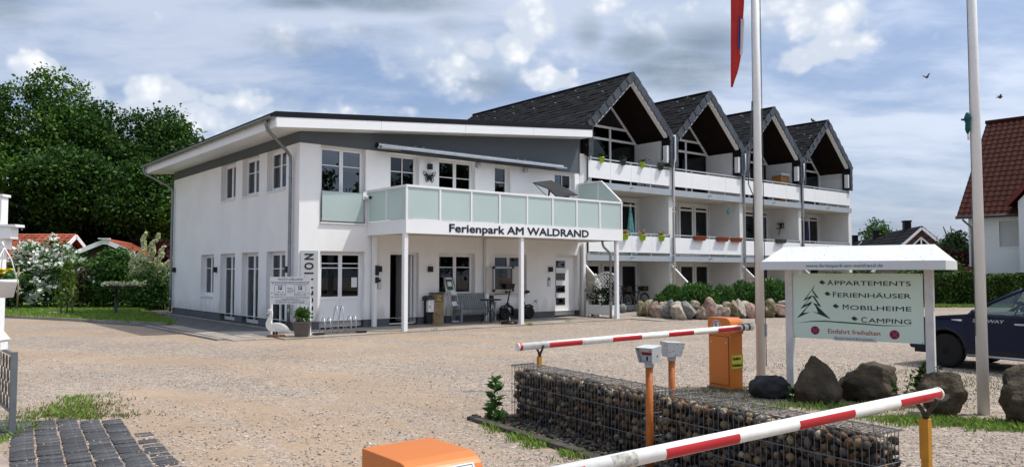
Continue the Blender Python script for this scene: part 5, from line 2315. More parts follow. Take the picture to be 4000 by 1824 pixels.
t = thing('swan_figure', 'white wooden swan cut-out figure standing on a wood block', 'swan figure', (-5.80, 19.02, .09), R(-6))
t.scale = (.70, .70, .72)
out = [(-.29, .86), (-.34, .84), (-.345, .78), (-.36, .70), (-.365, .68), (-.31, .70), (-.295, .76), (-.26, .77), (-.245, .72), (-.27, .62), (-.35, .50), (-.40, .38), (-.38, .24), (-.30, .14), (-.18, .10),
       (.0, .09), (.2, .10), (.42, .075), (.56, .06), (.60, .075), (.50, .13), (.45, .19), (.36, .28), (.22, .36), (.05, .40), (-.08, .40), (-.16, .37), (-.20, .40), (-.20, .48), (-.16, .60), (-.15, .72), (-.18, .82), (-.24, .865)]
b = MB()
b.prism(out, 'y', -.03, .03)
b.build('body', BARW, t, bev=.006, fix=True)
wing = [(-.12, .36), (.02, .385), (.16, .35), (.30, .27), (.42, .17), (.44, .12), (.36, .14), (.22, .15), (.05, .19), (-.08, .25)]
b = MB()
b.prism(wing, 'y', -.05, -.031)
b.build('wing', BARW, t, bev=.004, fix=True)
b = MB()
b.prism([(-.345, .79), (-.30, .80), (-.30, .765), (-.335, .755)], 'y', -.034, .034)
b.box(-.37, -.335, -.02, .02, .66, .72)
b.build('beak', BLACK, t, fix=True)
for x in (-.10, .0):
    b = MB()
    b.box(x - .025, x + .025, -.035, .035, -.02, .10)
    b.box(x - .08, x + .03, -.045, .045, -.022, -.002)
    b.build('foot', BLACK, t)
t = thing('wood_block', 'split brown wood block under the white swan figure', 'wood block', (-5.81, 19.0, 0), R(-6))
t.scale = (.70, .8, .78)
b = MB()
b.prism([(-.30, 0), (.16, 0), (.18, .06), (.16, .115), (-.26, .108), (-.29, .07)], 'y', -.11, .11)
b.build('block', BLOCKW, t, bev=.01, fix=True)
b = MB()
b.prism([(.18, 0), (.34, 0), (.30, .07), (.24, .12), (.19, .10)], 'y', -.08, .10)
b.build('split_piece', BLOCKW, t, bev=.01, fix=True)
t = thing('potted_shrub', 'square taupe planter with round clipped dark green shrub beside the swan', 'potted plant', (-5.2, 19.12, 0), R(8))
b = MB()
b.add([(-.15, -.15, 0), (.15, -.15, 0), (.15, .15, 0), (-.15, .15, 0), (-.21, -.21, .40), (.21, -.21, .40), (.21, .21, .40), (-.21, .21, .40),
       (-.18, -.18, .40), (.18, -.18, .40), (.18, .18, .40), (-.18, .18, .40), (-.17, -.17, .35), (.17, -.17, .35), (.17, .17, .35), (-.17, .17, .35)],
      [(3, 2, 1, 0), (0, 1, 5, 4), (1, 2, 6, 5), (2, 3, 7, 6), (3, 0, 4, 7), (4, 5, 9, 8), (5, 6, 10, 9), (6, 7, 11, 10), (7, 4, 8, 11), (8, 9, 13, 12), (9, 10, 14, 13), (10, 11, 15, 14), (11, 8, 12, 15), (12, 13, 14, 15)])
b.box(-.215, .215, -.215, -.19, .36, .40)
b.build('pot', TAUPE, t, bev=.006)
P = crown_points(5, [((0, 0, .52), (.20, .20, .2)), ((-.05, .02, .62), (.13, .13, .12)), ((.08, 0, .58), (.13, .13, .13))], 800, .022, 70)
addmesh('shrub', leaves(P, .042, LF_SHRUB, 6, ratio=.5), t)
b = MB()
b.tube((0, 0, .34), (0, 0, .55), .02, n=6)
b.build('stem', BARK, t)

# ================================================================== GABIONS (road frame)
GD = math.atan2(D1.y, D1.x)
pebble_meshes = []


def pebble(seed, m):
    V, F = ICO[2] if False else ICO[1]
    g = random.Random(seed)
    off = Vector((g.uniform(-9, 9), g.uniform(-9, 9), 0))
    sx, sy, sz = g.uniform(.8, 1.15), g.uniform(.6, .9), g.uniform(.55, 1.0)
    W = []
    for p in V:
        v = Vector(p)
        k = 1 + .22 * noise.noise(v * .9 + off)
        W.append((v.x * sx * k, v.y * sy * k, v.z * sz * k))
    return npmesh('stone', np.array(W), F, m, smooth=True)


for i in range(15):
    pebble_meshes.append(pebble(i, PEBS[(0, 1, 2, 0, 1, 3, 0, 2, 1, 4, 2, 0, 1, 2, 3)[i]]))


def gabion(label, loc, ln, seed, h=.60, th=.29):
    t = thing('gabion', label, 'gabion', (loc[0], loc[1], 0), GD, 'stone-filled gabions between the two barriers')
    g = random.Random(seed)
    top = h - .055
    nx, nz = int(ln / .069), int(top / .066)
    n = 0
    for r_ in range(nz):
        for c in range(nx):
            n += 1
            x = (c + .5 + (.25 if r_ % 2 else -.25)) * ln / nx + g.uniform(-.012, .012)
            if n > 296 or not .03 < x < ln - .03:
                continue
            z = (r_ + .5) * top / nz + g.uniform(-.012, .012)
            s = g.choice((.029, .033, .036, .038, .042))
            M = TR(x, .045 + g.uniform(-.012, .02), z) @ Matrix.Rotation(g.uniform(0, 6.3), 4, 'Y') @ Matrix.Rotation(g.uniform(-.6, .6), 4, 'Z') @ Matrix.Diagonal((s, s, s * 1.05, 1))
            piece('stone', g.choice(pebble_meshes), t, M)
    # the rest of the fill: second layer, top, ends, back
    V, F = ICO[1]
    vs, fs, mi = [], [], []
    k = 0
    ng = np.random.default_rng(seed)
    pts = [(ng.uniform(.02, ln - .02), ng.uniform(.085, .12), ng.uniform(.03, top - .03)) for i in range(620)]
    pts += [(ng.uniform(.03, ln - .03), ng.uniform(.05, th - .04), top - ng.uniform(0, .05)) for i in range(420)]
    pts += [(ng.choice([.035, ln - .035]) + ng.uniform(-.01, .01), ng.uniform(.04, th - .04), ng.uniform(.03, top)) for i in range(190)]
    pts += [(ng.uniform(.02, ln - .02), th - .05 + ng.uniform(-.02, .02), ng.uniform(.03, top)) for i in range(420)]
    for p in pts:
        s = ng.uniform(.026, .044)
        q = Matrix.Rotation(ng.uniform(0, 6.3), 3, 'Z') @ Matrix.Rotation(ng.uniform(-.7, .7), 3, 'X')
        W = (V * np.array([1, .75, .75]) * (1 + .15 * ng.uniform(-1, 1, 3)) * s) @ np.array(q).T + np.array(p)
        vs.append(W)
        fs.append(F + k * len(V))
        mi += [int(ng.choice([0, 1, 2, 0, 1, 2, 3, 4]))] * len(F)
        k += 1
    addmesh('stone_fill', npmesh('stone_fill', np.concatenate(vs), np.concatenate(fs), PEBS, True, mi), t, 'stuff')
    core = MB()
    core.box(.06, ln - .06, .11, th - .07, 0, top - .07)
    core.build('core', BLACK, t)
    # welded wire cage: every wire a piece
    wm = {}

    def wire(p, q, r=.0027):
        p, q = Vector(p), Vector(q)
        Lw = (q - p).length
        key = (round(Lw, 3), r)
        if key not in wm:
            b = MB()
            b.tube((0, 0, 0), (0, 0, Lw), r, n=5, cap=False)
            wm[key] = b.mesh('wire', GALV)
        piece('wire', wm[key], t, TR(*p) @ (q - p).to_track_quat('Z', 'Y').to_matrix().to_4x4())
    nv = int(ln / .05)
    for i in range(nv + 1):
        x = ln * i / nv
        wire((x, 0, 0), (x, 0, h))
    for i in range(0, nv + 1, 3):
        wire((ln * i / nv, th, 0), (ln * i / nv, th, h))
    for z in (0.006, .2, .4, h):
        for dy in (-.005, .005):
            wire((-.02, dy, z), (ln + .02, dy, z))
        wire((-.02, th, z), (ln + .02, th, z))
        for x in (0, ln):
            wire((x, 0, z), (x, th, z))
            wire((x + .007, 0, z), (x + .007, th, z))
    for i in range(1, 7):
        y = th * i / 7
        wire((-.01, y, h + .003), (ln + .01, y, h + .003))
        for x in (0, ln):
            wire((x, y, 0), (x, y, h))
    m = int(ln / .2)
    for i in range(m + 1):
        x = ln * i / m
        wire((x, -.01, h + .008), (x, th + .01, h + .008), .0034)
    return t


gabion('far gabion of dark cobbles in a wire cage, ending beneath the far barrier tip', (0.0, 8.62), 2.16, 4)
gabion('near gabion of mixed pebbles in a wire cage behind the near barrier arm', (1.235, 6.70), 2.04, 9)

# concrete edging and pebble bed along the gabions
edge_row = tag(bpy.data.objects.new('drive_kerb', None), kind='structure')
col.objects.link(edge_row)
K0 = Vector((-.46, 8.66, 0))
for i in range(6):
    b = MB()
    a, c = K0 + D1 * (1.0 * i), K0 + D1 * (1.0 * i + .985)
    z = .035 + .006 * math.sin(i * 2.1)
    b.bar(a + Vector((0, 0, z - .03)), c + Vector((0, 0, z - .03 + .004)), .11, .07)
    b.build('kerb_stone', mat('mossy_concrete', (.085, .072, .055), .9, .35, 5, .6, 40) if i == 0 else bpy.data.materials['mossy_concrete'], edge_row, bev=.012)


def bed():
    ng = np.random.default_rng(12)
    V, F = ICO[1]
    vs, fs, mi = [], [], []
    for k in range(900):
        p = K0 + D1 * ng.uniform(-.1, 5.4) + D2 * ng.uniform(.08, .46)
        s = ng.uniform(.016, .036)
        q = Matrix.Rotation(ng.uniform(0, 6.3), 3, 'Z')
        W = (V * np.array([1, .75, .5]) * s) @ np.array(q).T + np.array((p.x, p.y, .012 + .014 * ng.uniform()))
        vs.append(W)
        fs.append(F + k * len(V))
        mi += [int(ng.choice([0, 0, 0, 1, 2, 0]))] * len(F)
    tag(addmesh('pebble_bed', npmesh('pebble_bed', np.concatenate(vs), np.concatenate(fs), PEBS, True, mi)), kind='stuff')


bed()
sheet('bed_soil', [(p.x, p.y) for p in (K0 + D2 * .04, K0 + D1 * 5.8 + D2 * .04, K0 + D1 * 5.8 + D2 * .75, K0 + D2 * .75)], .006, SOIL)

# ================================================================== BARRIERS


def barrier_cabinet(label, loc, w, sticker):
    t = thing('barrier_cabinet', label, 'barrier cabinet', (*loc, 0), DR, 'orange barrier cabinets')
    hw = w / 2
    b = MB()
    b.box(-hw + .008, hw - .008, -.20, .20, .03, .80)
    b.build('housing', ORANGE, t, bev=.008)
    b = MB()
    b.box(-hw - .01, hw + .01, -.22, .22, 0, .035)
    b.build('base_frame', mat('cabinet_base', (.22, .17, .12), .8, .3, 10) if sticker == 0 else bpy.data.materials['cabinet_base'], t)
    rr = .10
    prof = [(.205, .78), (-.215, .78)] + [(-.215 + rr - rr * math.cos(u), 1.0 - rr + rr * math.sin(u)) for u in [PI / 2 * k / 8 for k in range(9)]] + [(.205, 1.0)]
    b = MB()
    b.prism(prof, 'x', -hw, hw)
    b.build('hood', ORANGE, t, bev=.004, fix=True)
    b = MB()
    b.box(-hw - .002, -hw + .007, -.165, .175, .08, .74)
    d = b.build('door', ORANGE, t, bev=.004)
    b = MB()
    b.box(-hw + .0075, -hw + .0078, -.172, .182, .073, .747)
    b.build('door_gap', BLACK, t)
    for y in (-.13, .14):
        b = MB()
        b.tube((-hw - .002, y, .66), (-hw - .007, y, .66), .012, n=10)
        b.build('lock', ALU, d)
    return t


CABF = (2.996, 10.847)
CABN = (-.373, 3.353)
cf = barrier_cabinet('whole orange barrier cabinet with no-walking sign standing by the flagpole', CABF, .256, 0)
cn = barrier_cabinet('near orange barrier cabinet at the bottom picture edge, white sticker on its front', CABN, .30, 1)
cn.scale = (1.2, 1.0, .87)
cn.location = Vector(cn.location) - D1 * .041
cn.rotation_euler = (0, 0, DR + R(6))
# round no-pedestrians sign on the hood's side
b = MB()
M = TR(-.130, .045, .885) @ RZ(-90) @ RX(90)
b.lathe([(0, 0), (.082, 0), (.082, .002), (0, .002)], n=32, M=M)
sg_ = b.build('prohibition_sign', PAPER, cf, fix=True)
b = MB()
b.path([Vector(M @ Vector((.068 * math.cos(u), .068 * math.sin(u), .0025))) for u in [2 * PI * q / 32 for q in range(32)]], .0065, 4, closed=True)
b.build('red_ring', PRINTR, sg_)
b = MB()
for a, c, wd in (((-.05, .048), (.05, -.048), .009),):
    b.bar(M @ Vector((*a, .0035)), M @ Vector((*c, .0035)), .001, wd)
b.build('red_slash', PRINTR, sg_)
b = MB()
b.ball(tuple(M @ Vector((0, .045, .003))), .010)
for a, c, wd in (((0, .032), (.002, -.004), .022), ((.002, -.002), (-.016, -.05), .012), ((.002, -.002), (.020, -.048), .012), ((-.004, .028), (-.024, .004), .008), ((.004, .028), (.026, .010), .008)):
    b.bar(M @ Vector((*a, .0032)), M @ Vector((*c, .0032)), .0012, wd, up=(1, 0, 0))
b.build('walking_figure', PRINTK, sg_)
# yellow plate on its front
b = MB()
b.box(-.116, .118, -.2075, -.2055, .30, .50)
yp = b.build('yellow_plate', SIGNY, cf)
b = MB()
for x0, x1, z0, z1 in ((-.111, .113, .492, .496), (-.111, .113, .304, .308), (-.111, -.107, .308, .492), (.109, .113, .308, .492)):
    b.box(x0, x1, -.2085, -.2076, z0, z1)
b.build('plate_border', PRINTK, yp)
text('Einfahrt', .06, PRINTK, yp, TR(-.082, -.2085, .425) @ RX(90), width=.155, ext=.001, bold=.002)
text('freihalten!', .06, PRINTK, yp, TR(-.096, -.2085, .335) @ RX(90), width=.19, ext=.001, bold=.002)
# sticker with drawing on the near cabinet's front
def wrap(x0, x1, prof_, off):
    """thin patch following the hood's rounded front between profile points"""
    b = MB()
    vs = []
    for yy, zz, ny, nz in prof_:
        vs += [(x0, yy + ny * off, zz + nz * off), (x1, yy + ny * off, zz + nz * off)]
    b.add(vs, [(2 * i, 2 * i + 1, 2 * i + 3, 2 * i + 2) for i in range(len(prof_) - 1)], 0, True)
    return b


rr_ = .10
pf = lambda u: (-.215 + rr_ - rr_ * math.cos(u), 1.0 - rr_ + rr_ * math.sin(u), -math.cos(u), math.sin(u))
low_ = lambda z: (-.215, z, -1, 0)
st = wrap(-.02, .115, [pf(R(38)), pf(R(25)), pf(R(12)), pf(0), low_(.80)], .0015).build('sticker', mat('sticker_white', (.60, .63, .66), .4, .04, 5), cn)
for x0, x1, pr in ((-.012, .107, [pf(R(34)), pf(R(32.5))]), (-.012, -.0095, [pf(R(32.5)), pf(R(15)), pf(0), low_(.80)]), (.1045, .107, [pf(R(32.5)), pf(R(15)), pf(0), low_(.80)])):
    wrap(x0, x1, pr, .0025).build('sticker_border', DGREYP, st)
PG = mat('print_grey', (.10, .105, .11), .5, .1, 4)
wrap(.022, .082, [pf(R(24)), pf(R(18))], .0025).build('drawing', PG, st)
wrap(.048, .078, [pf(R(18)), pf(R(6)), pf(0), low_(.875)], .0025).build('drawing', PG, st)


def strip(b, p, q, r, a0=-50, a1=34, n=9):
    p, q = Vector(p), Vector(q)
    d = (q - p).normalized()
    f = (D1 - d * D1.dot(d)).normalized()
    u = Vector((0, 0, 1)) - d * d.z
    u = (u - f * u.dot(f)).normalized()
    vs = []
    for i in range(n + 1):
        a = R(a0 + (a1 - a0) * i / n)
        o = (f * math.cos(a) + u * math.sin(a)) * r
        vs += [p + o, q + o]
    b.add(vs, [(2 * i, 2 * i + 1, 2 * i + 3, 2 * i + 2) for i in range(n)], 0, True)


def barrier_arm(label, p0, p1, r, cuts):
    """striped tube from the cabinet (p0) to its tip (p1); cuts are (s0,s1) red stretches measured from the tip as fractions"""
    p0, p1 = Vector(p0), Vector(p1)
    d = (p1 - p0)
    t = thing('boom_barrier', label, 'barrier boom', p0, 0, 'red and white barrier booms')
    at = lambda f: d * (1 - f)
    b = MB()
    b.tube(at(1), at(0), r, n=20)
    b.build('tube', BARW, t)
    for s0, s1 in cuts:
        b = MB()
        strip(b, at(s0), at(s1), r + .0012)
        b.build('red_stripe', BARR, t)
    b = MB()
    b.tube(at(0) - d.normalized() * .01, at(0) + d.normalized() * .004, r + .004, n=20)
    b.build('end_cap', BARW, t)
    return t


pF = Vector((CABF[0], CABF[1], 0)) + D1 * .275
pN = Vector((CABN[0], CABN[1], 0)) + D1 * .33
a0, a1 = pF + D2 * .24 + Vector((0, 0, .875)), pF - D2 * 3.66 + Vector((0, 0, .80))
fa = barrier_arm('far red and white barrier arm lying from the orange cabinet to a forked rest', a0, a1, .041, [((3.66 - s1) / 3.9, (3.66 - s0) / 3.9) for s0, s1 in ((2.774, 3.248), (1.841, 2.308), (.937, 1.383), (.033, .481))])
b = MB()
b.path([(Vector(a1) - Vector(a0)) * .988, (Vector(a1) - Vector(a0)) * .998], .0425, 20, cap=False)
b.build('red_ring', BARR, fa)
b = MB()
dv = (Vector(a1) - Vector(a0)).normalized()
for s in (.08, .20):
    b.tube(dv * s, dv * (s + .03), .046, n=16)
b.build('strap', BLACK, fa)
b = MB()
b.box(-.2, .02, -.0, .075, -.05, .05)
o = b.build('mounting_bracket', ALU, fa)
o.rotation_euler = (0, 0, DR)
n0, n1 = pN - D2 * .12 + Vector((0, 0, .768)), pN + D2 * 3.456 + Vector((0, 0, .870))
na = barrier_arm('near red and white barrier arm crossing the lower right in front of the gabions', n0, n1, .0365, [((2.88 - s1) / 2.98, (2.88 - s0) / 2.98) for s0, s1 in ((2.491, 2.868), (1.698, 2.108), (.887, 1.306), (.08, .49))])
b = MB()
dn = n1 - n0
strip(b, dn * (.72 / 2.98), dn * (.84 / 2.98), .038, -40, 70)
b.build('peeling_tape', mat('peeling_tape', (.50, .48, .42), .7, .35, 40), na)


def fork_rest(label, x, y, h, m, s=1.0):
    t = thing('barrier_rest', label, 'barrier rest', (x, y, 0), DR, 'forked rests of the barrier arms')
    b = MB()
    b.box(-.02 * s, .02 * s, -.02 * s, .02 * s, 0, h - .10)
    b.build('post', m, t, bev=.003)
    b = MB()
    b.box(-.02 * s - .004, -.02 * s + .012, -.024 * s, .024 * s, h - .35, h - .10)
    b.build('post_sleeve', m, t)
    b = MB()
    b.path([(0, -.075, h + .035), (0, -.055, h - .01), (0, -.015, h - .06), (0, 0, h - .12)], .013, 7)
    b.path([(0, .075, h + .035), (0, .055, h - .01), (0, .015, h - .06), (0, 0, h - .12)], .013, 7)
    b.build('fork', RUST, t)
    return t


fork_rest('forked rusty rest post behind the far gabion, under the far barrier tip', .315, 8.815, .775, YELLOWO)
q_ = pN + D2 * 3.31
fork_rest('yellow post with rusty fork under the near barrier tip', q_.x, q_.y, .828, YELLOWO, 1.2)


def key_post(label, x, y, h, rz, front):
    t = thing('key_switch_post', label, 'key switch post', (x, y, 0), rz, 'orange posts with grey key boxes')
    b = MB()
    b.tube((0, 0, 0), (0, 0, h), .031, n=18)
    b.build('post', ORANGED, t)
    b = MB()
    b.tube((0, 0, h - .005), (0, 0, h + .035), .038, n=16)
    b.build('collar', GREYMETAL, t)
    b = MB()
    z0, z1 = h + .035, h + .165
    w0, w1, d0, d1 = .062, .08, .065, .078
    o = [(-w0, -d0, z0), (w0, -d0, z0), (w0, d0, z0), (-w0, d0, z0), (-w1, -d1 - .02, z1 - .004), (w1, -d1 - .02, z1 - .004), (w1, d1, z1 + .008), (-w1, d1, z1 + .008)]
    k = .006
    i_ = [(-w0 + k, -d0, z0 + k), (w0 - k, -d0, z0 + k), (w1 - k, -d1 - .02, z1 - k), (-w1 + k, -d1 - .02, z1 - k)]
    back = [(a, b_ + .045, c) for a, b_, c in i_]
    vs = o + i_ + back
    fs = [(3, 2, 1, 0), (4, 5, 6, 7), (1, 2, 6, 5), (2, 3, 7, 6), (3, 0, 4, 7), (0, 1, 9, 8), (1, 5, 10, 9), (5, 4, 11, 10), (4, 0, 8, 11),
          (8, 9, 13, 12), (9, 10, 14, 13), (10, 11, 15, 14), (11, 8, 12, 15), (12, 13, 14, 15)]
    b.add(vs, fs)
    hb = b.build('key_box', KEYBOX, t)
    b = MB()
    b.box(-w0 + .008, w0 - .008, -d0 + .03, -d0 + .036, z0 + .008, z0 + .07)
    b.build('face_plate', GREYMETAL, hb)
    b = MB()
    b.box(-.05, .05, -d0 + .022, -d0 + .03, z0 + .075, z0 + .12)
    b.build('red_label', PRINTR, hb)
    b = MB()
    b.box(-.04, .04, -d0 + .012, -d0 + .029, z0 + .066, z0 + .074)
    b.ball((0, -d0 + .03, z0 + .035), (.009, .006, .02))
    b.tube((w0, .01, z0 + .055), (w0 + .012, .01, z0 + .055), .007, n=8)
    b.build('key_slot', BLACK, hb)
    return t


key_post('orange post with open-fronted key box with red label, standing in front of the gabion gap', 1.135, 6.40, .86, DR - R(70), 1)
key_post('orange post with scratched grey key box seen from behind, standing beyond the gabions', 1.47, 7.12, .83, DR + R(75), 0)

# ================================================================== INFO SIGN
SGR = math.atan2(-.62, .785)
t = thing('info_sign', 'pale green park information board on two white posts under a hipped white roof', 'sign', (4.455, 9.975, 0), SGR)
for x in (-.85, .85):
    b = MB()
    b.box(x - .048, x + .048, -.05, .05, 0, 1.69)
    b.build('post', SIGNPOST, t, bev=.005)
b = MB()
b.box(-.795, .785, -.03, -.018, .755, 1.617)
bd = b.build('board', SIGNG, t)
a_, e_, rg = 1.09, .40, .92
b = MB()
V8 = [(-a_, -e_, 1.667), (a_, -e_, 1.667), (a_, e_, 1.667), (-a_, e_, 1.667), (-a_, -e_, 1.772), (a_, -e_, 1.772), (a_, e_, 1.772), (-a_, e_, 1.772), (-rg, -.02, 1.975), (rg, -.02, 1.975), (rg, .02, 1.975), (-rg, .02, 1.975)]
b.add(V8, [(3, 2, 1, 0), (4, 5, 9, 8), (5, 6, 10, 9), (6, 7, 11, 10), (7, 4, 8, 11), (8, 9, 10, 11)])
rf = b.build('sign_roof', SIGNW, t)
e2 = e_ + .008
for nm, x0, x1, y0, y1 in (('front', -a_, a_, -e2, -e_), ('back', -a_, a_, e_, e2), ('left', -a_ - .008, -a_, -e2, e2), ('right', a_, a_ + .008, -e2, e2)):
    b = MB()
    b.box(x0, x1, y0, y1, 1.664, 1.774)
    b.build('fascia_board', mat('sign_fascia', (.62, .63, .63), .5, .03, 3) if nm == 'front' else bpy.data.materials['sign_fascia'], t)
B_ = lambda x, z: TR(x, -.0315, z) @ RX(90)
for s_, x, x1, z, c1 in (('Appartements', -.344, .652, 1.464, 1), ('Ferienhäuser', -.284, .65, 1.308, 1), ('Mobilheime', -.164, .65, 1.149, 1), ('Camping', .061, .645, .992, 1)):
    # small capitals: first letter taller
    q1 = text(s_[0], .098, PRINTK, bd, B_(x, z), ext=.0008, bold=.0006, sx=1.12)
    w1 = max(v.co.x for v in q1.data.vertices)
    text(s_[1:].upper(), .082, PRINTK, bd, B_(x + w1 + .018, z), ext=.0008, bold=.0006, width=x1 - x - w1 - .018)
for x, z in ((-.415, 1.50), (-.35, 1.351), (-.248, 1.192), (-.021, 1.038)):
    b = MB()
    b.prism([(x + .012, z - .037), (x + .05, z - .006), (x + .016, z + .02)], 'y', -.0312, -.0302)
    b.build('diamond_shade', mat('print_grey_green', (.20, .25, .20), .5, .05, 3) if 'print_grey_green' not in bpy.data.materials else bpy.data.materials['print_grey_green'], bd, fix=True)
    b = MB()
    b.prism([(x - .034, z), (x, z - .03), (x + .034, z), (x, z + .03)], 'y', -.0330, -.0313)
    b.build('diamond', GREEND, bd, fix=True)
b = MB()
T = [(-.511, 1.475), (-.458, 1.288), (-.538, 1.314), (-.43, 1.174), (-.526, 1.216), (-.311, 1.021), (-.560, 1.115), (-.476, 1.093), (-.520, 1.170), (-.455, 1.188), (-.555, 1.275), (-.478, 1.300), (-.543, 1.40)]
b.add([(x, -.0316, z) for x, z in [(-.500, 1.48), (-.540, 1.405), (-.455, 1.285), (-.545, 1.318), (-.515, 1.313), (-.425, 1.172), (-.53, 1.214), (-.500, 1.206), (-.311, 1.018), (-.560, 1.115), (-.470, 1.095), (-.500, 1.175), (-.535, 1.225), (-.470, 1.205), (-.525, 1.290), (-.550, 1.325), (-.492, 1.300), (-.540, 1.375)]],
      [(0, 1, 17), (1, 2, 16, 17), (2, 3, 16), (3, 4, 16), (4, 5, 13, 14), (3, 15, 14, 4), (5, 6, 12, 13), (6, 7, 11, 12), (7, 8, 10, 11), (8, 9, 10)])
b.add([(x, -.0316, z) for x, z in [(-.500, 1.48), (-.53, 1.425), (-.665, 1.245), (-.551, 1.300), (-.705, 1.138), (-.560, 1.209), (-.755, 1.014), (-.567, 1.105), (-.665, 1.085), (-.545, 1.245), (-.645, 1.195), (-.545, 1.325), (-.62, 1.285), (-.54, 1.405)]],
      [(0, 1, 13), (1, 2, 12, 13), (2, 3, 11, 12), (3, 4, 10, 11), (4, 5, 9, 10), (5, 6, 8, 9), (6, 7, 8)])
b.build('fir_emblem', GREEND, bd)
pts = [(-.753, .946), (-.563, .979), (-.378, .989), (-.02, .976), (.322, .961), (.688, .974)]
b = MB()
up_, lo_ = [], []
for i, (x, z) in enumerate(pts):
    h_ = (.0, .006, .008, .009, .006, .0)[i]
    up_.append((x, z + h_))
    lo_.append((x, z - h_))
b.add([(x, -.0312, z) for x, z in up_ + lo_[::-1]], [tuple(range(12))])
b.build('green_swoosh', GREENM, bd)
text('Einfahrt freihalten', .085, PRINTR, bd, B_(-.348, .832), width=.636, ext=.0008, bold=.0006)
for cx, cz, cr in ((-.513, .863, .056), (.453, .854, .058)):
    b = MB()
    M = TR(cx, -.0302, cz) @ RX(90)
    b.lathe([(0, 0), (cr, 0), (cr, .0015), (0, .0015)], n=28, M=M)
    no = b.build('no_stopping_symbol', PRINTR, bd, fix=True)
    b = MB()
    for k in range(4):
        u0, u1 = PI / 4 + k * PI / 2 + .19 - PI / 4 + PI / 4 - .0, 0
        a = k * PI / 2
        poly = []
        for u in np.linspace(a - .52, a + .52, 6):
            poly.append((cx + cr * .76 * math.cos(u), cz + cr * .76 * math.sin(u)))
        poly.append((cx + cr * .22 * math.cos(a), cz + cr * .22 * math.sin(a)))
        b.add([(x, -.0322, z) for x, z in poly], [tuple(range(len(poly)))])
    b.build('blue_fields', PRINTB, no)
b = MB()
b.box(-.277, .241, -.036, -.0305, .743, .803)
vp = b.build('visitor_plate', mat('plate_light', (.58, .62, .58), .4, .03, 3), bd)
text('Besucher bitte im Büro anmelden.', .034, PRINTK, vp, TR(-.262, -.0372, .764) @ RX(90), width=.48, ext=.0006)
text('www.ferienpark-am-waldrand.de', .058, PRINTT, t, TR(-.495, -e2 - .0012, 1.698) @ RX(90), width=.915, shear=.25, ext=.0008, bold=.0006)
for x in (-.78, 0, .765):
    for z in (1.60, .77):
        b = MB()
        b.ball((x, -.031, z), .006)
        b.build('screw', DGREYP, bd)

# ================================================================== FLAGPOLES
def flagpole(label, x, y, h, right=True):
    t = thing('flagpole', label, 'flagpole', (x, y, 0), 0, 'white flagpoles')
    b = MB()
    b.tube((0, 0, 0), (0, 0, h), .064, .045, n=24)
    b.ball((0, 0, h), .06)
    b.build('pole', POLEW, t)
    b = MB()
    if right:
        b.tube((.072, -.02, .3), (.06, -.02, h - .1), .006, n=5)
    b.tube((-.073, -.01, .9), (-.055, -.01, h - .1), .004, n=5)
    b.build('halyard', mat('rope', (.10, .11, .12), .8, .2, 20) if 'rope' not in bpy.data.materials else bpy.data.materials['rope'], t)
    if right:
        b = MB()
        b.box(.062, .085, -.035, .035, .72, .9)
        b.build('cleat', GREYMETAL, t)
    return t


f1 = flagpole('white flagpole behind the orange cabinet, carrying the red flag', 3.54, 11.0, 7.6)
f2 = flagpole('white flagpole between the info sign and the rightmost boulder, without a flag', 5.43, 8.93, 7.4, False)
b = MB()
b.path([(-.07, 0, 4.1), (-.10, 0, 3.4), (-.14, 0, 2.9), (-.075, -.02, 2.72), (-.08, 0, 2.4)], .008, 5)
b.build('loose_rope', bpy.data.materials['rope'], f1)
t = thing('folded_flag', 'small bunch of teal cloth tied to the right flagpole', 'flag', (5.43, 8.93, 3.38), 0)
b = MB()
b.lathe([(.01, -.13), (.028, -.08), (.024, 0), (.04, .05), (.015, .12)], c=(-.09, 0, 0), n=9)
b.tube((-.09, 0, .03), (-.16, 0, .04), .012, n=6)
b.build('cloth', mat('teal_cloth', (.01, .12, .11), .9, .3, 12), t)
b = MB()
b.tube((-.085, 0, -.2), (-.085, 0, -.12), .012, n=7)
b.build('clip', PAPER, t)
# hanging flag
t = thing('flag', 'red flag with white and blue hanging limp from the left flagpole', 'flag', (3.54, 11.0, 4.1), 0)
def cloth(name, x0f, x1f, z0, z1, m, ph, amp, yoff=0):
    n, k = 14, 30
    vs = []
    for j in range(k + 1):
        u = j / k
        z = z0 + (z1 - z0) * u
        for i in range(n + 1):
            s = i / n
            x = x0f(u) + (x1f(u) - x0f(u)) * s
            vs.append((x, yoff + amp * math.sin(s * 9 + ph + u * 2.2) * (.4 + u * .6), z))
    fs = [(j * (n + 1) + i, j * (n + 1) + i + 1, (j + 1) * (n + 1) + i + 1, (j + 1) * (n + 1) + i) for j in range(k) for i in range(n)]
    b = MB()
    b.add(vs, fs, 0, True)
    b.build(name, m, t)
def interp(zs, xs):
    return lambda z: float(np.interp(z, zs, xs))


fl = interp([.20, .45, 1.2, 3.3], [-.372, -.37, -.355, -.33])
fr_ = interp([.20, .27, .44, .67, 1.15, 1.45, 3.3], [-.345, -.325, -.262, -.215, -.185, -.165, -.13])
cloth('red_field', lambda u: fl(.20 + 3.1 * u), lambda u: fr_(.20 + 3.1 * u), .20, 3.3, FLAGR, .3, .03)
cloth('white_field', lambda u: -.245 + .015 * u, lambda u: fr_(.66 + .52 * u) + .004, .66, 1.18, FLAGW, 1.0, .012, -.05)
cloth('blue_field', lambda u: -.275 + .02 * u, lambda u: -.246 + .012 * u, .74, 1.24, FLAGB, 2.0, .008, -.05)

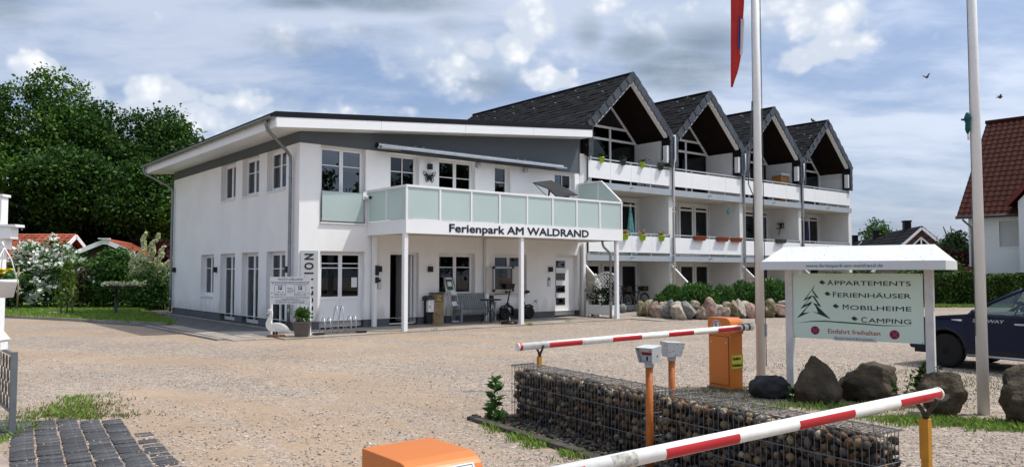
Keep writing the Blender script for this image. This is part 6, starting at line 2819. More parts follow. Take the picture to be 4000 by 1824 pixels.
# ================================================================== BOULDERS BY THE SIGN
for lab, x, y, sz, seed, m, rz in (
        ('small black rounded boulder left of the sign post', 3.36, 10.12, (.25, .2, .19), 3, BOULK, 0),
        ('tall pointed dark boulder under the sign board', 3.83, 9.80, (.33, .28, .36), 11, BOULD, .3),
        ('broad dark boulder in the middle of the row, with weeds on its right', 4.55, 9.86, (.42, .33, .29), 23, BOULD, .1),
        ('square-topped dark boulder in front of the right sign post', 4.93, 8.86, (.28, .26, .33), 31, BOULD, .5),
        ('largest dark boulder at the right picture edge beside the flagpole', 5.72, 8.42, (.46, .34, .38), 47, BOULD, .15)):
    o = addmesh('boulder', rock_mesh('boulder', sz, seed, m, 5, .24, 12 if m is BOULD else 5, 1.1, True, .05))
    if seed == 11:
        for v in o.data.vertices:
            k = max(0, min(1, v.co.z / .58))
            f = 1.12 - .62 * k ** 1.5
            v.co.x *= f
            v.co.y *= f
        for v in o.data.vertices:
            v.co.z *= 1.0
    o.location = (x, y, -.02)
    o.rotation_euler = (0, 0, rz)
    tag(o, lab, 'boulder', 'boulders below the info sign')

# ================================================================== CAR
CK = .87
CAR = thing('parked_car', 'dark navy estate car seen from its left side, parked beyond the sign at right', 'car', (8.69, 12.66, 0), math.atan2(.842, -.54))
CM = Matrix.Scale(CK, 4)


def cpart(b, name, m, parent=CAR, **k):
    return b.build(name, m, parent, M=CM if parent is CAR else None, **k)


ax_f, ax_r, ar = 1.34, -1.33, .385
low = [(2.10, .34), (2.16, .50), (2.15, .66), (2.08, .84), (1.90, .955), (1.45, 1.015), (1.02, 1.055), (.86, 1.075), (.3, 1.04), (-1.9, 1.08), (-2.12, 1.06), (-2.16, .7), (-2.10, .36), (ax_r - ar - .02, .30)]
arch = lambda cx: [(cx - ar * math.cos(u), .36 + ar * math.sin(u)) for u in [PI * k / 12 for k in range(13)]]
poly = low + [(ax_r - ar, .30)] + arch(ax_r) + [(ax_r + ar, .30), (ax_f - ar, .30)] + arch(ax_f) + [(ax_f + ar, .30)]
b = MB()
b.prism(poly, 'y', -.89, .89)
for i, v in enumerate(b.v):
    x, y, z = v
    taper = 1 - .13 * max(0, (abs(x) - 1.45) / .7) ** 1.6
    hi = 1 - .05 * max(0, (z - .75) / .3)
    b.v[i] = (x, y * taper * hi, z)
cpart(b, 'body', CARP, bev=.055, seg=3, fix=True)
b = MB()
b.box(-2.0, 2.0, -.80, .80, .26, .60)
cpart(b, 'underbody', CARCL)
# cladding: sill and arch lips
for s in (1, -1):
    b = MB()
    b.box(ax_r + ar, ax_f - ar, s * .885 - .012, s * .885 + .012, .27, .40)
    cpart(b, 'sill', CARCL)
    b = MB()
    b.tube((ax_r + ar + .1, s * .93, .29), (ax_f - ar - .06, s * .93, .29), .028, n=10)
    cpart(b, 'side_bar', ALU)
    for cx in (ax_f, ax_r):
        b = MB()
        b.path([(cx - (ar + .02) * math.cos(u), s * .872, .36 + (ar + .02) * math.sin(u)) for u in [PI * k / 16 for k in range(17)]], .032, 6)
        cpart(b, 'arch_trim', CARCL)
        w = wheel(CAR, (cx, s * .78, .335), .335, .21, rm=DGREYP, spokes=9)
        w.matrix_local = CM
# greenhouse: pillars, roof, panes
bl = [(.86, 1.06), (.05, 1.55), (-.35, 1.60), (-1.55, 1.575), (-2.02, 1.10)]   # roof line in x,z
yb, yt = .80, .63
b = MB()
for s in (1, -1):
    b.path([(.92, s * .79, 1.05), (.50, s * .72, 1.31), (.02, s * .645, 1.545)], .035, 6)
    b.path([(-.22, s * .80, 1.05), (-.28, s * .64, 1.58)], .03, 6)
    b.path([(-1.30, s * .79, 1.06), (-1.38, s * .63, 1.57)], .035, 6)
    b.path([(-2.02, s * .74, 1.08), (-1.62, s * .60, 1.56)], .06, 6)
    b.path([(.02, s * .645, 1.545), (-.35, s * .635, 1.60), (-1.0, s * .63, 1.60), (-1.62, s * .60, 1.565)], .035, 6)
cpart(b, 'pillars', CARP)
b = MB()
xs_ = [.04, -.35, -1.0, -1.62]
zs_ = [1.55, 1.605, 1.61, 1.57]
for i in range(3):
    n = 6
    for j in range(n):
        y0, y1 = -.64 + 1.28 * j / n, -.64 + 1.28 * (j + 1) / n
        cz = lambda y: .035 * (1 - (y / .64) ** 2)
        b.add([(xs_[i], y0, zs_[i] + cz(y0)), (xs_[i], y1, zs_[i] + cz(y1)), (xs_[i + 1], y1, zs_[i + 1] + cz(y1)), (xs_[i + 1], y0, zs_[i + 1] + cz(y0))], [(0, 1, 2, 3)], 0, True)
cpart(b, 'roof', CARP)
CG = glassmat('car_glass', (.62, .72, .70), 1.5, .03)
for nm, q in (('windscreen', [(.90, .76, 1.07), (.90, -.76, 1.07), (.03, -.62, 1.55), (.03, .62, 1.55)]), ('rear_window', [(-2.0, .72, 1.09), (-2.0, -.72, 1.09), (-1.63, -.58, 1.56), (-1.63, .58, 1.56)])):
    b = MB()
    b.quad(*q)
    cpart(b, nm, CG)
for s in (1, -1):
    for q in ([(.86, 1.06), (-.22, 1.05), (-.28, 1.57), (.03, 1.53)], [(-.24, 1.05), (-1.30, 1.06), (-1.38, 1.565), (-.30, 1.585)], [(-1.32, 1.07), (-1.95, 1.09), (-1.62, 1.54), (-1.40, 1.56)]):
        b = MB()
        b.quad(*[(x, s * (.80 - (z - 1.05) / .55 * .165), z) for x, z in q])
        cpart(b, 'side_window', CG)
    b = MB()
    b.box(-2.0, .84, s * .805 - .01, s * .805 + .01, 1.035, 1.065)
    cpart(b, 'window_trim', BLACKPL)
    b = MB()
    b.tube((-.1, s * .60, 1.66), (-1.45, s * .58, 1.66), .02, n=8)
    for x in (-.1, -1.45):
        b.tube((x, s * .6, 1.66), (x, s * .61, 1.58), .02, n=6)
    cpart(b, 'roof_rail', BLACKPL)
    b = MB()
    b.ball((.72, s * .98, 1.10), (.07, .10, .075))
    b.bar((.70, s * .80, 1.06), (.70, s * .95, 1.07), .05, .03)
    cpart(b, 'mirror', CARP)
    b = MB()
    b.box(-.30, .98, s * .889, s * .8925, .42, 1.03)
    dr = cpart(b, 'door', CARP)
    b = MB()
    b.box(-.12, .06, s * .893, s * .925, .90, .935)
    b.build('handle', ALU, dr, bev=.01)
    b = MB()
    for x in (-.302, .982):
        b.box(x - .004, x + .004, s * .888, s * .8915, .42, 1.03)
    cpart(b, 'door_gap', BLACK)
    b = MB()
    b.add([(2.0, s * .80, .74), (2.02, s * .55, .74), (1.96, s * .56, .88), (1.78, s * .80, .90)], [(0, 1, 2, 3)])
    cpart(b, 'headlight', PAPER)
    b = MB()
    b.prism([(1.02, .925), (1.20, .945), (1.20, .955), (1.04, .965), (.99, .955)], 'y', s * .892 if s > 0 else -.898, s * .898 if s > 0 else -.892)
    cpart(b, 'side_lamp', PAPER, fix=True)
text('STEPWAY', .085, ALU, CAR, CM @ TR(.80, .8965, .925) @ RZ(180) @ RX(90), width=.56, ext=.001, bold=.002, shear=.15)
b = MB()
b.box(.30, .90, -.72, .72, .85, 1.08)
cpart(b, 'dashboard', mat('dash_grey', (.06, .065, .07), .7, .1, 4), bev=.03)
b = MB()
b.path([(.22 - .06 * math.sin(u), .36 + .18 * math.cos(u), 1.06 + .17 * math.sin(u)) for u in [2 * PI * q / 20 for q in range(20)]], .015, 6, closed=True)
b.tube((.22, .36, 1.06), (.40, .36, 1.0), .03, n=8)
cpart(b, 'steering_wheel', BLACKPL)
for y in (.36, -.36):
    b = MB()
    b.box(-.5, .0, y - .23, y + .23, .62, .80)
    b.bar((-.45, y, .78), (-.66, y, 1.30), .44, .12)
    b.bar((-.66, y, 1.30), (-.71, y, 1.50), .24, .08)
    cpart(b, 'seat', mat('seat_fabric', (.03, .03, .034), .9, .2, 10) if y > 0 else bpy.data.materials['seat_fabric'], bev=.03)
b = MB()
b.box(2.12, 2.18, -.7, .7, .42, .56)
cpart(b, 'front_bumper', CARCL, bev=.03)

# ================================================================== LEFT EDGE: pillar, hanging basket, gate, cobbles
t = thing('gate_pillar', 'white square post with stepped bracket blocks at the left picture edge', 'post', (-5.005, 7.5, 0), 0)
b = MB()
b.box(-.15, .040, -.05, .05, 1.02, 2.37)
b.build('shaft', PVC, t, bev=.006)
b = MB()
b.box(-.14, .010, -.05, .05, 0, .98)
b.build('lower_shaft', PVC, t, bev=.006)
b = MB()
b.box(-.16, .055, -.06, .06, 2.371, 2.395)
b.build('cover_board', PVC, t)
b = MB()
b.box(-.15, .20, -.08, .06, 2.075, 2.10)
b.build('bracket_board', PVC, t)
b = MB()
b.box(.041, .148, -.07, .05, 1.96, 2.074)
b.build('bracket_block', PVC, t, bev=.004)
b = MB()
b.box(.041, .086, -.05, .05, 1.86, 1.958)
b.build('bracket_foot', PVC, t)
b = MB()
b.add([(-.16, -.09, .985), (.09, -.09, .985), (.09, .07, .985), (-.16, .07, .985), (-.15, -.06, 1.06), (.04, -.06, 1.06), (.04, .05, 1.06), (-.15, .05, 1.06)],
      [(3, 2, 1, 0), (4, 5, 6, 7), (0, 1, 5, 4), (1, 2, 6, 5), (2, 3, 7, 6), (3, 0, 4, 7)])
b.build('ledge', mat('cream_ledge', (.66, .63, .55), .6, .08, 6), t)
b = MB()
b.box(.012, .078, -.06, .05, .89, .984)
b.build('ledge_block', PVC, t)
t = thing('hanging_basket', 'white hanging flower basket with yellow daisies on the left edge post', 'hanging basket', (-4.80, 7.26, 1.40), 0)
b = MB()
b.lathe([(.085, 0), (.11, .13), (.125, .14), (.125, .17), (.11, .17), (.10, .12)], n=20)
b.build('basket', PVC, t)
b = MB()
for a in (.3, 2.4, 4.5):
    b.path([(.115 * math.cos(a), .115 * math.sin(a), .16), (.06 * math.cos(a), .06 * math.sin(a), .36), (0, 0, .47)], .005, 5)
b.path([(0, 0, .47), (-.02, 0, .52), (-.06, .06, .5)], .008, 5)
b.build('hanger', PVC, t)
g = np.random.default_rng(2)
addmesh('foliage', leaves(np.array([0, 0, .19]) + g.normal(size=(90, 3)) * np.array([.06, .06, .02]), .06, LF_SHRUB, 3), t)
P, Dv = [], []
for k in range(11):
    c = np.array([g.uniform(-.08, .10), g.uniform(-.09, .06), .235 + g.uniform(-.02, .03)])
    for q in range(18):
        a = 2 * PI * q / 18
        P.append(c + np.array([.022 * math.cos(a), .022 * math.sin(a), .004]))
        Dv.append((2.5 * math.cos(a), 2.5 * math.sin(a), .1))
addmesh('daisies', leaves(np.array(P), .042, FL_YEL, 4, D=np.array(Dv), ratio=.35, var=.1), t)
# gate
t = thing('garden_gate', 'grey metal gate with dark pierced panel, half open at the left edge', 'gate', (-5.06, 7.86, 0), math.atan2(.67, -.59))
b = MB()
b.box(-.02, .02, -.03, .03, .0, .83)
b.build('gate_post', GATEM, t, bev=.003)
b = MB()
for z in (.22, .80):
    b.bar((.02, 0, z), (1.25, 0, z), .03, .03)
b.build('gate_rail', GATEM, t)
for i in range(12):
    for j in range(4):
        x, z = .07 + i * .10, .29 + j * .135
        b = MB()
        w_, h_ = .046, .066
        o_ = .0 if (i + j) % 2 else .012
        b.prism([(x - w_ * .35, z - h_), (x + w_ * .35, z - h_), (x + w_, z + (.02 if j % 2 else -.02)), (x + w_ * .35, z + h_), (x - w_ * .35, z + h_), (x - w_, z + (.02 if j % 2 else -.02))], 'y', -.006 + o_, .002 + o_)
        b.build('panel_piece', GATED, t, fix=True)
# cobbles
cobbles = tag(bpy.data.objects.new('cobble_paving', None), kind='structure')
col.objects.link(cobbles)
CE = Vector((-4.34, 8.62, 0))
cbm = []
for k in range(6):
    g = random.Random(k)
    b = MB()
    hw, hl = .094, .072
    top = [(-hw + g.uniform(.004, .016), -hl + g.uniform(.004, .014)), (hw - g.uniform(.004, .016), -hl + g.uniform(.004, .014)), (hw - g.uniform(.004, .016), hl - g.uniform(.004, .014)), (-hw + g.uniform(.004, .016), hl - g.uniform(.004, .014))]
    bot = [(-hw, -hl), (hw, -hl), (hw, hl), (-hw, hl)]
    vs = [(x, y, -.02) for x, y in bot] + [(x, y, .022) for x, y in bot] + [(x * .93, y * .92, .028 + g.uniform(-.003, .003)) for x, y in top] + [(g.uniform(-.03, .03), g.uniform(-.03, .03), .029 + g.uniform(-.002, .003))]
    fs = [(0, 1, 5, 4), (1, 2, 6, 5), (2, 3, 7, 6), (3, 0, 4, 7), (4, 5, 9, 8), (5, 6, 10, 9), (6, 7, 11, 10), (7, 4, 8, 11), (8, 9, 12), (9, 10, 12), (10, 11, 12), (11, 8, 12)]
    b.add(vs, fs)
    cbm.append(b.mesh('cobble', COBBLE))
for j in range(-1, 9):
    s = -.13 * j + rng.uniform(-.02, .05) if j >= 0 else .85
    send = 4.2 if j < 5 else 1.05 - .13 * j
    k = 0
    while s < send:
        ln = rng.uniform(.135, .165)
        p = CE - D2 * (.1 + .207 * j) - Vector((0, 0, .012 if j < 0 else 0)) + D1 * (s + ln / 2)
        M = TR(p.x + rng.uniform(-.006, .006), p.y, p.z + rng.uniform(-.018, -.004)) @ Matrix.Rotation(DR + rng.uniform(-.06, .06), 4, 'Z') @ Matrix.Rotation(rng.uniform(-.07, .07), 4, 'X') @ Matrix.Diagonal((1.0, (ln - .017) / .144, 1, 1))
        piece('cobble', rng.choice(cbm), cobbles, M)
        s += ln
sheet('pavement', [(-9, 7.7), (-5.4, 7.7), (-4.9, 7.35), (-4.1, 6.45), (-3.2, 5.2), (-2.6, 4.2), (-9, 4.2)], .006, mat('sandy_concrete', (.36, .285, .23), .9, .18, 2.2, .4, 50))

# ================================================================== BOULDER WALL + LAUREL HEDGE
bw = thing('boulder_wall', 'low dry wall of pale, pink and grey granite boulders below the laurel hedge', 'wall', (0, 0, 0))
g = random.Random(77)
line = [(12.55, -1.2), (11.95, -3.45), (16.0, -4.9), (19.6, -6.2)]
segs = []
dist = 0
pl_ = [L(*p) for p in line]
total = sum((b_ - a_).length for a_, b_ in zip(pl_, pl_[1:]))


def along(s):
    for a_, b_ in zip(pl_, pl_[1:]):
        d = (b_ - a_).length
        if s <= d:
            return a_.lerp(b_, s / d), (b_ - a_).normalized()
        s -= d
    return pl_[-1], (pl_[-1] - pl_[-2]).normalized()


s = .1
k = 0
while s < total:
    w = g.choice((.40, .46, .52, .60))
    p, d = along(s + w / 2)
    h = g.uniform(.40, .60)
    o = addmesh('stone', rock_mesh('stone', (w * .66, g.uniform(.26, .34), h * .78), 100 + k, WSTONES[(3, 3, 2, 0, 1, 4, 1, 0, 2, 4, 0, 3, 4, 2)[k % 14]], 4, .16, 13, 1.3, True, .05, (.42, .80), .95), bw)
    o.location = p + Vector((0, 0, -.03))
    o.rotation_euler = (g.uniform(-.12, .12), g.uniform(-.12, .12), math.atan2(d.y, d.x) + g.uniform(-.3, .3))
    if k % 2 == 0:
        q, d2_ = along(s + w)
        nrm = Vector((-d.y, d.x, 0))
        o = addmesh('stone', rock_mesh('stone', (g.uniform(.2, .28), .2, .15), 300 + k, WSTONES[(4, 1, 0, 2)[k % 4]], 3, .18, 8, 1, True, .02), bw)
        o.location = q + nrm * .16 + Vector((0, 0, g.uniform(.32, .40)))
        o.rotation_euler = (0, 0, g.uniform(0, 3))
    s += w * .80
    k += 1
bed_poly = [L(12.7, -1.4), L(12.2, -3.3), L(16.2, -4.65), L(19.6, -5.95), L(20.6, -3.6), L(17, -2.2), L(13.2, -1.3)]
b = MB()
b.prism([(p.x, p.y) for p in bed_poly], 'z', 0, .34)
tag(b.build('planting_bed', SOIL, fix=True), kind='structure')
stems = lambda c, n, h, sp: None
hx = [(12.95, -2.55, .58, .80), (13.75, -2.95, .68, .95), (14.75, -3.25, .66, .84), (15.75, -3.6, .70, .98), (16.8, -3.95, .72, 1.08), (17.9, -4.35, .72, 1.02), (19.0, -4.75, .70, 1.0)]
labs = ['leftmost laurel bush at the corner of the boulder wall', 'laurel bush second from the left above the boulder wall', 'low laurel bush below the foot of the white sloping fence', 'laurel bush third bay, above the grey slanted boulder',
        'tallest laurel bush, above the orange barrier cabinet', 'laurel bush just left of the flagpole with the red flag', 'laurel bush right of the flagpole with the red flag', 'laurel bush seen just left of the sign post', 'laurel bush behind the left half of the green sign', 'laurel bush behind the middle of the green sign']
for i, (x, y, r_, h) in enumerate(hx):
    p = L(x, y, .3)
    t = thing('laurel_bush', labs[i], 'bush', p, 0, 'laurel bushes above the boulder wall')
    gg = np.random.default_rng(500 + i)
    n = 3000
    d = gg.normal(size=(n, 3))
    d /= np.linalg.norm(d, axis=1)[:, None]
    d[:, 2] = np.abs(d[:, 2]) * 1.0
    rad = .55 + .45 * gg.uniform(0, 1, n) ** .5
    lump = np.array([1 + .22 * noise.noise(Vector(q) * 2.3 + Vector((i * 7, 0, 0))) for q in d])
    P = d * rad[:, None] * lump[:, None] * np.array([r_ + .14, r_ * .85, h])
    Dv = d * .9 + np.array([0, 0, .75])
    addmesh('foliage', leaves(P, .145, LF_LAUREL, i, up=.2, ratio=.34, D=Dv, fold=.1), t)
    b = MB()
    for q in range(6):
        a = q * 1.05
        b.path([(0.05 * math.cos(a), .05 * math.sin(a), 0), (r_ * .5 * math.cos(a), r_ * .4 * math.sin(a), h * .6)], .012, 5)
    b.build('stem', BARK, t)


# ================================================================== WOOD ON THE LEFT
def limb_trunk(b, h, r, seed, n=5, spread=2.2, base=.35):
    g = random.Random(seed)
    b.path([(0, 0, 0), (g.uniform(-.15, .15), g.uniform(-.15, .15), h * .3), (g.uniform(-.3, .3), g.uniform(-.3, .3), h * .62), (g.uniform(-.4, .4), g.uniform(-.4, .4), h * .92)], [r * 1.25, r, r * .7, r * .15], 8)
    for i in range(n):
        a = g.uniform(0, 6.28)
        z = h * (base + (0.85 - base) * i / n)
        k = spread * g.uniform(.6, 1.1)
        b.path([(0, 0, z), (k * .45 * math.cos(a), k * .45 * math.sin(a), z + .5), (k * math.cos(a), k * math.sin(a), z + 1.5 + g.uniform(0, .8))], [r * .4, r * .26, .03], 5)


def tree(label, x, y, h, cr, seed, m, group, base=.25, nl=15, nleaf=14000, size=.34, trunk_r=.22, clump=.42, name='broadleaf_tree', cat='tree', nc=46, zs=1.0, lobe=(.34, .5)):
    t = thing(name, label, cat, (x, y, 0), 0, group)
    b = MB()
    limb_trunk(b, h * .86, trunk_r, seed, 7, cr * .7, max(base, .2))
    b.build('trunk', BARK, t)
    g = random.Random(seed)
    lobes = []
    zc = h * (base + 1) / 2
    hz = h * (1 - base) / 2
    for i in range(nl):
        while True:
            v = Vector((g.uniform(-1, 1), g.uniform(-1, 1), g.uniform(-1, 1)))
            if v.length < 1:
                break
        lr = cr * g.uniform(*lobe)
        v = Vector((v.x * (cr - lr * .8), v.y * (cr - lr * .8), zc + v.z * (hz - lr * .72)))
        lobes.append((tuple(v), (lr, lr, lr * .82 * zs)))
    lobes.append(((0, 0, h - cr * .3), (cr * .32, cr * .32, cr * .3)))
    P = crown_points(seed, lobes, nleaf // len(lobes), clump, nc)
    addmesh('crown', leaves(P, size, m, seed, up=.5, ratio=.62, var=.45), t)
    return t


gw = 'tall trees of the wood on the left'
WT_ = [(-36.5, 50, 15.8, 4.6, LF_WOOD, .12), (-32.0, 52.5, 15.6, 4.2, LF_WOODB, .10), (-28.6, 53, 13.4, 3.7, LF_WOOD, .10), (-25.4, 56, 13.6, 3.5, LF_WOOD, .10), (-23.7, 54, 12.4, 2.8, LF_WOOD, .06), (-22.0, 55.5, 10.6, 2.4, LF_WOOD, .05),
       (-33.5, 45.5, 10.2, 3.4, LF_WOODB, .34), (-28.4, 48.5, 9.6, 3.1, LF_WOOD, .42), (-23.7, 49, 8.8, 2.7, LF_WOOD, .42), (-20.6, 49, 7.0, 2.1, LF_WOODB, .10), (-26.9, 54.8, 13.1, 3.4, LF_WOOD, .08)]
wl = ['tallest tree of the wood at the left picture edge', 'tall bright-topped tree, second from the left edge', 'tree in the sag of the wood edge, third from the left', 'dark tree above the white gable light of the shed',
      'tree whose top overhangs the grey roof corner', 'last and lowest tall tree at the eaves of the white building', 'bright green lower tree at the left edge before the tall ones', 'lower bright tree above the white flowering bush', 'lower tree behind the spiky cream-flowering shrub', 'lower tree directly left of the far downpipe', 'dark tree filling the wood edge between the sag and the tree above the gable light']
for i, (x, y, h, cr, m, base) in enumerate(WT_):
    tree(wl[i], x, y, h, cr, 900 + i, m, gw, base=base, nl=30, nleaf=32000, size=.235, nc=80, clump=.30)
for i, (x, y, h, cr) in enumerate([(-41, 58, 15, 5), (-34, 60, 14, 5), (-27, 61, 13, 4.5), (-20, 62, 10, 4), (-14, 62, 8.0, 3.5)]):
    tree(('deep shaded inner tree behind the tallest tree at the left edge', 'deep shaded inner tree behind the second tall tree', 'deep shaded inner tree behind the sag of the wood edge', 'deep shaded inner tree behind the grey roof corner', 'inner tree of the wood hidden behind the white building')[i], x, y, h, cr, 950 + i, LF_WOOD, 'inner trees of the wood', base=.0, nl=14, nleaf=9000, size=.5, nc=40, clump=.7)
# dark undergrowth closing the wood floor
ug = np.random.default_rng(61)
P = np.c_[ug.uniform(-48, -12, 40000), 52 + ug.uniform(-2.5, 5, 40000), ug.uniform(0, 1, 40000) ** 1.4 * 6.5]
tag(addmesh('undergrowth', leaves(P, .34, LF_DARK, 62, ratio=.6)), kind='stuff')


for i, (x, y, h, cr) in enumerate([(31, 9, 9, 3.6), (37, 14, 11, 4.2), (43, 20, 10, 4), (34, 3, 10, 4), (50, 26, 11, 4.5), (46, 9, 12, 5)]):
    tree(('tree standing right of the car park outside the picture', 'tall tree right of the car park outside the picture', 'broad tree right of the hedge outside the picture', 'tree nearest the road at right outside the picture', 'far tree at right outside the picture', 'largest tree at right outside the picture')[i], x, y, h, cr, 990 + i, LF_WOOD, 'trees at the right outside the picture', base=.08, nl=14, nleaf=7000, size=.45, nc=40, clump=.5)


def bush(name, label, x, y, w, d, h, m, seed, n=5000, size=.13, extra=None, cat='bush', group=None, lobes=10, clump=.13, nc=40, ratio=.5):
    t = thing(name, label, cat, (x, y, 0), 0, group)
    g = random.Random(seed)
    lb = []
    for i in range(lobes):
        lr = g.uniform(.34, .5)
        a = g.uniform(-1, 1)
        z = g.uniform(.25, .78)
        lb.append(((a * w * .5 * (1 - lr * .7), g.uniform(-.5, .5) * d * .6, z * h), (w * .5 * lr, d * .5 * lr * 1.3, h * lr * .62)))
    lb.append(((0, 0, h * .55), (w * .38, d * .4, h * .42)))
    lb.append(((0, 0, h * .25), (w * .48, d * .45, h * .26)))
    P = crown_points(seed, lb, n // len(lb), clump, nc)
    P[:, 2] = np.abs(P[:, 2])
    addmesh('foliage', leaves(P, size, m, seed, ratio=ratio), t)
    if extra:
        em, en, es = extra
        gg = np.random.default_rng(seed + 1)
        F_ = P[gg.integers(0, len(P), en * 5)]
        F_ = F_[(F_[:, 1] < -.05 * d) | (F_[:, 2] > h * .62)]
        cl = F_[:: 6] + np.array([0, -.12, .05])
        Q = np.repeat(cl, 6, 0) + gg.normal(size=(len(cl) * 6, 3)) * .07
        addmesh('blossom', leaves(Q, es, em, seed + 2, ratio=.9, up=.9), t)
    b = MB()
    for i in range(5):
        a = g.uniform(0, 6.3)
        b.path([(.08 * math.cos(a), .08 * math.sin(a), 0), (w * .2 * math.cos(a), d * .2 * math.sin(a), h * .7)], [.03, .012], 5)
    b.build('stem', BARK, t)
    return t


bush('flowering_bush', 'large bush covered in white blossom left of the red-roofed shed', -20.15, 33.4, 3.7, 2.4, 3.2, LF_SHRUB, 41, 9000, .17, (FL_WHITE, 900, .15), lobes=14)
bush('bush', 'dense mid green bush in front of the shed gable', -17.35, 33.6, 2.9, 2.0, 2.75, LF_SHRUB, 42, 8000, .17, lobes=12)
bush('bush', 'brownish bush between the white flowering bush and the green bush', -18.6, 33.0, 1.2, 1.0, 2.0, leafmat('bronze_leaves', [(.03, .04, .012), (.07, .055, .025), (.10, .085, .04)], .2), 43, 2200, .13)
bush('bush', 'low green bush at the right end of the bed, below the cream flower spikes', -15.2, 33.6, 2.3, 1.6, 1.75, LF_SHRUB, 44, 5500, .15)
bush('bush', 'low dark bush at the left end of the bed behind the edge post', -22.3, 33.6, 2.0, 1.6, 1.9, LF_SHRUB, 45, 4000, .17)
bush('purple_bush', 'dark purple-leaved bush behind the cream flower spikes', -16.3, 36.6, 2.0, 1.6, 3.2, LF_RED, 46, 4500, .19)
bush('bush', 'shaded green bush close to the far building corner', -13.9, 36.0, 1.8, 1.6, 1.9, LF_SHRUB, 48, 3600, .17)
# cream flower spikes
t = thing('flowering_shrub', 'shrub with tall cream flower spikes left of the white building', 'bush', (-15.35, 32.6, 0))
sp, lf = [], []
g = np.random.default_rng(33)
for (x, z0, z1, dx) in ((-.45, 1.0, 3.3, .25), (-.1, 1.6, 3.25, .45), (.25, 1.4, 2.7, .35), (.5, 1.2, 2.25, .5), (-.7, 1.1, 2.4, -.1), (.75, 1.0, 1.85, .55), (-.2, .9, 2.2, .1), (.05, 1.0, 2.0, .5), (-.5, .9, 1.9, -.3)):
    n = int((z1 - z0) * 330)
    u = g.uniform(0, 1, n)
    wob = .05 * np.sin(u * 17 + x * 9)
    rad = (.14 * (1 - u) ** .5 + .03)
    a = g.uniform(0, 6.3, n)
    sp.append(np.c_[x + dx * u ** 2 + wob + rad * np.cos(a), rad * np.sin(a), z0 + (z1 - z0) * u])
    m_ = 500
    lf.append(np.c_[x + g.normal(0, .22, m_), g.normal(0, .2, m_), g.uniform(.2, z0 + .5, m_)])
addmesh('flower_spikes', leaves(np.concatenate(sp), .10, FL_CREAM, 1, ratio=.6), t)
addmesh('foliage', leaves(np.concatenate(lf), .13, LF_SHRUB, 2), t)
b = MB()
for x in (-.4, 0, .3):
    b.path([(0, 0, 0), (x, 0, 1.6)], .02, 5)
b.build('stem', BARK, t)


# young trees with stakes
def sapling(label, x, y, h, cr, m, n, stakes, seed, z0=.9):
    t = thing('young_tree', label, 'young tree', (x, y, .05), 0, 'young trees tied to stakes on the lawn')
    b = MB()
    b.path([(0, 0, 0), (.03, 0, h * .5), (0, 0, h * .95)], [.03, .022, .008], 6)
    for i in range(7):
        a = i * 2.4
        z = z0 + (h - z0) * i / 8
        b.path([(0, 0, z), (cr * .8 * math.cos(a), cr * .6 * math.sin(a), z + .25)], [.01, .004], 4)
    b.build('trunk', BARK, t)
    g = np.random.default_rng(seed)
    if n:
        u = g.uniform(0, 1, n)
        rad = cr * (1 - u * .75) * g.uniform(.3, 1, n)
        a = g.uniform(0, 6.3, n)
        P = np.c_[rad * np.cos(a), rad * np.sin(a), z0 + (h - z0) * u]
        addmesh('crown', leaves(P, .15, m, seed, ratio=.45, up=0), t)
    for sx, sh in stakes:
        b = MB()
        b.tube((sx, .0, 0), (sx, 0, sh), .035, n=8)
        b.build('stake', WOODP, t)
    b = MB()
    b.bar((stakes[0][0], 0, stakes[0][1] * .55), (stakes[-1][0], 0, stakes[-1][1] * .6), .02, .05)
    b.build('tie', WOODP, t)
    return t


sapling('young light green tree with two stakes in the middle of the lawn', -16.4, 28.4, 1.95, .48, LF_YELLOW, 620, ((-.22, 1.05), (.2, 1.0)), 71, .35)
sapling('thin bare young tree with two tall stakes near the building corner', -15.55, 34.2, 1.9, .3, LF_SHRUB, 60, ((-.35, 2.2), (.3, 1.75)), 72, 1.2)
sapling('young tree with two stakes at the left edge behind the basket', -20.05, 30.8, 1.6, .3, LF_SHRUB, 90, ((-.35, 1.5), (.28, 1.75)), 73, .9)
# flower stand on the lawn
t = thing('flower_stand', 'black pedestal with two low bowls of cream flowers on the lawn', 'plant stand', (-14.53, 28.27, .05), 0)
b = MB()
b.lathe([(.16, 0), (.15, .03), (.06, .06), (.055, .95), (.09, .97)], n=14)
b.build('pedestal', BLACKPL, t)
b = MB()
b.box(-.48, .48, -.25, .25, .97, 1.0)
b.build('top_plate', BLACKPL, t)
g = np.random.default_rng(9)
for x in (-.15, .62):
    P = np.array([x, 0, 1.13]) + g.normal(size=(160, 3)) * np.array([.2, .1, .04])
    addmesh('blossom', leaves(P, .10, FL_CREAM, 4, ratio=.7), t)
b = MB()
b.ball((-.15, 0, 1.03), (.30, .18, .05))
b.ball((.6, 0, 1.03), (.26, .18, .05))
b.build('bowl', BLACKPL, t)
# flat stone and small weeds in lawn
t = addmesh('flat_stone', rock_mesh('flat_stone', (.5, .3, .05), 4, CONC, 2))
t.location = (-17.0, 28.9, .04)
tag(t, 'flat pale stone plate lying in the lawn by the young tree', 'stone')


